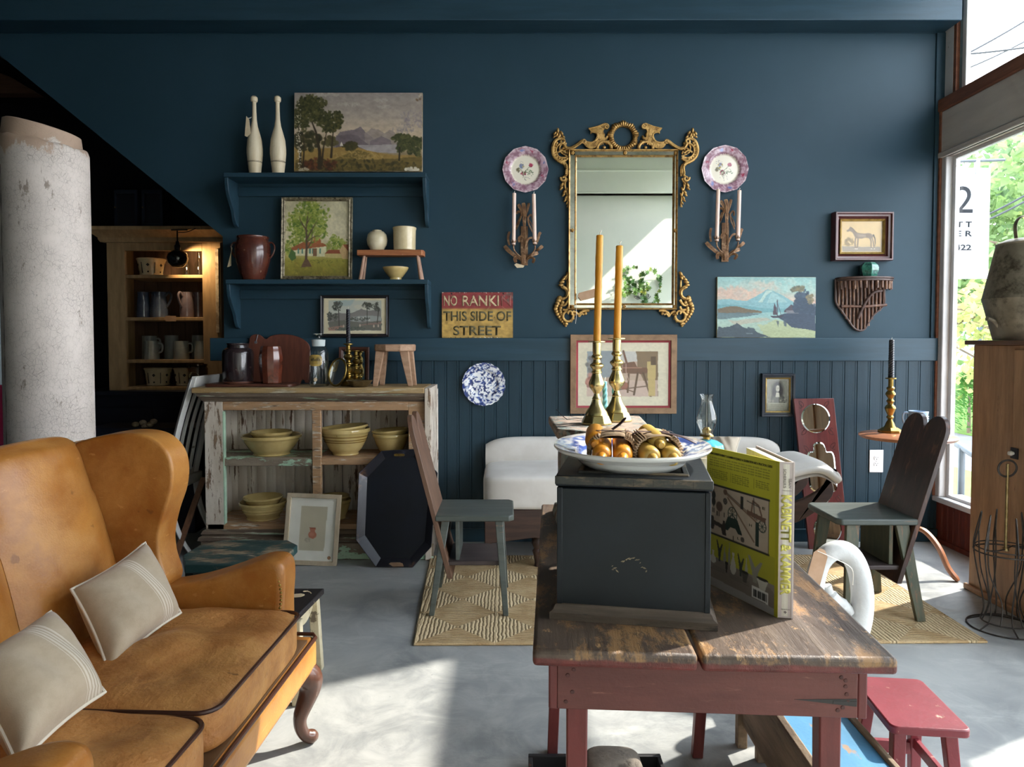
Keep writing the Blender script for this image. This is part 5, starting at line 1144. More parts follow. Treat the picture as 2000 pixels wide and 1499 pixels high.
b = B(); pr = [(0,cz(1034)),(-.012,cz(1036)),(-.022,cz(1042)),(-.014,cz(1045)),(-.03,cz(1048)),(-.034,cz(1054)),(-.02,cz(1057)),(-.02,.0),(.02,0),(.02,cz(1034))]; vs = []
for y, z in pr: e = max(0, -y); vs += [(X0-e, y, z), (X1, y, z)]
n = len(pr); b.add(vs, [(2*i,2*i+1,2*((i+1)%n)+1,2*((i+1)%n)) for i in range(n)]+[tuple(2*i for i in range(n)), tuple(2*i+1 for i in range(n))]); b.o('base_moulding', CHIPM, ct)
b = B(); b.box(X0-.01, X1+.012, -.024, -.0195, 0.004, cz(1060)); b.o('plinth_board', CHIPG, ct, bev=.002)
w = (X1-X0)/11; rr = random.Random(9)
for i in range(11):
    a, e = X0+i*w, X0+(i+1)*w; b = B(); pts = [(a+.001,.004),(a+.004,0),(a+w*.46,0),(a+w*.48,.004),(a+w*.52,.004),(a+w*.54,0),(e-.004,0),(e-.001,.004)]
    vs = [(x, DEP-.012+y, .12) for x, y in pts]+[(x, DEP-.012+y, zt_-.03) for x, y in pts]; n = len(pts); b.add(vs, [(q, q+1, q+1+n, q+n) for q in range(n-1)]); o = b.o('back_board', CHIPI, ct, ang=15); o.modifiers.new('thick', 'SOLIDIFY').thickness = -.008
# mint edge on the inner left stile
b = B(); b.box(XI0, XI0+.006, -.001, .03, cz(1026), cz(804)); b.o('mint_edge', surf('mint edge paint', '#b3cdb4', '#a3bfa6', ms=20, rough=.6), ct)

# bowls in the cabinet
def bowl(px, zbase, rt, rb, h, Y, label, tilt=0, rz=0, bands=False, foot=6, dx=0, mat=None, flare=1.0):
    k = sc(Y); t = thing('mixing_bowl', label, 'bowl', (P(px, 900, Y).x+dx, Y, zbase), rot=(0, tilt, rz))
    pr = [(0,0),(rb*.96,0),(rb,1.2),(rb*.97,foot*.5),(rb*1.0,foot)]
    for q in range(1, 9):
        f = q/8; pr.append((rb+(rt*.96-rb)*f**flare*1.0, foot+(h*.84-foot)*f**1.25))
    pr += [(rt*.99,h*.86),(rt,h*.92),(rt,h*.97),(rt*.975,h),(rt*.93,h*.965),(rt*.90,h*.86)]
    for q in range(7, 0, -1):
        f = q/8; pr.append(((rb+(rt*.94-rb)*f**flare)*.95, foot+1.5+(h*.84-foot)*f**1.25))
    pr.append((0, foot+1))
    b = B(); b.lathe([(r*k, z*k) for r, z in pr], 48); b.o('bowl_body', YEL, t)
    if bands:
        for zz in bands:
            f = ((zz*h-foot)/(h*.84-foot))**(1/1.25); r = rb+(rt*.96-rb)*f**flare
            b = B(); b.lathe([((r-.6)*k, (zz*h-1.2)*k), ((r+.9)*k, (zz*h-.8)*k), ((r+1.1)*k, (zz*h+.8)*k), ((r-.2)*k, (zz*h+1.2)*k)], 48); b.o('slip_band', YELB if bands[0] > .5 else YEL, t)
    return t
zs_ = cz(895); Yb1 = 4.19; ks = sc(Yb1)
bowl(531, zs_, 57.5, 36, 39, Yb1, 'wide yellow ware bowl at left of the upper cabinet shelf, another bowl in it')
bowl(531, zs_+.0385, 40, 26, 33, Yb1, 'smaller yellow ware bowl nested in the wide one, upper left cabinet shelf', rz=1)
bowl(675, zs_, 48.5, 26.5, 52, Yb1, 'deep banded yellow ware bowl at right of the cabinet mullion', bands=(.52,.6,.72), flare=.85)
bowl(675, zs_+.078, 47, 25, 30, Yb1, 'tilted yellow ware bowl nested in the deep banded bowl', tilt=radians(-5), dx=-.0)
bowl(764, zs_, 36, 22, 40, Yb1+.03, 'yellow ware bowl at far right of the upper cabinet shelf behind the tray', flare=.9); bowl(764, zs_+.066, 36, 22, 26, Yb1+.03, 'tilted yellow ware bowl nested at far right of the upper cabinet shelf', tilt=radians(-4))
bowl(513, zb0, 45, 32, 34, Yb1, 'yellow ware bowl on the left cabinet floor with another inside', bands=(.45,.62)); bowl(513, zb0+.05, 38, 24, 27, Yb1, 'small shiny yellow ware bowl nested on the left cabinet floor', rz=.8)
bowl(655, zb0, 30, 20, 38, Yb1, 'yellow ware bowl on cabinet floor mostly hidden by the framed pot sketch'); bowl(652, zb0+.064, 30, 18, 24, Yb1, 'upper yellow ware bowl peeping out right of the framed pot sketch')

# ---------------------------------------------------------------- things on the cabinet top
ZT = zt_+.0005
def top(px, Y): return (P(px, 757, Y).x, Y, ZT)
DKB = surf('dark red brown board', '#4a2a1f', '#5b3426', ms=8, rough=.45, grain=.35, gs=12, stretch=(.7,6,6))
Yt = 4.16; A, E = P(411, 757, Yt).x, P(579, 757, Yt).x
b = B(); b.prism(rrect(E-A, .2, .03, 6), 0, .017, 'xy'); o = b.o('cutting_board', DKB, loc=((A+E)/2, Yt, ZT), bev=.004); tag(o, 'long dark cutting board lying flat under the two brown crocks', 'board')
k = sc(Yt); CROCK = surf('black brown salt glaze', '#1d1719', '#2b2022', ms=18, rough=.2, under='#54403a', wear=.1, ws=40, edge=.06, coat=.5, bump=.1, bscale=140)
p = P(465.5, 748, Yt); t = thing('stoneware_crock', 'tall black-brown glazed crock with narrow neck on the cutting board', 'crock', (p.x, Yt, ZT+.0175))
b = B(); b.lathe([(0,0),(28*k,0),(29*k,2*k),(29*k,4*k),(0,4.2*k)], 36); b.o('saucer', DKB, t)
b = B(); b.lathe([(0,4.3*k),(27*k,4.3*k),(28.5*k,7*k),(29.5*k,30*k),(29.5*k,58*k),(28*k,64*k),(25*k,67*k),(20.5*k,69*k),(19.5*k,74*k),(21*k,76*k),(21*k,78*k),(18*k,78*k),(18*k,69*k),(26*k,62*k),(26*k,8*k),(0,7*k)], 40); b.o('crock_body', CROCK, t)
BRNG = surf('red brown lustre glaze', '#55291b', '#6d3726', ms=14, rough=.16, coat=.5, under='#35201a', wear=.15, ws=10, edge=.1)
p = P(530.5, 751, Yt-.01); t = tag(B().lathe([(0,0),(19*k,0),(20*k,2*k),(20.5*k,14*k),(22.5*k,36*k),(23*k,50*k),(20.5*k,66*k),(19*k,72*k),(18*k,72.5*k),(18*k,66*k),(20*k,48*k),(0,4*k)], 12).o('faceted_jug', BRNG, loc=(p.x, Yt-.015, ZT+.0175), bev=.002, ang=20), 'faceted red-brown glazed jug beside the black crock', 'jug')
# big lobed board leaning on the wall
k = sc(4.37); z5c = lambda x, y: (380+x/4.1667, 620+y/4.1667)
ol = [(436,560),(436,300),(438,240),(446,195),(478,173),(525,176),(572,212),(612,184),(690,171),(790,178),(870,207),(925,255),(940,330),(936,470),(930,568),(904,568),(900,548),(885,540),(872,552),(868,570)]
ol = ol[:1]+smooth2(ol[1:15], 4)+ol[15:]
q0 = P(545, 757, 4.36)
b = B(); pts = [(P(*z5c(x, y), 4.36).x-q0.x, max(.0, P(*z5c(x, y), 4.36).z-q0.z+.004)) for x, y in ol]; b.prism(pts, -.009, .009)
t = thing('breadboard', 'large lobed red-brown board leaning against the wall behind the crocks', 'board', (q0.x, 4.352, ZT+.001), rot=(radians(-6), 0, 0))
b.o('board', surf('red brown breadboard', '#5b3022', '#6b3a2a', ms=8, rough=.55, grain=.25, gs=12, stretch=(5,5,.8)), t, bev=.003)
hq = P(*z5c(495, 232), 4.36)-q0
b = B(); b.lathe([(.0,-.011),(.006,-.011),(.007,-.0095),(0,-.0094)], 12, Matrix.Translation((hq.x, 0, hq.z)) @ Matrix.Rotation(-pi/2, 4, 'X')); b.ring(oval(.009,.009,20,hq.x,hq.z), oval(.005,.005,20,hq.x,hq.z), -.013, -.0092); b.o('ring_eye', surf('steel', '#b9bcc0', metal=1, rough=.3), t)
b = B(); b.tube([(hq.x+.002, -.014, hq.z+.006), (hq.x+.012, -.012, hq.z+.048)], .0028, 6); b.o('hook_pin', bpy.data.materials['steel'], t)
# apothecary bottle
Y1 = 4.14; k = sc(Y1); p = top(623, Y1); t = thing('apothecary_bottle', 'clear glass apothecary bottle with stopper and yellow label on the cabinet', 'bottle', p)
b = B(); b.lathe([(0,0),(17*k,0),(18.5*k,2*k),(18.5*k,66*k),(16*k,74*k),(12.5*k,78*k),(11.5*k,79*k)], 32); b.o('glass_body', CLEAR, t)
FROST = surf('frosted glass', '#c6cfcf', rough=.35); b = B(); b.lathe([(11.4*k,78*k),(12.4*k,80*k),(13*k,90*k),(13.2*k,91*k),(9*k,91.5*k),(9*k,79*k)], 28); b.o('frosted_neck', FROST, t)
b = B(); b.lathe([(0,82*k),(8.5*k,84*k),(8*k,91.5*k),(4*k,94*k),(3.4*k,98*k),(6*k,100.5*k),(10*k,101.5*k),(10*k,103*k),(6*k,104*k),(0,104*k)], 24); b.o('stopper', CLEAR, t)
LAB = surf('old yellow label', '#c3a557', '#b39346', ms=30, rough=.6)
Mc = lambda a, z_, r=18.8: (r*k*sin(a), -r*k*cos(a), z_*k)
def wrap(b, oa, oz, ra, rz_, pw, r=18.8, n=40):
    vs = [Mc(oa, oz, r)]; 
    for i in range(n):
        a = 2*pi*i/n; c_, s_ = cos(a), sin(a); vs.append(Mc(oa+ra*abs(c_)**pw*(1 if c_ > 0 else -1), oz+rz_*abs(s_)**pw*(1 if s_ > 0 else -1), r))
    b.add(vs, [(0, 1+i, 1+(i+1)%n) for i in range(n)])
b = B(); wrap(b, -.15, 51, .75, 11, .6); b.o('label', LAB, t)
b = B()
for i in range(7): a = -.62+i*.155; b.tube(smooth([Mc(a, 50, 19), Mc(a+.04, 54+(i%3)*1.2, 19), Mc(a+.08, 50.5, 19), Mc(a+.12, 50.3, 19)], 4), .0009, 4)
for z_ in (57.5, 44.5): b.tube([Mc(a, z_, 19) for a in np.linspace(-.5,.2,8)], .0005, 4)
b.o('label_script', INK, t)
b = B(); wrap(b, -.1, 14, .2, 3.8, 1, n=20); b.o('price_sticker', TAGC, t)
# small oval standing mirror
Y2 = 4.13; k = sc(Y2); p = top(654, Y2); t = thing('oval_mirror', 'small brass rimmed oval mirror leaning by the glass bottle', 'mirror', (p[0], Y2-.012, ZT+.001), rot=(radians(-12), radians(7), radians(-25)))
b = B(); b.ring(oval(21*k, 28.5*k, 48, 0, 28.5*k), oval(17.5*k, 25*k, 48, 0, 28.5*k), -.006, .006); b.o('brass_rim', BRASS, t, bev=.003)
b = B(); b.prism(oval(18.5*k, 26*k, 48, 0, 28.5*k), -.002, .003); b.o('mirror_glass', MIRR, t)
# small framed mirror behind
p = top(690, 4.33); A, E = P(661, 757, 4.33), P(719.6, 684, 4.33)
t = thing('framed_mirror', 'small dark framed mirror leaning behind the small candlesticks', 'mirror', ((A.x+E.x)/2, 4.345, ZT), rot=(radians(-4), 0, 0)); w, h = E.x-A.x, (757-684)*sc(4.33)
b = B(); moulding(b, -w/2, w/2, 0, h, .026, -.018, 0, [(0,0),(0,.8),(.1,1),(.6,.9),(1,.4),(1,0)]); b.o('frame', DKB, t, ang=25); b = B(); b.box(-w/2+.02, w/2-.02, -.006, -.002, .02, h-.02); b.o('mirror_glass', MIRO, t)
# candlesticks
def stick(loc, s_, prof, label, base_oct=0, mat=BRASS, group=None):
    t = thing('candlestick', label, 'candlestick', loc)
    if base_oct:
        b = B(); b.lathe([(r*s_, z*s_) for r, z in base_oct], 8, a0=pi/8); b.o('octagonal_base', mat, t, bev=.002, ang=20)
    b = B(); b.lathe([(r*s_, z*s_) for r, z in prof], 32); b.o('turned_stem', mat, t, ang=30); return t
p1 = [(0,0),(16,0),(17,2),(16.5,4),(15,5),(15,9),(10,12),(6,15),(5,17),(8,19),(8,21),(5.5,23),(5.5,25),(10,29),(11,33),(9,37),(5,39),(5,41),(8.5,43),(8.5,45),(5,47),(4.5,50),(8,53),(9.5,57),(8,61),(5,63),(4.5,66),(7,68),(7,70),(4.5,72),(4.8,80),(9.5,82),(9.5,83.5),(4,84),(4,78),(0,78)]
Y3 = 4.21; k = sc(Y3); stick(top(681, Y3), k*.98, p1, 'taller brass candlestick with a black twisted candle on the cabinet')
Y4 = 4.30; stick(top(695.5, Y4), sc(Y4)*.8, p1, 'shorter brass candlestick without a candle on the cabinet')
NAVW = surf('blue black wax', '#15171f', '#1b1e28', ms=9, rough=.35, coat=.2)
def twist(loc, h, r, mat, label, lobes=5, turns=7, lean=(0,0), taper=.85):
    t = thing('twisted_candle', label, 'candle', loc, rot=(lean[1], lean[0], 0)); N, Mn = 90, 30
    vs, fs = [], []
    for j in range(N+1):
        f = j/N
        for i in range(Mn):
            a = 2*pi*i/Mn; q = r*(1-(1-taper)*f)*(1+.13*cos(lobes*(a-2*pi*turns*f/lobes*2))); 
            if j == N: q *= .55
            vs.append((q*cos(a), q*sin(a), h*f))
    for j in range(N):
        for i in range(Mn): fs.append((j*Mn+i, j*Mn+(i+1)%Mn, (j+1)*Mn+(i+1)%Mn, (j+1)*Mn+i))
    fs += [tuple(range(Mn-1, -1, -1)), tuple(range(N*Mn, (N+1)*Mn))]
    b = B(); b.add(vs, fs); b.o('wax_body', mat, t, ang=70)
    b = B(); b.tube([(0,0,h-.002),(.001,0,h+.007),(.003,0,h+.012)], .0013, 6); b.o('wick', WICK, t); return t
pz = top(681, Y3); twist((pz[0], Y3, ZT+84.2*k*.98), (757-84*.98-608)*k, 4*k, NAVW, 'black twisted candle in the brass candlestick on the cabinet')
PEW = surf('dull brass pewter', '#8d7b5a', '#756446', ms=18, rough=.38, metal=.85)
Y5 = 4.085; k = sc(Y5); tag(B().lathe([(0,0),(15*k,0),(16.5*k,1*k),(20*k,5*k),(24.5*k,11*k),(25.5*k,12.3*k),(25*k,13*k),(23*k,11*k),(15*k,2.6*k),(0,2*k)], 40).o('metal_bowl', PEW, loc=top(702, Y5)), 'small dull brass bowl in front of the candlesticks on the cabinet', 'bowl')
# little stool on top
STL = surf('pink grey worn stool wood', '#a98468', '#b8957a', ms=8, rough=.6, grain=.35, gs=14, stretch=(1.5,5,5), under='#6b4d3a', wear=.08, ws=22, bump=.15)
Y6 = 4.2; k = sc(Y6); p = top(771.5, Y6); t = thing('footstool', 'small rustic stool with splayed legs standing on the chippy cabinet', 'stool', p)
hz = (757-676)*k; b = B(); b.lathe([(0,hz-14*k),(38*k,hz-14*k),(41*k,hz-12*k),(41.5*k,hz-2*k),(39.5*k,hz),(0,hz)], 9, a0=.2, sy=.75); b.o('seat', STL, t, bev=.003, ang=20)
for tx, ty, bx, by in ((-26,-14,-36,-20), (20,-14,32,-18), (26,16,36,22), (-24,16,-28,24)):
    b = B(); b.leg((tx*k, ty*k*.7, hz-13*k), (bx*k, by*k*.7, 0), 17*k, 9*k); b.o('leg', STL, t, bev=.003)

# ================================================================ things leaning and standing near the cabinet
WASH = surf('pale limed frame', '#b9a88e', '#c6b69d', ms=9, rough=.6, grain=.25, gs=22, stretch=(1,1,.4))
cv = Cv(80, 108, '#f3f1e9', 41); cv.poly([(.24,.14),(.8,.14),(.78,.83),(.24,.83)], '#d2c9b4'); cv.poly([(.255,.15),(.785,.15),(.77,.82),(.255,.82)], '#cfc6b0'); cv.grain(.04, 5)
cv.dabs(30, .42, .66, .05, .04, .03, ['#b5aa97','#c1b7a3'], .6, 2)
cv.poly([(.44,.47),(.58,.47),(.56,.53),(.6,.57),(.59,.62),(.53,.65),(.44,.63),(.42,.58),(.46,.53)], '#c07a62', .95, .01); cv.poly([(.44,.47),(.58,.47),(.575,.49),(.445,.49)], '#a35f4a'); cv.ell(.5, .58, .05, .03, '#cf917a', .7, .5)
cv.ell(.9, .935, .035, .027, '#9a6a45'); cv.ell(.9, .935, .02, .015, '#b98a62')
q = F(607, 1102); A, E = P(556, 1100, 3.94), P(662, 965, 3.98); t = thing('framed_sketch', 'pale wood framed sketch of a small clay pot leaning against the cabinet base', 'picture', (q.x, 3.935, 0), rot=(radians(-9), radians(2.4), 0)); w = 106*sc(3.98); h = 136*sc(3.98)/cos(radians(7))
b = B(); moulding(b, -w/2, w/2, 0, h, 8.5*sc(3.98), -.02, 0, [(0,0),(0,.9),(.05,1),(.9,1),(1,.6),(1,0)]); b.o('frame', WASH, t, ang=25); canvas('picture', cv, -w/2+.022, w/2-.022, .022, h-.022, -.008, PAPER, t); b = B(); b.box(-w/2+.02, w/2-.02, -.011, -.0105, .02, h-.02); b.o('glass', FRONTG, t)
# octagonal tray
TRAY = surf('black toleware', '#080c14', '#0b111b', ms=5, rough=.5, spec=.3, under='#5d5348', wear=.012, ws=16, edge=.02, bump=.05); TRAYR = surf('worn tray rim', '#14151d', '#1b1d26', ms=8, rough=.35, under='#4f5a78', under2='#6d4f38', wear=.2, ws=7, edge=.06)
Y7 = 3.93; q = F(772, 1098); oc = [(698,920),(741,877),(811,873),(853,920),(843,1061),(808,1099),(737,1098),(697,1048)]
g0 = P(772, 1098.5, Y7); pts = [(P(x, y, Y7).x-g0.x, P(x, y, Y7).z-g0.z) for x, y in oc]; ca = (sum(p_[0] for p_ in pts)/8, sum(p_[1] for p_ in pts)/8)
t = thing('serving_tray', 'black octagonal tray with worn rim leaning against the chippy cabinet', 'tray', (g0.x, Y7-.02, 0), rot=(radians(-10), 0, 0))
inn = [(ca[0]+(x-ca[0])*.80, ca[1]+(z-ca[1])*.865) for x, z in pts]
b = B(); vs = [(x, 0, z) for x, z in inn]+[(x, -.03, z) for x, z in pts]+[(x, -.026, z) for x, z in [(ca[0]+(x-ca[0])*1.01, ca[1]+(z-ca[1])*1.005) for x, z in pts]]+[(x, .006, z) for x, z in inn]
fs = []
for a in range(3): fs += [(a*8+i, a*8+(i+1)%8, (a+1)*8+(i+1)%8, (a+1)*8+i) for i in range(8)]
b.add(vs, fs); b.o('rim', TRAYR, t, ang=10, bev=.002); b = B(); b.prism(inn, -.001, .006); b.o('tray_floor', TRAY, t)
cxm = ca[0]
for z_, lo in ((pts[1][1]-.022, 1), (pts[5][1]+.022, 0)): b = B(); b.prism(rrect(.06, .014, .006, 4, cxm+(.01 if lo else 0), z_), -.0235, -.0185); b.o('hand_hole', SLOT if lo == 0 else BRASS, t)
b = B(); M = Matrix.Translation((cxm+.0, -.05, .008)) @ Matrix.Rotation(radians(62), 4, 'X') @ Matrix.Rotation(radians(6), 4, 'Y'); b.prism([(-.02,.05),(.03,.055),(.045,.045),(.05,-.0),(-.01,-.004),(-.03,.03)], -.0006, .0006, M=M); b.o('price_tag', TAGP, t)

# green octagonal table-stool and the black bench beside the sofa
GRNW = surf('worn green painted top', '#1d3b3c', '#264846', ms=6, rough=.5, under='#6b5a48', under2='#8f7f68', wear=.4, ws=6, edge=.05, bump=.2, stretch=(.8,1.6,1)); DKG = surf('dark green black paint', '#14201f', '#1a2a28', ms=6, rough=.5)
t = thing('octagonal_table', 'low worn dark green eight-sided table behind the sofa arm', 'table', (-1.11, 2.93, 0))
oc = [(-.215,-.06),(-.15,-.185),(.14,-.185),(.215,-.07),(.21,.09),(.145,.165),(-.14,.165),(-.21,.09)]
b = B(); b.prism(oc, .343, .378, 'xy'); b.o('tabletop', GRNW, t, bev=.005); b = B(); b.ring([(x*.86, y*.84) for x, y in oc], [(x*.8, y*.78) for x, y in oc], .27, .343, 'xy'); b.o('apron', DKG, t)
for x, y in ((-.15,-.12),(.15,-.12),(.15,.11),(-.15,.11)): b = B(); b.leg((x, y, .343), (x*1.08, y*1.08, 0), .04, .03); b.o('leg', DKG, t, bev=.003)
BLKC = surf('chippy black paint', '#16151a', '#201d20', ms=8, rough=.5, under='#8a7c6a', wear=.1, ws=26, edge=.02, bump=.2); IVO = surf('chippy ivory paint', '#cfc3a4', '#bdb08f', ms=9, rough=.55, under='#6f6250', wear=.15, ws=18, edge=.03, bump=.15)
t = thing('low_bench', 'low black topped bench with ivory ends partly hidden by the sofa', 'bench', (-.93, 2.55, 0)); bz_ = .305
b = B(); b.hexa([(-.24,-.14,bz_-.022),(.205,-.14,bz_-.022),(.23,.14,bz_-.022),(-.24,.14,bz_-.022),(-.24,-.14,bz_),(.205,-.14,bz_),(.23,.14,bz_),(-.24,.14,bz_)]); b.o('seat_board', BLKC, t, bev=.004)
b = B(); a_ = [(-.13, bz_-.022)]+[(-.13+.26*i/12, bz_-.022-.055*sin(pi*i/12)**.7) for i in range(13)]+[(.13, bz_-.022)]; b.prism(a_, .18, .2, 'yz'); b.o('end_apron', IVO, t, bev=.003)
for x, y in ((.2,-.12),(.2,.10),(-.2,-.1),(-.2,.1)): b = B(); b.leg((x, y, bz_-.02), (x*1.05, y*1.2, 0), .035, .035); b.o('leg', IVO, t, bev=.003)
b = B(); M = Matrix.Translation((.13,.05,bz_+.002)) @ Matrix.Rotation(.25, 4, 'Z'); b.prism([(-.05,-.018),(.035,-.018),(.048,-.006),(.048,.006),(.035,.018),(-.05,.018)], 0, .001, 'xy', M); b.tube([M @ Vector((.045+.014*cos(a)+.012, .014*sin(a), .004+.003*a)) for a in np.linspace(0, 5, 14)], .0015, 5); b.o('price_tag', TAGC, t)

# ================================================================ leather settee
k = NT('tan saddle leather'); n1 = k.step(k.noise(2.6, 6, .62, None, .5), .32, .68); n2 = k.step(k.noise(9, 8, .7), .38, .7)
c = k.mix(n1, '#93581e', '#b87e3b'); c = k.mix(k.math('MULTIPLY', n2, .4), c, '#cd9a58'); sp = k.step(k.noise(17, 3, .5), .69, .74); c = k.mix(k.math('MULTIPLY', sp, .5), c, '#5d3212')
scr = k.step(k.noise(30, 5, .6, k.map((.25,1,1.4), (.3,.5,.2))), .66, .7); c = k.mix(k.math('MULTIPLY', scr, .35), c, '#dba468')
k.sock(c, k.bs.inputs['Base Color']); k.link(k.math('MULTIPLY_ADD', n2, .14, .34), k.bs.inputs['Roughness'])
hv = k.math('ADD', k.math('MULTIPLY', k.voro(190), .5), k.math('MULTIPLY', k.noise(7, 6, .6), 2.2)); k.link(k.bump(hv, .16, .004), k.bs.inputs['Normal']); LEA = k.m
k = NT('worn suede leather'); n1 = k.step(k.noise(3.2, 7, .65, None, .8), .33, .66); n2 = k.step(k.noise(10, 8, .72), .42, .66)
c = k.mix(n1, '#a86e38', '#c89356'); c = k.mix(k.math('MULTIPLY', n2, .5), c, '#8a5324'); sp = k.step(k.noise(13, 3, .5), .7, .735); c = k.mix(k.math('MULTIPLY', sp, .7), c, '#4f2d14')
k.sock(c, k.bs.inputs['Base Color']); k.bs.inputs['Roughness'].default_value = .55; k.link(k.bump(k.math('ADD', k.noise(5, 5, .55, None, .3), k.math('MULTIPLY', k.noise(120, 3), .10)), .7, .03), k.bs.inputs['Normal']); SUE = k.m
PIP = surf('dark brown piping', '#3a2018', '#4a2a1e', rough=.4); WAL = surf('dark walnut', '#4a2d20', '#5b3828', ms=9, rough=.32, grain=.3, gs=10, stretch=(4,4,.8), under='#8d6a52', wear=.08, ws=20, coat=.3)
sf = thing('leather_settee', 'tan leather wing-back settee with worn seat cushions in the left foreground', 'sofa', (-1.029, 1.648, 0), rz=radians(87.5))
b = B(); b.box(-.58, .555, -.415, .33, .235, .335); b.o('seat_frame', LEA, sf, bev=.02, seg=3)
b = B(); b.tube([(-.58,-.416,.337),(.53,-.416,.337),(.556,-.40,.337),(.558,-.2,.337)], .006, 8); b.o('welt', PIP, sf)
b = B(); b.box(-.57, .5, -.40, .2, .33, .342); b.o('deck', surf('deck leather', '#6b5138', rough=.6), sf)
def scush(x0, x1):
    c_, h_ = ((x0+x1)/2, -.135, .394), ((x1-x0)/2, .272, .062)
    def fn(v): 
        f = max(0, 1-((v.x-c_[0])/h_[0])**2)*max(0, 1-((v.y-c_[1])/h_[1])**2)
        return v+Vector((0, 0, .012*sin(v.x*23+v.y*9)*f+.008*sin(v.y*31)*f))
    b = B(); b.puff(c_, h_, 7, 20, .5, fn=fn); o = b.o('seat_cushion', SUE, sf, ang=180)
    b = B(); p = [(c_[0]+x, c_[1]+y, c_[2]+.048) for x, y in rrect(h_[0]*1.92, h_[1]*1.94, .045, 6)]; b.tube(p, .0055, 8, closed=True); b.o('piping', PIP, o)
scush(-.13, .475); scush(-.472, -.132)
def backp(x0, x1, nm):
    prof = smooth2([(.13,.36),(.125,.44),(.15,.56),(.185,.70),(.235,.85),(.262,.93),(.295,.968),(.335,.958),(.36,.90),(.37,.7),(.37,.3),(.2,.3)], 5, True)
    n = len(prof)
    def f(u, v):
        y, z = prof[int(round(v*n)) % n]; uu = 2*u-1; e = 1-abs(uu)**7
        q = (y-.27); return (x0+(x1-x0)*u, y-(.03*(1-uu*uu) if y < .28 else 0)*min(1, (z-.3)*4)*e+(.025*(1-e) if y < .28 else 0), z-(.03*(1-e))*(1 if z > .8 else 0)+.008*(1-uu*uu)*(1 if z > .85 else 0))
    b = B(); b.grid(f, 22, n+1); 
    for u in (0, 1): b.add([f(u, i/n) for i in range(n)], [tuple(range(n))])
    b.o('back_panel', LEA, sf, ang=60)
backp(.065, .475, 0); backp(-.475, .063, 1)
wing = smooth2([(.34,.50),(.345,.90),(.30,.94),(.21,.968),(.12,.978),(.05,.965),(.005,.925),(-.012,.87),(-.006,.80),(.018,.73),(.034,.66),(.032,.60),(.015,.52),(.08,.48)], 5, True)
arm = smooth2([(.16,.50),(.05,.507),(-.06,.525),(-.16,.555),(-.25,.588),(-.30,.597),(-.335,.584),(-.345,.54),(-.34,.46),(-.34,.38),(-.34,.26),(-.1,.25),(.16,.25)], 5, True)
for s_, xa, xb in ((1, .455, .565), (-1, -.585, -.478)):
    b = B(); b.prism(wing, xa, xb, 'yz'); b.o('wing', LEA, sf, bev=.036, seg=5, ang=50)
    b = B(); b.prism(arm, xa, xb+(.012 if s_ > 0 else 0), 'yz', M=Matrix.Translation((0, -.03 if s_ < 0 else 0, 0))); a_ = b.o('arm', LEA, sf, bev=.03, seg=5, ang=50)
    for i in range(22):
        f = i/21; z_ = .57-f*.24; b = B(); b.ball((xa+(.004 if s_ > 0 else .096), -.318-.018*sin(pi*min(1, f*1.5)), z_), .0042, seg=8); b.o('nailhead', BRASS, a_)
for x, y, dx_, dy in ((.5,-.36,.05,-.05),(-.55,-.36,-.04,-.05),(.5,.28,.03,.06),(-.55,.28,-.03,.06)):
    b = B(); p = smooth([(x,y,.25),(x+dx_*.55,y+dy*.7,.215),(x+dx_*.7,y+dy*.7,.17),(x+dx_*.3,y+dy*.2,.09),(x+dx_*.5,y+dy*.4,.035),(x+dx_*1.0,y+dy*1.0,.016)], 6); n = len(p)
    R_ = np.interp(np.arange(n)/(n-1), [0,.2,.4,.62,.8,.92,1], [.04,.04,.032,.02,.018,.022,.012]); b.tube(p, list(R_), 14); b.o('cabriole_leg', WAL, sf, ang=60)
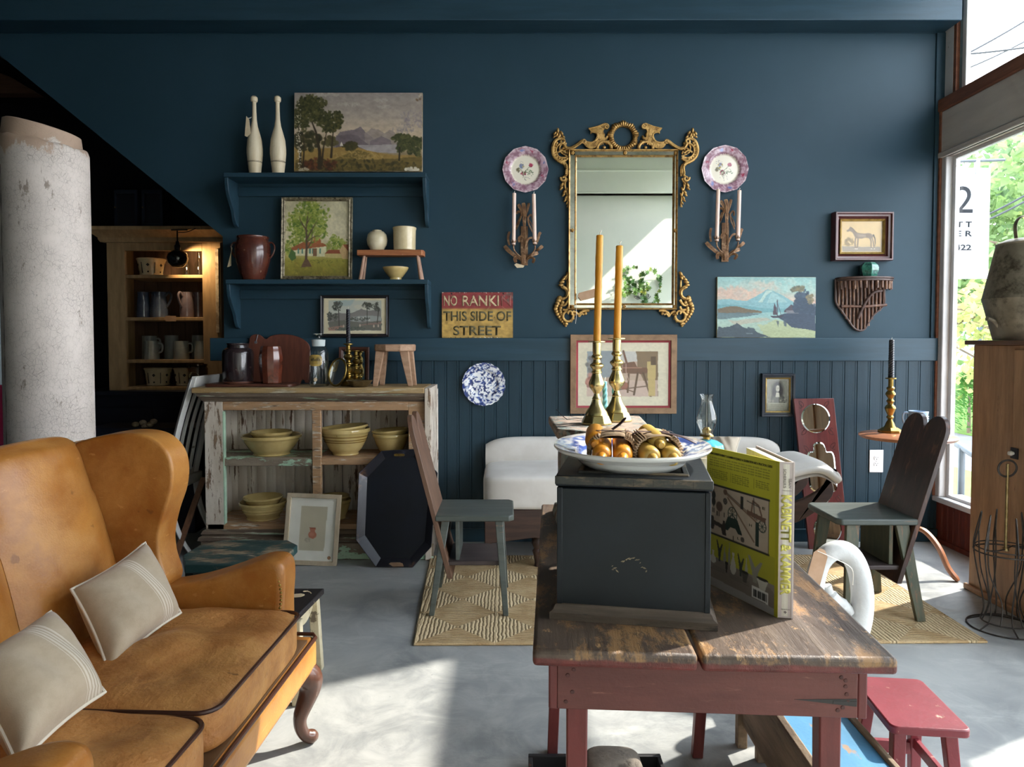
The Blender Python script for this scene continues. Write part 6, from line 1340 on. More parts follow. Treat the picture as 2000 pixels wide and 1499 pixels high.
# grain sack pillows
k = NT('grain sack linen'); u = k.xyz()[0]
st = k.math('MULTIPLY', k.math('GREATER_THAN', k.math('FRACT', k.math('MULTIPLY', u, 115)), .45), k.math('LESS_THAN', k.math('ABSOLUTE', k.math('SUBTRACT', u, .036)), .02))
wv = k.noise(420, 2, .5); c = k.mix(k.step(k.noise(30, 5, .7), .35, .65), '#b3a28b', '#baaa94'); c = k.mix(k.math('MULTIPLY', st, .75), c, '#ddd3c4')
k.sock(c, k.bs.inputs['Base Color']); k.bs.inputs['Roughness'].default_value = .95; k.link(k.bump(wv, .25, .001), k.bs.inputs['Normal']); k.bs.inputs['Sheen Weight'].default_value = .2; SACK = k.m
WPIP = surf('cream piping', '#dcd2c2', rough=.9)
def pillow(name, cs, th, label, mat=SACK, pmat=WPIP, cat='pillow', grp=None):
    c00, c10, c11, c01 = [Vector(c_) for c_ in cs]; cen = (c00+c10+c11+c01)/4
    ex = ((c10+c11)-(c00+c01)).normalized(); ey0 = ((c01+c11)-(c00+c10)); nz = ex.cross(ey0).normalized(); ey = nz.cross(ex)
    w = ((c10+c11)-(c00+c01)).length/2; h = ey0.dot(ey)/2; sh = ey0.dot(ex)/4
    t = thing(name, label, cat, cen); R_ = Matrix((ex, ey, nz)).transposed().to_4x4(); t.rotation_euler = R_.to_euler()
    def f(s_): 
        def g(u, v):
            x, y = 2*u-1, 2*v-1; e = max(0, (1-x**4)*(1-y**4)); z = th*.5*e**.5*(1-.25*(x*x+y*y)/2)
            return (x*w/2*(1-.07*(1-y*y))+sh*y, y*h/2*(1-.09*(1-x*x)), s_*z+.004*sin(x*9+y*5)*e)
        return g
    b = B(); b.grid(f(1), 32, 26); b.grid(f(-1), 32, 26); bmesh.ops.remove_doubles(b.b, verts=b.b.verts, dist=.0005); b.o('pillow_cover', mat, t, ang=180)
    if pmat:
        p = []; g = f(0)
        for i in range(24): p.append(g(i/24, 0))
        for i in range(20): p.append(g(1, i/20))
        for i in range(24): p.append(g(1-i/24, 1))
        for i in range(20): p.append(g(0, 1-i/20))
        b = B(); b.tube(p, .004, 7, closed=True); b.o('piping', pmat, t)
    return t
pillow('pillow', (P(213, 1316, 1.68), P(352, 1196, 1.93), P(284, 1062, 2.02), P(138, 1150, 1.77)), .14, 'striped linen pillow propped against the far arm of the leather settee')
pillow('pillow', (P(35, 1500, 1.22), P(205, 1352, 1.43), P(98, 1196, 1.53), P(-75, 1305, 1.32)), .15, 'nearer striped linen pillow on the leather settee, cut off by the left photo edge')

# ================================================================ jute rug
k = NT('braided jute'); xyz = k.xyz(); q = .33
u = k.math('ABSOLUTE', k.math('SUBTRACT', k.math('FRACT', k.math('MULTIPLY', xyz[0], 1/q)), .5)); v = k.math('ABSOLUTE', k.math('SUBTRACT', k.math('FRACT', k.math('MULTIPLY', xyz[1], 1/q)), .5))
m = k.math('MAXIMUM', u, v); wob = k.math('MULTIPLY', k.noise(26, 4, .6), .06)
rope = k.math('ABSOLUTE', k.math('SINE', k.math('MULTIPLY', k.math('ADD', m, wob), 3.1416*20)))
br = k.noise(170, 3, .6, k.map((1,1,1), (0,0,.7))); side = k.math('GREATER_THAN', u, v)
c = k.mix(k.step(k.noise(9, 5, .65), .35, .65), '#b5966a', '#c9ae84'); c = k.mix(k.math('MULTIPLY', side, .5), c, '#d3c19c'); c = k.mix(k.math('MULTIPLY', k.step(rope, .6, .0), .7), c, '#6e5636'); c = k.mix(k.math('MULTIPLY', k.step(br, .55, .7), .4), c, '#7f6542')
k.sock(c, k.bs.inputs['Base Color']); k.bs.inputs['Roughness'].default_value = .95
k.link(k.bump(k.math('ADD', rope, k.math('MULTIPLY', br, .8)), .8, .006), k.bs.inputs['Normal']); JUTE = k.m
A, E, G, H_ = F(810, 1262), F(1926, 1257), F(1660, 1088), F(842, 1090)
t = thing('jute_rug', 'long braided jute rug of square blocks under the plank chairs', 'rug', (A.x, A.y, 0))
N = 60; L = lambda p: p-A
b = B(); rx_ = lambda u, v: (L(A).lerp(L(E), u)).lerp(L(H_).lerp(L(G), u), v)
b.grid(lambda u, v: tuple(rx_(u, v)+Vector((0, 0, .011+.0015*sin(u*90)*sin(v*50)))), N, 40)
edge = [rx_(i/N, 0) for i in range(N)]+[rx_(1, i/40) for i in range(40)]+[rx_(1-i/N, 1) for i in range(N)]+[rx_(0, 1-i/40) for i in range(40)]
b.o('rug_field', JUTE, t, ang=180); b = B(); b.tube([e+Vector((0,0,.0065)) for e in edge], .0062, 7, closed=True); b.o('braided_edge', JUTE, t)

# ================================================================ plank chairs
GPN = surf('grey green chair paint', '#454c48', '#525853', ms=6, rough=.42, grain=.2, gs=9, stretch=(.6,4,4), under='#75604e', wear=.06, ws=14, edge=.03, bump=.1); BRNP = surf('brown plank back', '#5f4535', '#70523f', ms=6, rough=.5, grain=.35, gs=9, stretch=(5,5,.7), under='#4e3630', wear=.1, ws=12)
DKP = surf('dark stained plank', '#33241f', '#473029', ms=6, rough=.36, grain=.35, gs=9, stretch=(4,4,.6), under='#6b4734', wear=.14, ws=7, edge=.06); SHF = surf('brown black shelf', '#3a3130', '#463b39', ms=7, rough=.45, grain=.25, gs=9, stretch=(.6,5,5)); EDG = surf('green brown edge paint', '#3f4636', '#54523e', ms=8, rough=.5, grain=.3, gs=10, stretch=(4,4,.6), under='#6d5138', wear=.16, ws=9)
def plank_chair(label, loc, rz, seatm, backm, legm, lean, topz, lw=1.0):
    t = thing('plank_chair', label, 'chair', loc, rz); w, d, h = .36, .34, .45     # faces local -x, back at +x
    b = B(); b.prism([(-.18,-.145),(-.16,-.17),(.178,-.17),(.178,.17),(-.16,.17),(-.18,.145)], h-.028, h, 'xy'); b.o('seat', seatm, t, bev=.006)
    x0, x1, zb, zt = .18-.10*(lean/.1)*.0+.08, .18+lean, .16, topz
    def X(z): return .185+(z-h)*lean/(topz-h)
    lob = []
    for c_ in (-.085, .085):
        lob += [(c_+.083*cos(a), topz-.083+.083*sin(a)) for a in np.linspace(pi, 0, 14)]
    out = [(-.168, zb)]+[(y if abs(y) < .165 else y, z) for y, z in lob]+[(.168, zb)]
    i0 = 14; out = out[:15]+[(0, topz-.14)]+out[15:]
    n = len(out); vs = [(X(z)-.011, y, z) for y, z in out]+[(X(z)+.011, y, z) for y, z in out]
    b = B(); b.add(vs, [tuple(range(n)), tuple(range(2*n-1, n-1, -1))]+[(i, i+n, (i+1)%n+n, (i+1)%n) for i in range(n)]); b.o('back_plank', backm, t, bev=.004)
    for sy in (-1, 1):
        b = B(); b.hexa([(-.155,sy*.185-.011,0),(-.155+.04*lw,sy*.185-.011,0),(-.155+.04*lw,sy*.185+.011,0),(-.155,sy*.185+.011,0),(-.13,sy*.135-.011,h-.028),(-.13+.06*lw,sy*.135-.011,h-.028),(-.13+.06*lw,sy*.135+.011,h-.028),(-.13,sy*.135+.011,h-.028)]); b.o('leg', legm, t, bev=.003)
        b = B(); b.hexa([(.205-.04*lw,sy*.185-.011,0),(.205,sy*.185-.011,0),(.205,sy*.185+.011,0),(.205-.04*lw,sy*.185+.011,0),(.15-.06*lw,sy*.135-.011,h-.028),(.15,sy*.135-.011,h-.028),(.15,sy*.135+.011,h-.028),(.15-.06*lw,sy*.135+.011,h-.028)]); b.o('leg', legm, t, bev=.003)
    b = B(); b.prism([(-.125,-.145),(.16,-.145),(.16,.145),(-.125,.145)], .215, .235, 'xy'); b.o('lower_shelf', SHF, t, bev=.003)
    b = B(); b.box(.07, .088, -.13, .13, .235, h-.028); b.o('seat_brace', legm, t, bev=.002)
    b = B(); b.box(-.10, .15, -.012, .012, h-.06, h-.028); b.o('seat_batten', legm, t, bev=.002)
    return t
plank_chair('grey-green plank chair turned right, standing on left end of the jute rug', (-.148, 3.355, .0125), pi, GPN, BRNP, GPN, .115, .90, .6)
plank_chair('dark plank chair with a double-rounded back on right end of the jute rug', (1.648, 3.29, .0125), 0, GPN, DKP, EDG, .135, .90)

# ================================================================ white settee against the wall
LIN = surf('white linen upholstery', '#d2cec8', '#c8c3bc', ms=5, rough=.95, bump=.08, bscale=350, sheen=.2); DWN = surf('dark stained bench wood', '#3a2a25', '#4a352d', ms=6, rough=.5, grain=.3, gs=9, stretch=(.6,5,5))
t = thing('settee', 'low white upholstered settee with dark wood base against the wainscot', 'sofa', (.85, 4.1, .0118))
xl, xr = P(945, 900, 4.0).x-.85, P(1592, 900, 4.1).x-.85
b = B(); b.puff(((xl-.0+.55)/2, -.03, .42), ((.55-xl)/2, .275, .095), 10, 24, .25); b.o('seat_cushion', LIN, t, ang=180)
bk = smooth2([(.235,.30),(.20,.5),(.195,.60),(.215,.645),(.255,.655),(.285,.63),(.29,.5),(.29,.3)], 5, True); n = len(bk)
def bf(u, v):
    y, z = bk[int(round(v*n)) % n]; e = abs(2*u-1)**14; return (xl+(xr-.12-xl)*u+.0, y+.02*e*(1 if y < .25 else -1), z-(.05*e if z > .5 else 0))
b = B(); b.grid(bf, 60, n+1)
for u in (0, 1): b.add([bf(u, i/n) for i in range(n)], [tuple(range(n))])
b.o('back_rest', LIN, t, ang=60)
# raised scroll end at the right
def sf_(u, v):
    x = .45+(xr-.45)*u; z = .44+.16*sin(pi*min(1, u*1.05)*.62)-.05*max(0, u-.75)*4*(u-.75)/.25; y = -.30+.40*v; e = abs(2*v-1)**8
    return (x, y, z-.03*e)
b = B(); b.grid(sf_, 24, 20); b.grid(lambda u, v: tuple(Vector(sf_(u, v))-Vector((.015*u, 0, .045+.05*(1-u)))), 24, 20)
b.tube([Vector(sf_(i/24, 0))-Vector((0,0,.02)) for i in range(25)], .02, 8); b.tube([Vector(sf_(1, i/19))-Vector((.005,0,.018)) for i in range(20)], .022, 8); b.o('scroll_end', LIN, t, ang=70)
sd = smooth2([(.40,.32),(.62,.34),(.8,.40),(.93,.505),(xr-.01,.545),(xr-.03,.50),(.92,.40),(.78,.28),(.6,.22),(.40,.22)], 4, True)
b = B(); b.prism(sd, -.27, -.24, 'xz'); b.o('scroll_side', DWN, t, bev=.004); b = B(); b.prism(sd, .05, .08, 'xz'); b.o('scroll_side', DWN, t, bev=.004)
b = B(); pr = [(xl+.01,.33),(.62,.33),(.62,.2),(.45,.205),(.3,.2),(-.35,.2),(-.5,.215),(-.56,.19),(-.62,.165),(-.7,.175),(xl+.01,.14)]
b.prism(pr, -.29, -.265, 'xz'); b.o('front_apron', DWN, t, bev=.004); b = B(); b.box(xl+.01, .62, -.265, .28, .2, .33); b.o('base_frame', DWN, t)
tl = [(.02,.2),(.022,.18),(.016,.165),(.024,.15),(.026,.12),(.018,.1),(.026,.085),(.02,.06),(.014,.02),(.016,.0),(0,0)]
for x, y in ((-.68,-.22),(.5,-.22),(-.68,.22),(.5,.22)): b = B(); b.lathe([(r*1.15, z) for r, z in tl], 16, Matrix.Translation((x, y, 0))); b.o('turned_leg', DWN, t)
CUSH = surf('oatmeal cushion', '#c9bba8', '#beb09d', ms=8, rough=.95, bump=.08, bscale=300)
pillow('cushion', (P(1372, 905, 4.12), P(1442, 892, 4.0), P(1440, 862, 4.12), P(1395, 848, 4.2)), .1, 'oatmeal cushion on the white settee behind the blue oil lamp', CUSH, WPIP, 'cushion')

# ================================================================ red board with three bevelled mirrors
RBD = surf('oxblood stained board', '#5c2426', '#6e2f2e', ms=6, rough=.3, grain=.3, gs=9, stretch=(5,5,.6), coat=.3); BEV = surf('bevelled mirror edge', '#cfd6d2', rough=.06, metal=1); CRV = surf('carved line', '#2f1214', rough=.6)
Y8 = 4.30; z7 = lambda x, y: (1440+x/3.407, 660+y/3.407)
g0 = P(1608, 1066, Y8); t = thing('mirrored_board', 'tall oxblood board set with three shaped mirrors leaning on the wainscot', 'mirror', (g0.x, 4.235, 0.0), rot=(radians(-5.5), radians(0), 0))
def lp(x, y): q_ = P(x, y, Y8-(.0))-g0; return (q_.x, q_.z+.0)
ol = [lp(1553,777), lp(1632,776), lp(1645.5,1000), lp(1648,1066), lp(1572,1068)]
b = B(); b.prism(ol, 0, .02, 'xz'); b.o('board', RBD, t, bev=.002)
def mir(pts):
    p_ = [lp(*z7(x, y)) for x, y in pts]; c_ = (sum(a for a, _ in p_)/len(p_), sum(a for _, a in p_)/len(p_)); p2 = [(c_[0]+(a-c_[0])*.90, c_[1]+(e-c_[1])*.945) for a, e in p_]
    b = B(); n = len(p_); b.add([(a, -.0015, e) for a, e in p_]+[(a, -.005, e) for a, e in p2], [(i, (i+1)%n, n+(i+1)%n, n+i) for i in range(n)]); f_ = b.o('bevel', BEV, t, ang=30)
    b = B(); b.add([(a, -.005, e) for a, e in p2], [tuple(range(n))]); b.o('mirror_glass', MIRR, f_)
mir([(526+97*cos(a), 530+97*sin(a)) for a in np.linspace(0, 2*pi, 49)[:-1]])
mp_ = smooth2([(500,745),(502,705),(530,686),(565,692),(582,722),(590,748),(625,750),(640,785),(645,860),(652,960),(640,1005),(606,1020),(604,1050),(580,1080),(545,1075),(526,1045),(515,1018),(480,1000),(465,960),(460,860),(455,790),(470,752)], 4, True); mir(mp_)
mir([(575+92*cos(a), 1255+92*sin(a)) for a in np.linspace(0, 2*pi, 49)[:-1]])
for x0_, y0_, fx, fy in ((420,415,1,1),(620,415,-1,1),(430,640,1,-1),(640,640,-1,-1),(440,710,1,1),(650,690,-1,1),(470,1080,1,-1),(670,1080,-1,-1)):
    b = B()
    for s0, pts in ((0, [(0,0),(18,6),(30,22),(26,38),(14,34),(18,24)]), (1, [(0,0),(4,20),(18,36),(12,48),(2,42)])):
        b.tube([(lp(*z7(x0_+fx*x, y0_+fy*y))[0], -.0002, lp(*z7(x0_+fx*x, y0_+fy*y))[1]) for x, y in smooth2(pts, 4)], .0012, 4)
    b.o('carved_flourish', CRV, t)

# ================================================================ round tripod table with candlestick and mug
TOPW = surf('warm cherry top', '#9a6242', '#ab7350', ms=6, rough=.35, grain=.3, gs=9, stretch=(.8,5,1), coat=.2)
tc_ = F(1772, 850, .74); tz = .74
t = thing('tripod_table', 'round cherry tripod table in the corner by the window', 'table', (tc_.x, tc_.y, 0))
b = B(); b.lathe([(0,tz-.02),(.23,tz-.02),(.24,tz-.012),(.242,tz-.004),(.236,tz),(0,tz)], 56); b.o('tabletop', TOPW, t)
b = B(); b.lathe([(0,tz-.02),(.05,tz-.02),(.03,tz-.05),(.02,tz-.1),(.024,.5),(.04,.4),(.03,.32),(.022,.29),(.036,.27),(.036,.16),(.02,.13),(0,.13)], 28); b.o('pedestal', TOPW, t)
for a in (-.95, 1.15, 3.25):
    b = B(); p = smooth([(.03,0,.235),(.10,0,.23),(.17,0,.16),(.22,0,.06),(.27,0,.005)], 6); b.tube(p, [.022,.022]+[.02]*(len(p)-4)+[.016,.012], 8, flat=.7, M=Matrix.Rotation(a, 4, 'Z')); b.o('leg', TOPW, t)
k = sc(tc_.y-.05)*1.0; pp = F(1738, 845, tz); kk = sc(pp.y)
pr2 = [(0,10),(13,10),(10,14),(8,20),(5,25),(4.4,28),(7,31),(7,33),(5,36),(8.5,44),(11,51),(9,56),(5.5,59),(5.5,62),(8,66),(5,70),(5,72),(8,77),(10,80),(9,84),(5.5,88),(8,92),(8,94),(4.8,97),(5,112),(10.5,113),(10.5,115),(4.4,115.5),(4.4,108),(0,108)]
stick((pp.x, pp.y, tz+.0005), kk*.93, pr2, 'brass candlestick with a black twisted candle on the round corner table', base_oct=[(0,0),(23,0),(23,5),(20,6.5),(14,10.5),(0,10.5)])
twist((pp.x, pp.y, tz+.001+115.5*kk*.93), 74*kk, 4.9*kk, NAVW, 'black twisted candle in the candlestick on the round corner table', turns=8)
MUGB = surf('blue banded mugware', '#8fa9c4', '#7f9bb8', ms=12, rough=.25, coat=.4); pm_ = F(1799, 841, tz); k = sc(pm_.y)
t = thing('blue_mug', 'pale blue mug with white bands on the round corner table', 'mug', (pm_.x, pm_.y+.03, tz+.0005), rz=2.9)
b = B(); b.lathe([(0,0),(18*k,0),(18.5*k,1.5*k),(17.5*k,10*k),(17*k,30*k),(18*k,36*k),(17*k,37*k),(15.5*k,30*k),(16*k,4*k),(0,3*k)], 32); b.o('mug_body', MUGB, t)
b = B()
for z_ in (22, 26): b.lathe([(17.3*k,z_*k),(17.9*k,(z_+.4)*k),(17.9*k,(z_+1.4)*k),(17.3*k,(z_+1.8)*k)], 32)
b.o('white_band', surf('white slip', '#e6e8ea', rough=.3), t); b = B(); b.tube(smooth([(16.5*k,0,32*k),(25*k,0,33*k),(28*k,0,24*k),(25*k,0,12*k),(17.5*k,0,8*k)], 4), 2.4*k, 8); b.o('handle', MUGB, t)

# ================================================================ pine cupboard, milk can and wire carrier by the window
PNC = surf('weathered pine cupboard', '#9c7654', '#b08864', ms=5, rough=.55, grain=.45, gs=7, stretch=(4,4,.5), under='#6a4630', wear=.06, ws=9, bump=.12)
xf, y1_, y0_ = 2.335, 3.55, 2.72; zc_ = 1.235
t = thing('pine_cupboard', 'tall weathered pine cupboard standing before the shop window at right', 'cupboard', (xf, (y0_+y1_)/2, 0)); hl = (y1_-y0_)/2
b = B(); b.box(.0, .33, -hl, hl, 0.0, zc_); b.o('carcass', PNC, t, bev=.004); b = B(); b.box(-.035, .345, -hl-.02, hl+.02, zc_, zc_+.022); b.o('top_board', surf('dark top board', '#55392a', '#674836', ms=6, rough=.5, grain=.4, gs=8, stretch=(4,.5,4)), t, bev=.004)
b = B(); b.box(-.02, 0, -hl-.01, hl+.012, 0, .03); b.o('base_strip', PNC, t, bev=.006); b = B(); b.box(-.012, 0, -hl+.02, hl-.30, .08, zc_-.02); d_ = b.o('door_panel', PNC, t, bev=.003)
kq = P(1979, 940, 3.25); b = B(); b.lathe([(0,.03),(.009,.028),(.012,.018),(.008,.008),(.006,0),(0,0)], 14, Matrix.Translation((-.012, hl-.32, .74)) @ Matrix.Rotation(-pi/2, 4, 'Y')); b.o('knob', surf('white porcelain', '#e8e2da', rough=.2, coat=.4), d_)
b = B(); b.box(-.018, -.010, hl-.345, hl-.30, .715, .765); b.o('latch_plate', IRON, d_)
ZINC = surf('tarnished tin', '#7a7262', '#948b78', ms=9, rough=.45, metal=.55, under='#4d4436', wear=.2, ws=11, edge=.1, bump=.1)
yc_ = 3.36; xc_ = P(2008, 600, yc_).x; k = sc(yc_); zz = zc_+.0225
t = thing('milk_can', 'tarnished tin can with handle and spout on top of the pine cupboard', 'can', (xc_, yc_, zz))
b = B(); b.lathe([(0,0),(56*k,0),(57*k,2*k),(76*k,78*k),(77*k,81*k),(76*k,84*k),(55*k,185*k),(56*k,188*k),(53*k,190*k),(40*k,196*k),(0,199*k)], 48); b.o('can_body', ZINC, t, ang=25)
b = B(); b.tube(smooth([(-26*k,0,194*k),(-29*k,0,222*k),(-20*k,0,238*k),(0,0,242*k),(22*k,0,238*k),(30*k,0,222*k),(27*k,0,194*k)], 5), 5*k, 8, flat=.35); b.o('bail_handle', ZINC, t)
b = B(); b.tube(smooth([(-60*k,-4*k,26*k),(-70*k,-5*k,38*k),(-84*k,-6*k,42*k)], 4), [3.5*k]*8+[4.5*k], 10); b.o('spout', ZINC, t)
WIRE = surf('dark wire', '#3d3a38', '#4f4a46', ms=30, rough=.5, metal=.7); q = F(1960, 1226); 
t = thing('wire_carrier', 'tall dark wire stand with ring handle in front of the pine cupboard', 'stand', (q.x, q.y, 0)); wr = .0034
def circ(r, z, n=40): return [(r*cos(2*pi*i/n), r*sin(2*pi*i/n), z) for i in range(n)]
b = B(); b.tube(circ(.138, wr), wr, 6, closed=True); b.tube(circ(.085, .028), wr, 6, closed=True); b.o('foot_ring', WIRE, t); b = B(); b.tube(circ(.118, .335), wr, 6, closed=True); b.tube(circ(.112, .352), wr*.8, 6, closed=True); b.o('basket_ring', WIRE, t)
for i in range(6):
    a = i*pi/3+.3; cs_, sn = cos(a), sin(a)
    b = B(); b.tube([(cs_*.138, sn*.138, wr), (cs_*.085, sn*.085, .028)], wr, 6)
    b.tube(smooth([(cs_*.085, sn*.085, .028), (cs_*.075, sn*.075, .09), (cs_*.1, sn*.1, .22), (cs_*.118, sn*.118, .34), (cs_*.108, sn*.108, .42), (cs_*.09, sn*.09, .5), (cs_*.1, sn*.1, .42), (cs_*.117, sn*.117, .345)], 5), wr, 6)
    a2 = a+pi/6; b.tube(smooth([(cos(a2)*.085, sin(a2)*.085, .028), (cos(a2)*.06, sin(a2)*.06, .12), (cos(a)*.09, sin(a)*.09, .25), (cos(a)*.1, sin(a)*.1, .41)], 5), wr*.9, 6); b.o('basket_wire', WIRE, t)
b = B(); b.tube([(0,0,.345), (0,0,.72)], .0065, 8); b.lathe([(0,.335),(.014,.34),(.012,.352),(0,.355)], 10); b.o('centre_rod', surf('brass rod', '#8d7a55', '#75633f', ms=30, rough=.4, metal=.8), t); b = B(); b.tube([(0,0,.345), (.06,.04,.35), (.115,.03,.345)], wr, 6); b.tube([(0,0,.345),(-.06,-.04,.35),(-.112,-.03,.345)], wr, 6); b.o('cross_wire', WIRE, t)
b = B(); b.tube([(.047*cos(a), .010*cos(a), .70+.036*sin(a)) for a in np.linspace(0, 2*pi, 40)[:-1]], .0045, 7, closed=True); b.o('ring_handle', WIRE, t)

# ================================================================ white cement swan-neck arch
CEM = surf('weathered white cement', '#d3d4d2', '#c2c4c4', ms=6, rough=.75, under='#8e8d88', wear=.08, ws=14, edge=.05, bump=.35, bscale=45)
ys = 2.42; g = F(1600, 1396); g = Vector((P(1600, 1300, ys).x, ys, 0)); t = thing('cement_swan', 'white painted cement swan planter with looped neck behind the worn table', 'planter', g)
zz = lambda x, y: P(1500+x/3.748, 880+y/3.748, ys)-g
pth = [(320,1160),(335,1040),(350,930),(385,825),(450,752),(530,732),(600,765),(655,860),(684,990),(690,1110),(672,1250),(620,1400),(540,1500)]
p = smooth([zz(x, y) for x, y in pth], 6); n = len(p); R_ = np.interp(np.linspace(0, 1, n), [0,.15,.3,.45,.6,.75,.9,1], [.032,.032,.032,.034,.036,.037,.04,.05])
b = B(); b.tube(p, list(R_), 18, up=(0,-1,0), flat=1.0); b.o('looped_neck', CEM, t, ang=180)
k = sc(ys); b = B(); b.ball((0, .02, 95*k+.03), 78*k, 1, 1.15, 1.0, 28); b.lathe([(0,0),(55*k,0),(55*k,.025),(40*k,.05),(0,.06)], 28); b.o('swan_body', CEM, t)
b = B(); b.tube(smooth([zz(x, y) for x, y in ((430,990),(455,1060),(500,1110),(560,1145),(600,1190))], 5), [.016]*5+[.024]*10+[.02]*6, 12); b.o('swan_head', CEM, t)
q = zz(290, 800); b = B(); M = Matrix.Translation((q.x, -.075, q.z)) @ Matrix.Rotation(radians(12), 4, 'Y'); b.prism([(-.022,.044),(-.004,.062),(.014,.058),(.027,.037),(.022,-.095),(-.027,-.095)], -.0006, .0006, M=M); b.o('price_tag', TAGP, t)
b = B(); b.tube(smooth([(q.x, -.076, q.z+.052), (q.x+.05, -.08, q.z+.03), (q.x+.12, -.065, q.z-.01), (q.x+.13,-.055,q.z-.07)], 5), .0012, 5); b.o('tag_string', STRING, t)

# ================================================================ worn red work table
k = NT('worn table top boards'); xyz = k.xyz(); sv = k.map((5,.45,5))
g1 = k.noise(9, 8, .7, sv, .6); n1 = k.step(k.noise(3.2, 7, .66, None, .5), .4, .62); n2 = k.step(k.noise(7, 9, .75, k.map((2.2,.8,1))), .5, .6)
c = k.mix(k.step(g1, .3, .7), '#4d4038', '#6a5b4e'); c = k.mix(k.math('MULTIPLY', n1, .6), c, '#3f302a'); c = k.mix(k.math('MULTIPLY', n2, .8), c, '#a07a50'); c = k.mix(k.math('MULTIPLY', k.step(k.noise(16, 8, .75, k.map((1.6,.9,1))), .6, .64), .7), c, '#c09a6a')
red = k.step(k.math('ADD', xyz[2], k.math('MULTIPLY', k.noise(11, 5, .7), .012)), .7445, .7395); c = k.mix(red, c, k.mix(k.step(k.noise(14, 7, .7), .4, .62), '#6e2f2a', '#54241f'))
dk = k.step(k.noise(60, 2, .5), .73, .77); c = k.mix(k.math('MULTIPLY', dk, .8), c, '#241a16')
k.sock(c, k.bs.inputs['Base Color']); k.link(k.math('MULTIPLY_ADD', g1, .3, .32), k.bs.inputs['Roughness']); k.link(k.bump(k.math('ADD', g1, k.math('MULTIPLY', n2, -.3)), .5, .005), k.bs.inputs['Normal']); TTOP = k.m
REDP = surf('old red milk paint', '#6b3a34', '#5d302b', ms=5, rough=.55, grain=.2, gs=9, stretch=(.6,4,4), under='#4a221e', under2='#9a6a58', wear=.12, ws=11, edge=.05, bump=.15); REDV = surf('old red leg paint', '#6f302d', '#5f2826', ms=6, rough=.5, grain=.2, gs=9, stretch=(4,4,.6), under='#3f1d1a', wear=.12, ws=11, edge=.05, bump=.12)
TA = F(1040, 1272, .75); tt = thing('work_table', 'worn plank-topped table with old red painted base in the right foreground', 'table', (TA.x, TA.y, 0), rz=radians(-3.6))
W_, L_ = .578, 1.05
b = B(); b.prism([(0,.004),(.264,.0),(.262,.5),(.258,L_),(.0,L_-.005)], .722, .75, 'xy'); b.o('top_board', TTOP, tt, bev=.007, seg=3); b = B(); b.prism([(.271,.0),(W_,.008),(W_+.01,L_*.5),(W_+.02,L_),(.264,L_),(.267,.5)], .722, .75, 'xy'); b.o('top_board', TTOP, tt, bev=.007, seg=3)
b = B(); b.box(.04, .532, .045, .067, .632, .7215); ap = b.o('apron', REDP, tt, bev=.002)
for x in (.034, .518): b = B(); b.box(x, x+.024, .067, L_-.06, .632, .7215); b.o('apron', REDP, tt, bev=.002)
b = B(); b.box(.058, .518, L_-.08, L_-.058, .632, .7215); b.o('apron', REDP, tt)
for x in (.026, .532): b = B(); b.box(x, x+.016, .046, .085, .63, .7215); b.o('corner_block', REDV, tt, bev=.003)
for (x, y, bx, by) in ((.075,.085,.073,.09),(.497,.085,.503,.09),(.06,L_-.085,.035,L_-.06),(.505,L_-.085,.47,L_-.05)):
    b = B(); b.leg((x, y, .7), (bx, by, 0), .037, .031); b.o('leg', REDV, tt, bev=.003)
PEG = surf('dark peg', '#4e2420', '#3a1a17', ms=40, rough=.6)
for x, z in ((.058,.69),(.066,.662),(.055,.645),(.068,.70),(.505,.70),(.512,.685),(.514,.672),(.516,.66),(.508,.65),(.50,.645),(.512,.695)):
    b = B(); b.lathe([(0,.0015),(.0032,.0012),(.0036,0),(0,0)], 10, Matrix.Translation((x, .0452, z)) @ Matrix.Rotation(pi/2, 4, 'X')); b.o('peg', PEG, ap)
b = B(); b.prism([(.43,.661),(.53,.665),(.53,.652)], .0443, .0452); b.box(.492, .53, .0438, .0452, .656, .661); b.o('crack', SLOT, ap)

# ---------------------------------------------------------------- dark lidded box
BOXP = surf('dark slate painted box', '#11181e', '#171f26', ms=4, spec=.3, rough=.42, under='#5f5a4e', under2='#8a7d68', wear=.02, ws=20, edge=.02, bump=.06, stretch=(1,1,1)); EDGW = surf('rubbed box edge', '#2a2d2c', '#3a3832', ms=8, rough=.5, under='#6f604c', wear=.3, ws=16, edge=.08, bump=.15, stretch=(.7,2,2)); SIDW = surf('worn brown box side', '#3f352d', '#4d4138', ms=6, rough=.5, grain=.4, gs=8, stretch=(4,4,.6), under='#232a2d', wear=.35, ws=7, edge=.1)
MLD = surf('weathered box moulding', '#4d4238', '#5f5246', ms=6, rough=.7, grain=.6, gs=9, stretch=(.5,5,5), under='#2c2824', wear=.2, ws=10, bump=.25)
q = F(1073, 1211, .75); bxr = radians(-10.6); bt = thing('lidded_box', 'tall dark slate painted box with moulded foot standing on the work table', 'box', (q.x, q.y, .7505), rz=bxr)
BW, BD = .292, .325; BT_ = .262
b = B(); pr = [(0,0),(0,.013),(.006,.017),(.009,.024),(.013,.027)]
vs = []
for e, z in pr: vs += [(e, e, z), (BW-e, e, z), (BW-e, BD-e, z), (e, BD-e, z)]
b.add(vs, [(i*4+q_, i*4+(q_+1)%4, (i+1)*4+(q_+1)%4, (i+1)*4+q_) for i in range(4) for q_ in range(4)]+[(0,1,2,3),(16,17,18,19)]); b.o('base_moulding', MLD, bt)
b = B(); b.box(.013, BW-.013, .013, BD-.013, .02, .238); b.o('box_body', BOXP, bt, bev=.003)
b = B(); b.box(.0115, .0135, .014, BD-.014, .026, .236); b.o('side_face', SIDW, bt); 
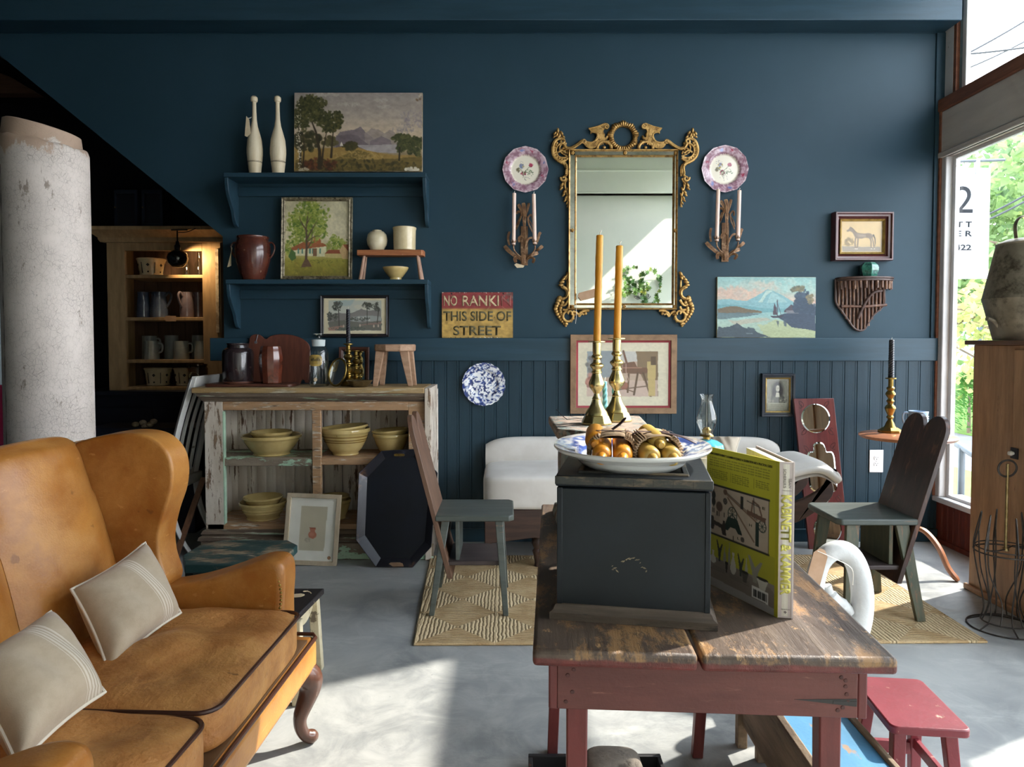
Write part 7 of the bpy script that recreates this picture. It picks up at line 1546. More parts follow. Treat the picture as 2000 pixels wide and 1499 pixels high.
for x in (.0118, BW-.0215): b = B(); b.box(x, x+.0097, .0112, .0135, .026, .238); b.o('corner_strip', BOXP, bt, bev=.0015)
zl = .260
b = B(); b.ring([(.009,.009),(BW-.009,.009),(BW-.009,BD-.009),(.009,BD-.009)], [(.048,.042),(BW-.048,.042),(BW-.048,BD-.042),(.048,BD-.042)], .240, zl, 'xy'); b.box(.045, BW-.045, .04, BD-.04, .240, zl-.007); ld = b.o('lid', BOXP, bt, bev=.003)
b = B(); b.ring([(.047,.041),(BW-.047,.041),(BW-.047,BD-.041),(.047,BD-.041)], [(.056,.05),(BW-.056,.05),(BW-.056,BD-.05),(.056,BD-.05)], zl-.008, zl+.0035, 'xy'); b.o('panel_bead', EDGW, ld, bev=.002)
b = B(); b.box(.0085, BW-.0085, .0072, .0092, .244, zl-.001); b.o('lid_edge', EDGW, ld, bev=.001)
for i in range(7): x = .045+i*.034; b = B(); b.box(x, x+.0011, .0068, .0073, .245, zl-.003); b.o('edge_joint', SLOT, ld)
SCR = surf('scuffed bare patch', '#8d7f66', '#6f6552', ms=60, rough=.8)
rs_ = random.Random(4); arc = [(.112,.101),(.115,.097),(.113,.094),(.119,.092)]+[(.128+.042*f, .108+.007*sin(pi*min(1,f*1.2))-.014*max(0,f-.7)/.3) for f in np.linspace(0,1,13)]
for x, z in arc:
    b = B(); a = rs_.uniform(-.9,.9); l_, w_ = rs_.uniform(.0016,.0042), rs_.uniform(.0005,.0014); M = Matrix.Translation((x+rs_.uniform(-.001,.001), .0125, z+rs_.uniform(-.0015,.0015))) @ Matrix.Rotation(a, 4, 'Y'); b.prism([(-l_,0),(0,w_),(l_,.0003),(0,-w_)], -.0003, .0003, M=M); b.o('scuff', SCR, bt)

# ---------------------------------------------------------------- platter with beeswax candle bundles
cv = Cv(150, 190, '#e9e9ec', 61); r = np.sqrt((cv.X-.5)**2+(cv.Y-.5)**2)*2; n = fbm(190, 150, 24, 4, 4); n2 = fbm(190, 150, 10, 3, 9)
m = (r > .68); cv.put(m*(n > .5), '#6d83b8', .85); cv.put(m*(n > .56), '#3b529a', .9); cv.put(m*(n2 > .6), '#4a62a4', .6); cv.put((r > .64)&(r < .68), '#3f579c', .9); cv.put((r < .6)*(n2 > .5), '#5069aa', .85); cv.put((r < .6)*(n > .55), '#2f4690', .8); cv.put((r > .955).astype(float), '#cfc5b4', .8)
pz = F(1232, 890, 1.03); px_, py_ = pz.x, pz.y
RX_, RY_ = .149, .175
pt = thing('platter', 'large blue and white transfer platter resting on the dark lidded box', 'platter', (.243, 1.375, 1.0105), rz=bxr)
prf = [(0,.006),(.3,.006),(.5,.007),(.6,.012),(.66,.022),(.72,.029),(.85,.034),(.96,.040),(1.0,.042),(1.005,.039),(.98,.034),(.86,.026),(.74,.019),(.68,.009),(.6,.001),(.55,0),(0,.001)]
fine = []
for (a, z), (c_, y) in zip(prf, prf[1:]):
    n_ = max(1, int(abs(c_-a)*40))
    for i in range(n_): fine.append((a+(c_-a)*i/n_, z+(y-z)*i/n_))
fine.append(prf[-1])
def ofn(a, r_, z): return r_*(1+.035*abs(sin(2*a))**1.5)
b = B(); b.lathe(fine, 96, fn=lambda a, r_, z: ofn(a, r_, z), sx=RX_, sy=RY_); o = b.o('platter_body', GLAZE, pt)
def pf(x, y, z): return .5+x/RX_*.49, .5-y/RY_*.49
nv = len(o.data.vertices); co = np.zeros(nv*3, np.float32); o.data.vertices.foreach_get('co', co); co = co.reshape(-1, 3)
u_, v_ = pf(co[:,0], co[:,1], co[:,2]); cl = cv.at(u_, v_); rr_ = np.sqrt((co[:,0]/RX_)**2+(co[:,1]/RY_)**2)
under = np.zeros(nv, bool); half = fine.index((1.0, .042)); idx = np.arange(nv); rows = np.maximum(0, (idx-1)//96+1); under = rows > half; cl[under] = rgb('#dcdedd'); setcol(o, cl)
WAX1 = surf('amber beeswax', '#c47d1c', '#d08e2c', ms=14, rough=.38, sss=.15); WAX2 = surf('olive beeswax', '#a9893f', '#b8994c', ms=14, rough=.38, sss=.15); CARD = surf('corrugated card', '#b39a7e', '#9d8468', ms=20, rough=.9); RIB = surf('brown ribbon', '#3d2a2c', rough=.5); CRD2 = surf('card dark flutes', '#4d3f33', rough=.95)
def bundle(label, loc, rz, tilt, wax_, third, ribbon):
    t = thing('candle_bundle', label, 'candles', loc, rot=(tilt, 0, rz)); t.scale = (1.15,)*3     # candles point along local -y
    cr = .0158
    def cone(x, z, y0, mat, ln=.1):
        M = Matrix.Translation((x, y0, z)) @ Matrix.Rotation(pi/2, 4, 'X')
        b = B(); b.lathe([(0,-ln),(cr,-ln),(cr,-.002),(cr*.97,.004),(cr*.86,.0105),(cr*.66,.0135),(cr*.52,.0138),(cr*.48,.019),(cr*.44,.024),(cr*.3,.0285),(0,.029)], 28, M); b.o('candle', mat, t, ang=50)
    cone(-.0163, cr, 0, wax_); cone(.0163, cr, 0, wax_)
    cone(-.028 if third else .002, cr*(1.9 if third else 2.0), .035 if third else .03, wax_, .06)
    pth = []
    for a in np.linspace(pi*1.12, pi*.5, 26): pth.append((-.0163+(cr+.002)*cos(a), cr+(cr*1.45)*sin(a)))
    for a in np.linspace(pi*.5, -pi*.12, 26): pth.append((.0163+(cr+.002)*cos(a), cr+(cr*1.45)*sin(a)))
    b = B(); N = len(pth)*4; 
    P2 = smooth2(pth, 4); n_ = len(P2); rows_ = [[], []]
    def shp(off, y): return [(P2[i][0]*(1+off*.06)+0, y, (P2[i][1]-cr)*(1+off*.06)+cr+off*.0) for i in range(n_)]
    A_ = []; 
    for i in range(n_):
        w_ = .003*sin(i*2*pi/10); dx_, dz = P2[i][0], P2[i][1]-cr*.6; l_ = sqrt(dx_*dx_+dz*dz); A_.append((P2[i][0]+dx_/l_*(.0038+w_), P2[i][1]+dz/l_*(.0038+w_)))
    vs = [(x, .012, z) for x, z in A_]+[(x, .068, z) for x, z in A_]; b.add(vs, [(i, i+1, n_+i+1, n_+i) for i in range(n_-1)]); o = b.o('corrugated_wrap', CARD, t, ang=180); so_ = o.modifiers.new('thick', 'SOLIDIFY'); so_.thickness = .0016
    b = B(); vs = [(x, .016, z) for x, z in P2]+[(x, .066, z) for x, z in P2]; b.add(vs, [(i, i+1, n_+i+1, n_+i) for i in range(n_-1)]); b.o('inner_card', CRD2, t, ang=180)
    R2 = [(x*1.0+ (x/abs(x) if x else 0)*.0075, z+.0072) for x, z in P2[2:-2]]
    b = B(); vs = [(x, .036, z) for x, z in R2]+[(x, .043, z) for x, z in R2]; n3 = len(R2); b.add(vs, [(i, i+1, n3+i+1, n3+i) for i in range(n3-1)]); b.tube(smooth([(0,.04,.048),(.012,.045,.056),(.022,.05,.066)] if ribbon else [(.01,.03,.046),(.035,.01,.044),(.055,-.005,.036)], 4), [.0045]*8+[.002], 6, flat=.25); b.o('ribbon', RIB, t)
    return t
bundle('left candle bundle, amber beeswax stubs wrapped in corrugated card on the platter', (.190, 1.272, 1.0285), radians(-8), radians(5), WAX1, True, True)
bundle('right candle bundle, olive beeswax stubs wrapped in corrugated card on the platter', (.274, 1.262, 1.0285), radians(4), radians(5), WAX2, False, False)

# ---------------------------------------------------------------- chippy pedestal, candlesticks and tapers
CHPB = surf('chippy grey blue pedestal', '#7d8f8c', '#93a09a', ms=8, rough=.7, under='#8a7462', under2='#5a4a40', wear=.42, ws=22, edge=.04, bump=.5, bscale=70)
CHPT = surf('chippy pink grey top', '#a89484', '#94847a', ms=8, rough=.7, under='#7f918e', under2='#5a4c44', wear=.4, ws=26, edge=.05, bump=.45)
zp = 1.03; pc = [F(1086, 838, zp), F(1293, 856, zp), F(1250, 812, zp), F(1071, 813, zp)]; cen = (pc[0]+pc[1]+pc[2]+pc[3])/4
cpt = thing('chippy_pedestal', 'chippy grey-blue square pedestal carrying the brass candlesticks behind the platter', 'pedestal', (cen.x, cen.y, .7505))
def quad(f, z): return [(cen.x+(p_.x-cen.x)*f-cen.x, (p_.y-cen.y)*f, z) for p_ in pc]
H_ = zp-.7505
b = B(); b.hexa(quad(1.0, H_-.025)+quad(1.0, H_)); b.o('top_slab', CHPT, cpt, bev=.006)
b = B(); b.hexa(quad(.84, H_-.05)+quad(.97, H_-.025)); b.o('cove_moulding', CHPB, cpt, bev=.004); b = B(); b.hexa(quad(.8, .02)+quad(.8, H_-.05)); b.o('pedestal_body', CHPB, cpt, bev=.004); b = B(); b.hexa(quad(.92, 0)+quad(.86, .03)); b.o('foot_moulding', CHPB, cpt, bev=.004)
bp = [(0,18),(23,18),(22,21),(20,25),(15,32),(11,40),(9,46),(8.4,48.5),(9.2,50),(8,52),(5.6,57),(5.4,60),(9,66),(14,72),(15.8,77),(15,83),(11.5,91),(9.2,97),(8.6,100),(10.4,101.5),(10.4,103.5),(8.6,105),(8.8,108),(13.4,114),(13.4,117),(8.5,121),(6.8,126),(7.2,128),(10.4,131),(10.4,134),(7.8,137),(8.2,140),(8.4,160),(17,161.5),(17,163),(8.6,163.6),(7.6,163),(7.6,150),(0,150)]
bo = [(0,0),(31,0),(31,3.5),(27,12),(24,18),(0,18)]
WAXH = surf('honey beeswax taper', '#cc8b20', '#d89c32', ms=8, rough=.42, sss=.15, bump=.08, bscale=60)
for px, py, hh, lab, ln in ((1165, 829, 204, 'left', (.022, 0)), (1204, 823, 178, 'right', (.02, .01))):
    q = F(px, py, zp); kk = sc(q.y+.02); stick((q.x, q.y, zp+.0005), kk*.985, bp, f'{lab} polished brass candlestick with an amber taper on the chippy pedestal', base_oct=bo, mat=BRASSB)
    wax('taper_candle', (q.x, q.y, zp+.0005+150.5*kk*.985), (hh+12)*kk, 7*kk, WAXH, f'tall knobbly amber beeswax taper in the {lab} brass candlestick', ln, lump=.05)
TURQ = surf('turquoise wax', '#7cc3cc', '#8fd0d6', ms=9, rough=.4, sss=.1)
q = F(1184, 815, zp); twist((q.x-.002, q.y+.0, zp), .105, .0075, TURQ, 'left turquoise twisted candle standing behind the brass candlesticks', lobes=3, turns=3, lean=(-.03, 0))
q = F(1200, 818, zp); twist((q.x+.004, q.y+.0, zp), .105, .0075, TURQ, 'right turquoise twisted candle standing behind the brass candlesticks', lobes=3, turns=3, lean=(-.06, 0))
b = B(); q = F(1108, 822, zp); o = b.tube(smooth([(0,0,.003),(-.012,.01,.012),(-.03,.02,.03)], 5), .0011, 5).o('wire_twig', IRON, loc=(q.x, q.y, zp)); tag(o, 'thin bent wire lying at left back corner of the chippy pedestal', 'wire')

# ---------------------------------------------------------------- oil lamp and cream crock behind
yl = 1.93; k = sc(yl); lx = P(1380, 850, yl).x; TURG = surf('turquoise opaque glass', '#58b6d0', '#4ba8c6', ms=9, rough=.1, coat=.5, sss=.05)
t = thing('oil_lamp', 'oil lamp with ribbed turquoise glass font and clear chimney on the work table', 'lamp', (lx, yl, .7505))
zf = lambda y: P(1380, y, yl).z-.7505
b = B(); b.lathe([(0,0),(.05,0),(.052,.006),(.04,.014),(.018,.03),(.014,.06),(.016,zf(905)-.02),(.026,zf(900)),(31*k,zf(889)),(33*k,zf(878)),(31*k,zf(868)),(20*k,zf(861)),(9*k,zf(858)),(0,zf(858))], 60, fn=lambda a, r, z: r*(1+(.035*cos(a*14) if z > zf(902) else 0))); b.o('glass_font', TURG, t)
b = B(); b.lathe([(6.5*k,zf(859)),(6.5*k,zf(854)),(14*k,zf(852)),(13*k,zf(850)),(8*k,zf(846)),(9*k,zf(840)),(5*k,zf(835)),(0,zf(834))], 24); b.o('brass_burner', BRASS, t)
b = B(); b.lathe([(12*k,zf(850)),(12*k,zf(843)),(14*k,zf(838)),(19*k,zf(826)),(19.5*k,zf(818)),(17*k,zf(808)),(12*k,zf(792)),(10*k,zf(783)),(11*k,zf(776)),(14*k,zf(770.5))], 36); b.o('glass_chimney', CLEAR, t)
CRM = surf('cream ironstone', '#ddd6c6', '#d3cab8', ms=9, rough=.25, coat=.3); yq = 1.62; k = sc(yq); qx = P(1345, 900, yq).x; zt2 = P(1345, 893, yq).z-.7505
t = tag(B().lathe([(0,0),(.04,0),(.044,.004),(.05,.06),(.052,zt2*.55),(.046,zt2*.8),(.047,zt2*.92),(.054,zt2),(.049,zt2),(.042,zt2*.8),(.046,zt2*.5),(0,.01)], 40).o('cream_jar', CRM, loc=(qx+.03, yq+.03, .7505)), 'cream ironstone jar on the table between platter and book', 'jar')

# ---------------------------------------------------------------- book standing open
q = F(1518, 1208, .75); bk_ = thing('book', 'lime green design book standing upright with its spine turned out on the worn table', 'book', (q.x, q.y, .7505), rz=radians(-68.3))
BH, BL = .284, .205
LIME = surf('lime book cloth', '#b0a828', rough=.5); PAGE = surf('book pages', '#d8d2c6', '#c9c2b4', ms=200, rough=.8, stretch=(.1,1,.01)); SPN = surf('mauve grey spine paper', '#bdb0ad', rough=.55)
cv = Cv(150, 206, '#bab22e', 71); X_ = lambda f: f
cv.poly([(0,.79),(1,.8),(1,1),(0,1)], '#8a8078'); cv.grad if 0 else None
cv.poly([(0,.62),(1,.62),(1,.80),(0,.79)], '#a8a232'); cv.poly([(0,.77),(.4,.79),(.95,.83),(1,.86),(1,.96),(0,.95)], '#7d726a', 1, .02); cv.poly([(0,.935),(1,.95),(1,1),(0,1)], '#9b9593')
for y in np.linspace(.072, .125, 4): 
    for s_ in range(26): cv.line([(.05+s_*.034, y), (.05+s_*.034+.014+.012*((s_*7+int(y*1000))%3)/2, y)], .0035, '#3f3d18', .75)
for c0, c1, n_ in ((.05,.36,5),(.40,.68,5),(.74,.95,4)):
    for i in range(n_):
        y = .158+i*.0135
        for s_ in range(int((c1-c0)/.036)): cv.line([(c0+s_*.036, y), (c0+s_*.036+.016+.012*((s_*5+i)%3)/2, y)], .0032, '#3f3d18', .75)
for x in (.375,.71): cv.line([(x,.15),(x,.215)], .002, '#3f3d18', .6)
cv.poly([(.0,.265),(.92,.265),(.92,.62),(.0,.62)], '#b8a594'); cv.dabs(40, .45, .45, .45, .18, .06, ['#c0ae9d','#ad9a8a'], .4); cv.line([(0,.265),(.92,.265)], .012, '#23211f'); cv.line([(0,.62),(.92,.62)], .012, '#23211f'); cv.line([(.915,.27),(.915,.62)], .005, '#4a4038')
bl = '#2c2a29'; gn = '#26352f'; br = '#6a4f40'
cv.line([(.3,.3),(.74,.43)], .012, '#7d6350'); cv.line([(.34,.33),(.72,.57)], .012, '#7d6350'); cv.line([(.3,.29),(.76,.42)], .003, bl); cv.poly([(.74,.43),(.79,.43),(.79,.59),(.74,.59)], gn); cv.ell(.3,.295,.03,.02, br)
def wheel(x, y, r_, q_):
    for i in range(40): a, c2 = i*2*pi/40, (i+1)*2*pi/40; cv.line([(x+r_*cos(a), y+r_*sin(a)*.73), (x+r_*cos(c2), y+r_*sin(c2)*.73)], .005, q_)
    for i in range(4): a = i*pi/4; cv.line([(x-r_*cos(a), y-r_*sin(a)*.73), (x+r_*cos(a), y+r_*sin(a)*.73)], .0035, q_)
wheel(.41,.435,.065,gn); wheel(.41,.48,.05,gn); wheel(.83,.45,.05,gn); wheel(.3,.36,.025,bl)
cv.poly([(.34,.46),(.48,.46),(.56,.56),(.5,.56),(.46,.53),(.38,.53),(.34,.56),(.28,.55)], gn)
cv.poly([(.08,.49),(.12,.49),(.13,.52),(.26,.53),(.27,.5),(.3,.5),(.32,.6),(.26,.6),(.24,.56),(.14,.55),(.12,.59),(.05,.58)], '#3d342e'); cv.ell(.21,.41,.05,.035,'#5f4a40'); cv.ell(.12,.34,.03,.03,bl); cv.ell(.12,.385,.03,.03,bl); cv.line([(.12,.3),(.12,.42)], .008, bl); cv.poly([(.53,.29),(.57,.29),(.57,.38),(.53,.38)], bl)
cv.poly([(.62,.37),(.88,.39),(.87,.42),(.62,.4)], br); cv.line([(.68,.38),(.7,.3),(.78,.32),(.82,.38)], .012, br); cv.line([(.62,.31),(.8,.33)], .004, bl); cv.line([(.71,.28),(.72,.38)], .006, bl)
for x, y in ((.1,.45),(.12,.45),(.17,.465),(.2,.465),(.28,.46),(.03,.46),(.02,.52),(.42,.6)): cv.poly([(x,y-.018),(x+.016,y-.018),(x+.016,y+.018),(x,y+.018)], '#433b36')
cv.ell(.56,.585,.028,.018,'#4d443d')
vz = ['#c3bdb2','#8d8a7e','#3a3d3a','#a8a598']
def vase(x, y0, y1, w, q_, kind=0):
    if kind == 0: cv.poly([(x-w*.3,y1),(x-w,y1-(y1-y0)*.2),(x-w*.8,y1-(y1-y0)*.5),(x-w*.25,y0+.03),(x-w*.35,y0),(x+w*.35,y0),(x+w*.25,y0+.03),(x+w*.8,y1-(y1-y0)*.5),(x+w,y1-(y1-y0)*.2),(x+w*.3,y1)], q_)
    elif kind == 1: cv.poly([(x-w*.25,y1),(x-w*.4,y1-(y1-y0)*.4),(x-w,y0),(x-w*.7,y0),(x,y1-(y1-y0)*.6),(x+w*.7,y0+.02),(x+w,y0+.02),(x+w*.4,y1-(y1-y0)*.4),(x+w*.25,y1)], q_)
    else: cv.poly([(x-w*.4,y1),(x-w,y0),(x+w,y0),(x+w*.4,y1)], q_); 
    if kind == 2: cv.ell(x, y0, w, .01, '#2f2a26')
vase(.02,.73,.82,.05,vz[3],2); vase(.12,.74,.83,.05,vz[0]); vase(.22,.65,.8,.05,vz[2],1); vase(.3,.68,.8,.025,vz[1]); vase(.37,.64,.8,.02,vz[1]); vase(.43,.70,.85,.045,vz[0]); vase(.54,.69,.84,.05,vz[2],1); vase(.62,.7,.84,.025,vz[3]); vase(.74,.67,.84,.1,vz[1],1); vase(.33,.79,.86,.022,'#3a332e',2); vase(.6,.8,.87,.05,'#4d4a44',2); vase(.84,.795,.87,.08,vz[0],2)
for i in range(3): cv.line([(.12,.845+i*.012),(.3,.848+i*.012)], .003, '#5d544d', .7); cv.line([(.38,.853+i*.012),(.66,.858+i*.012)], .003, '#5d544d', .7)
cv.poly([(.7,.865),(.92,.868),(.92,.945),(.7,.94)], '#dcd8d4')
for i in range(22): x = .725+i*.0082; cv.line([(x,.885),(x,.93)], .0032 if i % 3 else .006, '#1d1b1b') if (i*5) % 7 != 2 else None
cv.ell(.06,.89,.02,.012,'#4d4540'); cv.line([(.02,.87),(.1,.873)], .004, '#4d4540')
b = B(); b.box(-BL, 0, .0002, .003, 0, BH); b.o('back_cover', LIME, bk_)
canvas('cover_print', cv, -BL, -.008, .0005, BH-.0005, -.0003, PAPER, bk_)
DTX = surf('dark green print', '#34330f', rough=.7)
text('cover_text', "SEAN SCHERER'S KABINETT & KAMMER IS EQUALLY A CELEBRATION AND A PRACTICAL GUIDE", DTX, bk_, -BL+.010, -.017, BH*(1-.053), BH*(1-.034), -.0006, bold=.012)
text('panel_letter', 'E', DTX, bk_, -BL*.49, -BL*.455, BH*.66, BH*.677, -.0006); text('panel_letter', 'E', DTX, bk_, -BL*.2, -BL*.165, BH*.665, BH*.682, -.0006); text('panel_letter', 'G', DTX, bk_, -BL*.625, -BL*.59, BH*.585, BH*.602, -.0006); text('panel_letter', 'H', DTX, bk_, -BL*.37, -BL*.335, BH*.525, BH*.542, -.0006); text('panel_letter', 'A', DTX, bk_, -BL*.955, -BL*.92, BH*.685, BH*.702, -.0006); text('panel_letter', 'L', DTX, bk_, -BL*.53, -BL*.5, BH*.405, BH*.422, -.0006)
sx_, sy_ = .0145, .0225; sl_ = sqrt(sx_**2+sy_**2); sa_ = atan2(sy_, sx_)
SM = Matrix.Rotation(sa_, 4, 'Z'); b = B(); b.box(0, sl_, 0, .003, 0, BH, M=SM); b.o('spine', SPN, bk_, bev=.0012)
fd = Vector((-.92, .39, 0)).normalized(); FM = Matrix.Translation((sx_, sy_, 0)) @ Matrix.Rotation(atan2(-fd.y, -fd.x), 4, 'Z')
b = B(); b.box(-BL, 0, -.003, 0, 0, BH, M=FM); b.o('front_cover', SPN, bk_)
b = B(); c_ = [(-.0,.003),(sx_,sy_)]; f2 = Vector((sx_, sy_, 0))+fd*(BL-.006); f1 = Vector((0,.003,0))+Vector((-.955,.22,0)).normalized()*(BL-.012)
nrm = Vector((fd.y, -fd.x, 0)); f1 = f2+Vector((-.012,-.020,0)); b.prism([(.004,.006),(sx_-.002,sy_-.003),(f2.x+.001,f2.y-.003),(f1.x,f1.y)], .004, BH-.004, 'xy'); b.o('page_block', PAGE, bk_)
# spine lettering runs down the spine: text x axis -> -z
def spine_M(): return SM @ Matrix(((0,0,1,0),(0,1,0,0),(-1,0,0,0),(0,0,0,1)))
YELT = surf('pale yellow lettering', '#d8cf6a', rough=.6); GRYT = surf('grey lettering', '#7d7472', rough=.7)
def stext(s, m_, za, zb, xa, xb, **kw): text('spine_text', s, m_, bk_, -BH*(1-za), -BH*(1-zb), xa*sl_, xb*sl_, -.0006, M=spine_M(), **kw)
stext('KABINETT & KAMMER', YELT, .21, .85, .15, .82, bold=.04); stext("SEAN", GRYT, .105, .165, .62, .8); stext("SCHERER'S", GRYT, .045, .165, .28, .46)
b = B(); b.box(.2*sl_, .8*sl_, -.0007, -.0002, BH*.817, BH*.8185, M=SM); b.o('spine_rule', GRYT, bk_); text('publisher_text', 'VENDOME', GRYT, bk_, .2*sl_, .8*sl_, BH*.055, BH*.061, -.0006, M=SM)
b = B(); b.prism([(sl_*.5, BH*.03),(sl_*.6, BH*.04),(sl_*.5, BH*.05),(sl_*.4, BH*.04)], -.0007, -.0002, M=SM); b.o('publisher_mark', GRYT, bk_)

# ================================================================ under and beside the table
REDS = surf('raspberry stool paint', '#6b2029', '#782933', ms=6, rough=.4, under='#5c2a26', under2='#c9a08c', wear=.08, ws=18, edge=.03, bump=.12)
t = thing('red_stool', 'small raspberry red painted stool beside the right table leg', 'stool', (1.058, 1.845, 0), rz=radians(-6)); ol = rrect(.19, .27, .018, 4)
b = B(); b.prism(ol, .278, .30, 'xy'); b.o('seat', REDS, t, bev=.004)
for sx_2, sy_2 in ((-1,-1),(1,-1),(-1,1),(1,1)): b = B(); b.leg((sx_2*.06, sy_2*.09, .279), (sx_2*.078, sy_2*.125, 0), .032, .026, .03, .026); b.o('leg', REDS, t, bev=.003)
for s_ in (-1, 1): b = B(); b.box(-.075, .075, s_*.108-.008, s_*.108+.008, .1, .135); b.o('stretcher', REDS, t, bev=.002)
for s_ in (-1, 1): b = B(); b.box(s_*.068-.007, s_*.068+.007, -.108, .108, .12, .15); b.o('stretcher', REDS, t, bev=.002)
TRW = surf('grey weathered trough wood', '#7d6a54', '#94806a', ms=5, rough=.75, grain=.5, gs=8, stretch=(3,.5,4), under='#5a4a3a', wear=.15, ws=8, bump=.3); TRB = surf('worn sky blue paint', '#3d7598', '#4a84a6', ms=6, rough=.55, under='#8a7460', wear=.14, ws=14, stretch=(1.6,.5,1), edge=.03, bump=.15)
t = thing('blue_trough', 'weathered wooden trough bench with sky-blue top under the work table', 'bench', (.815, 1.62, 0), rz=radians(-1))
b = B(); b.hexa([(-.10,-.55,.07),(-.08,-.55,.07),(-.08,.52,.07),(-.10,.52,.07),(-.118,-.55,.275),(-.098,-.55,.28),(-.098,.52,.28),(-.118,.52,.275)]); b.o('side_board', TRW, t, bev=.004)
b = B(); b.box(-.097, .105, -.55, .52, .215, .23); b.o('blue_top', TRB, t, bev=.002)
b = B(); b.box(.105, .121, -.55, .52, .1, .24); b.o('side_board', TRW, t, bev=.004)
for y in (-.5, .44): b = B(); b.box(-.08, .1, y, y+.028, 0, .214); b.o('end_board', TRW, t, bev=.003)
b = B(); b.leg((-.1,.53,.25), (-.1,.53,0), .03, .03); b.o('corner_post', TRW, t, bev=.003)
PAN = surf('black iron tray', '#17161a', '#201e20', ms=9, rough=.5, under='#6b4a36', wear=.1, ws=14); STN = surf('grey field stone', '#6d6358', '#857a6d', ms=7, rough=.85, under='#4d453d', wear=.25, ws=12, edge=.08, bump=.6, bscale=40)
A, E = F(1040, 1478, .035), F(1283, 1479, .035); w = E.x-A.x; t = thing('floor_pan', 'shallow black rectangular pan on the floor under the work table', 'tray', ((A.x+E.x)/2, A.y-.16, 0.0))
b = B(); b.box(-w/2, w/2, -.16, .16, .0, .004); b.o('pan_floor', PAN, t)
for a in ((-w/2-.012, w/2+.012, .155, .17), (-w/2-.012, w/2+.012, -.17, -.155)): b = B(); b.box(a[0], a[1], a[2], a[3], 0.002, .038); b.o('pan_side', PAN, t, bev=.002)
for a in ((-w/2-.012, -w/2, -.155, .155), (w/2, w/2+.012, -.155, .155)): b = B(); b.box(a[0], a[1], a[2], a[3], 0.002, .036); b.o('pan_side', PAN, t, bev=.002)
b = B(); b.puff((0,0,0), (.085,.07,.045), 2.6, 12, fn=lambda v: v*(1+.10*math.sin(v.x*40+1)*math.cos(v.y*37)+.06*sin(v.z*60))); tag(b.o('field_stone', STN, loc=(F(1178,1490,.03).x+.02, A.y-.085, .048), ang=60), 'rounded grey field stone lying in the black floor pan', 'stone')

# ================================================================ outdoors beyond the window
ZG = -.2
k = NT('lawn'); c = k.mix(k.step(k.noise(3, 6, .7), .35, .65), '#5c7f2c', '#6f9236'); k.sock(c, k.bs.inputs['Base Color']); k.bs.inputs['Roughness'].default_value = .9; k.link(k.bump(k.noise(60, 4, .7), .6, .03), k.bs.inputs['Normal']); LAWN = k.m
PAV = surf('sunny paving', '#77767a', '#69696c', ms=2, rough=.85, bump=.1)
b = B(); b.box(XR+.2, 5.2, 5.2, 40, ZG-.3, ZG); struct(b.o('ground_lawn', LAWN)); b = B(); b.box(XR+.2, 5.2, -8, 5.2, ZG-.3, ZG-.004); struct(b.o('ground_pavement', PAV)); b = B(); b.box(5.2, 7.2, -8, 40, ZG-.3, ZG-.01); struct(b.o('ground_drive', PAV)); b = B(); b.box(7.2, 60, 8.5, 60, ZG-.3, ZG); struct(b.o('ground_far_lawn', LAWN)); b = B(); b.box(7.2, 60, -8, 8.5, ZG-.3, ZG); struct(b.o('ground_far_pavement', PAV))
rl = random.Random(11); LV = [surf('tree leaves '+n_, a, c_, ms=1.5, rough=.6) for n_, a, c_ in (('green', '#6d8a52', '#8fa870'), ('yellow green', '#a3aa66', '#c0bd7c'), ('dark green', '#57734c', '#728c60'))]
for m_ in LV:
    n_ = m_.node_tree; bs_ = n_.nodes['Principled BSDF']; tr_ = n_.nodes.new('ShaderNodeBsdfTranslucent'); mx_ = n_.nodes.new('ShaderNodeMixShader'); mx_.inputs[0].default_value = .5
    n_.links.new(bs_.inputs['Base Color'].links[0].from_socket, tr_.inputs[0]); n_.links.new(bs_.outputs[0], mx_.inputs[1]); n_.links.new(tr_.outputs[0], mx_.inputs[2]); n_.links.new(mx_.outputs[0], n_.nodes['Material Output'].inputs[0])
TRK = surf('tree bark', '#6b5a4c', '#7d6c5c', ms=6, rough=.9)
def tree(label, loc, H, cz0, rx, ry, rz_, n_, size, mat, name='tree', branches=7, group=None):
    t = thing(name, label, 'tree', loc)
    b = B(); b.tube([(0,0,-.05),(.05,.03,H*.3),(-.04,0,H*.6),(.03,.02,H*.92)], [H*.022,H*.018,H*.012,H*.004], 9); 
    for i in range(branches):
        a = rl.random()*6.3; z0 = H*(.25+.5*rl.random()); l_ = rx*(.6+.4*rl.random()); b.tube(smooth([(0,0,z0),(l_*.5*cos(a), l_*.5*sin(a), z0+H*.1),(l_*cos(a), l_*sin(a), z0+H*(.05+.15*rl.random()))], 4), [H*.009]*4+[H*.006]*4+[H*.003], 6)
    b.o('trunk', TRK, t)
    vs, fs = [], []
    cl = [(rl.uniform(-1,1), rl.uniform(-1,1), rl.uniform(-1,1)) for _ in range(26)]
    for i in range(n_):
        c_ = cl[i % 26]; l_ = sqrt(sum(q_*q_ for q_ in c_))+.01; s_ = min(1, .85/l_)
        p_ = Vector((c_[0]*s_*rx+rl.gauss(0, rx*.2), c_[1]*s_*ry+rl.gauss(0, ry*.2), cz0+c_[2]*s_*rz_+rl.gauss(0, rz_*.2)))
        R_ = Euler((rl.uniform(0,6.3), rl.uniform(0,6.3), rl.uniform(0,6.3))).to_matrix(); z_ = size*rl.uniform(.6,1.3)
        j = len(vs); vs += [p_+R_ @ Vector(q_) for q_ in ((-z_*.5,0,0),(0,-z_*.9,0),(z_*.5,0,.1*z_),(0,z_*.9,0))]; fs.append((j,j+1,j+2,j+3))
    b = B(); b.add(vs, fs); b.o('foliage', mat, t, flat=True); return t
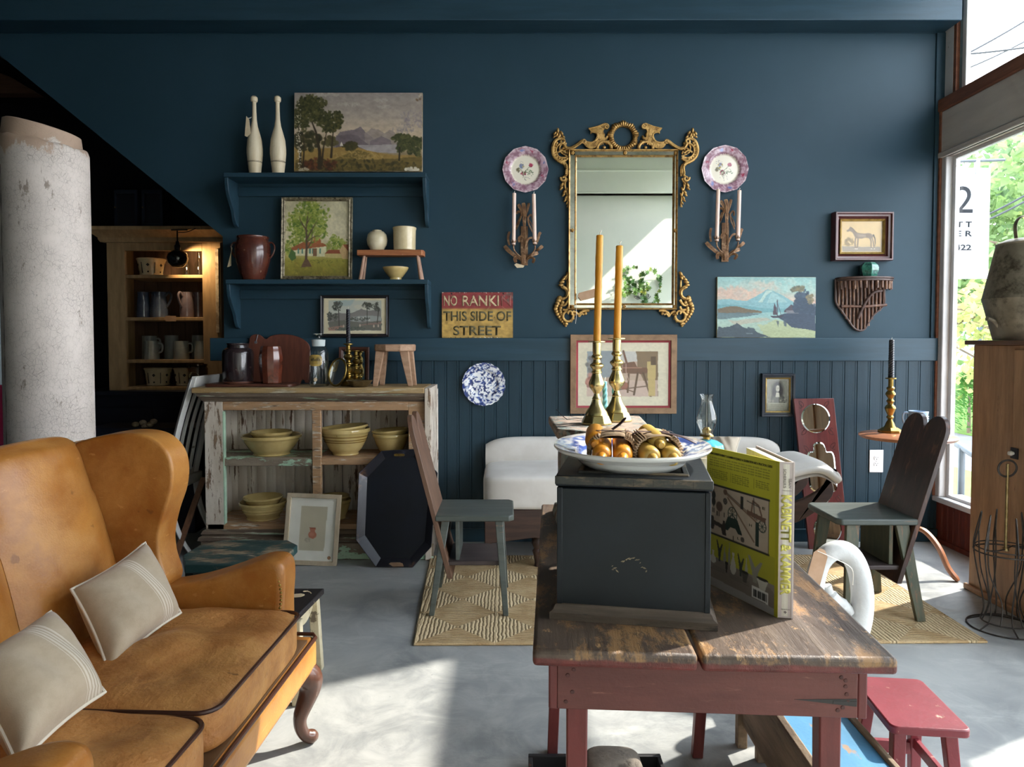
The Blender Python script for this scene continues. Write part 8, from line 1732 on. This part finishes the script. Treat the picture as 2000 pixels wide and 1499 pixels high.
tree('tall leafy green tree beyond the window behind the hanging banner', (9.6, 12.6, ZG), 4.8, 3.4, 1.9, 1.9, 1.5, 4200, .13, LV[0])
tree('yellow-green budding tree seen through the window above the pine cupboard', (7.9, 11.2, ZG), 2.7, 1.6, 1.0, 1.1, .95, 1700, .085, LV[1], branches=12)
tree('broad dark green tree far beyond the window to the right', (14.5, 17.0, ZG), 7, 4.6, 3.4, 3.4, 2.8, 4200, .2, LV[2])
tree('wide light green tree far behind the others outside the window', (17, 24, ZG), 6.5, 4.2, 4.4, 3.6, 2.8, 3600, .24, LV[0])
tree('tall light green tree at right side of the window view behind the tin can', (12.6, 12.8, ZG), 5.6, 3.7, 2.2, 2.4, 1.9, 3000, .15, LV[1])
# spruce bush
q = (7.35, 11.25, ZG); t = thing('spruce_bush', 'young green spruce bush by the paved drive outside', 'bush', q); vs, fs = [], []
for i in range(1500):
    f = rl.random()**.8; z_ = .05+.95*f; r_ = .42*(1-f)**.8*(.55+.45*rl.random())+.03; a = rl.random()*6.3; p_ = Vector((r_*cos(a), r_*sin(a), z_)); d_ = Vector((cos(a), sin(a), .35))*.13; w_ = Vector((-sin(a), cos(a), 0))*.016; j = len(vs); vs += [p_-w_, p_+w_, p_+d_]; fs.append((j,j+1,j+2))
b = B(); b.add(vs, fs); b.o('needles', surf('spruce needles', '#5f9a4a', '#7fb35c', ms=3, rough=.6), t, flat=True); b = B(); b.tube([(0,0,-.02),(0,0,.98)], [.03,.006], 7); b.o('stem', TRK, t)
# railing
RLM = surf('grey pipe railing', '#5d6468', '#6b7276', rough=.5, metal=.4); q0 = P(1858, 862, 4.62); q1 = P(1912, 897, 4.35); q2 = P(1879, 882, 4.52); 
t = thing('pipe_railing', 'grey pipe stair railing just outside the window', 'railing', (q2.x, q2.y, ZG)); L_2 = lambda p_: p_-Vector((q2.x, q2.y, ZG)); dd = (q1-q0)
b = B(); b.tube([L_2(q0-dd*.6), L_2(q1+dd*1.5)], .017, 10); b.o('top_rail', RLM, t)
for f in (.4, 2.0): p_ = L_2(q0+dd*f); b = B(); b.tube([(p_.x, p_.y, 0), p_], .02, 10); b.o('post', RLM, t)
# hanging banner sign, seen from indoors
yB = 4.95; Bn = surf('white banner cloth', '#b9bec4', rough=.8); BT = surf('banner lettering', '#15191e', rough=.8); a0, a1 = P(1930, 545, yB), P(1930, 328, yB)
t = thing('hanging_banner', 'white hanging banner sign with the figure 2 outside the window', 'sign', (a0.x, yB, a0.z)); wB, hB = .60, a1.z-a0.z; wB = a0.x-(XR+.22)
b = B(); b.box(-wB, 0, 0, .012, 0, hB); b.o('banner_panel', Bn, t, bev=.002); bx_ = lambda px: P(px, 400, yB).x-a0.x; bz2 = lambda py: P(1900, py, yB).z-a0.z
text('lettering', '2', BT, t, bx_(1866), bx_(1900), bz2(416), bz2(364), -.001, bold=0); text('lettering', 'TT', BT, t, bx_(1869), bx_(1899), bz2(444), bz2(433), -.001, sp=1.6, bold=.025); text('lettering', 'ER', BT, t, bx_(1869), bx_(1900), bz2(462), bz2(451), -.001, sp=1.6, bold=.025); text('lettering', '1422', BT, t, bx_(1860), bx_(1899), bz2(489), bz2(478), -.001, bold=.025)
b = B(); b.box(bx_(1904), bx_(1911), -.006, .018, bz2(340), bz2(312)); b.o('clip', surf('white clip', '#dfe3e6', rough=.5), t); b = B(); b.tube([(-wB-.1, .006, bz2(318)), (.10, .006, bz2(312))], .01, 8); b.o('bracket_arm', RLM, t)
# overhead wires and a distant house
WR = surf('black cable', '#2e3236', rough=.6)
for i, (xa, ya_, xb, yb2, Yw, s_) in enumerate(((1878,92,2030,5,9,.03),(1878,94,2030,76,9,.02),(1880,112,2030,40,11,.05),(1925,412,2040,352,8.5,.03),(1925,402,2040,340,8.6,.03))):
    A_, E_ = P(xa, ya_, Yw), P(xb, yb2, Yw); dd = E_-A_; pts = [A_+dd*f+Vector((0,0,-s_*4*(f+1)*(2-f)*.5+.0)) for f in np.linspace(-1, 2, 16)]; m0 = A_+dd*.5
    b = B(); b.tube([p_-m0 for p_ in pts], .012, 5); tag(b.o('overhead_cable', WR, loc=m0), ['upper steep black cable crossing the transom sky', 'flatter thick black cable crossing the transom sky', 'thin lower cable crossing the transom sky', 'lower of two black cables in front of the trees', 'upper of two black cables in front of the trees'][i], 'cable')
HB = surf('pale blue clapboard', '#b9cbdb', '#aec2d4', rough=.7); t = thing('distant_house', 'pale blue clapboard house across the lawn, glimpsed between the trees', 'building', (23, 37, ZG))
b = B(); b.box(-4, 4, -3, 3, 0, 3.6); b.o('house_wall', HB, t); b = B(); b.prism([(-4.3,3.5),(4.3,3.5),(0,5.6)], -3.2, 3.2); b.o('roof', surf('grey roof shingles', '#6d7278', rough=.9), t)
for x in (-2.4, 0, 2.4): b = B(); b.box(x-.45, x+.45, -3.04, -3.0, 1.1, 2.5); b.o('house_window', surf('dark window', '#3f4a55', rough=.2) if 'dark window' not in bpy.data.materials else bpy.data.materials['dark window'], t)

# ================================================================ repeats share a group
GROUPS = {'mixing_bowl': 'yellow ware bowls in the chippy cabinet', 'pitcher': 'glazed pitchers on the second hutch shelf', 'stoneware_mug': 'grey mugs and tumblers on the third hutch shelf', 'pierced_bowl': 'cream pierced bowls in the hutch', 'glass_bottle': 'clear bottles on the top hutch shelf', 'panelled_box': 'dark glazed boxes on the hutch', 'exercise_club': 'cream exercise clubs on the upper shelf', 'wall_shelf': 'navy bracket shelves', 'wall_sconce': 'tole sconces beside the gilt mirror', 'twisted_candle': 'twisted candles', 'candle_bundle': 'beeswax candle bundles on the platter', 'plank_chair': 'plank chairs on the jute rug', 'pillow': 'linen pillows on the leather settee', 'tree': 'trees outside the window', 'overhead_cable': 'overhead cables outside the window', 'candlestick': 'brass candlesticks', 'taper_candle': 'taper candles', 'wall_plate': 'plates hung on the wall'}
for o in list(S.objects):
    if o.parent is None and o.get('category'):
        g_ = GROUPS.get(o.name.split('.')[0])
        if g_: o['group'] = g_
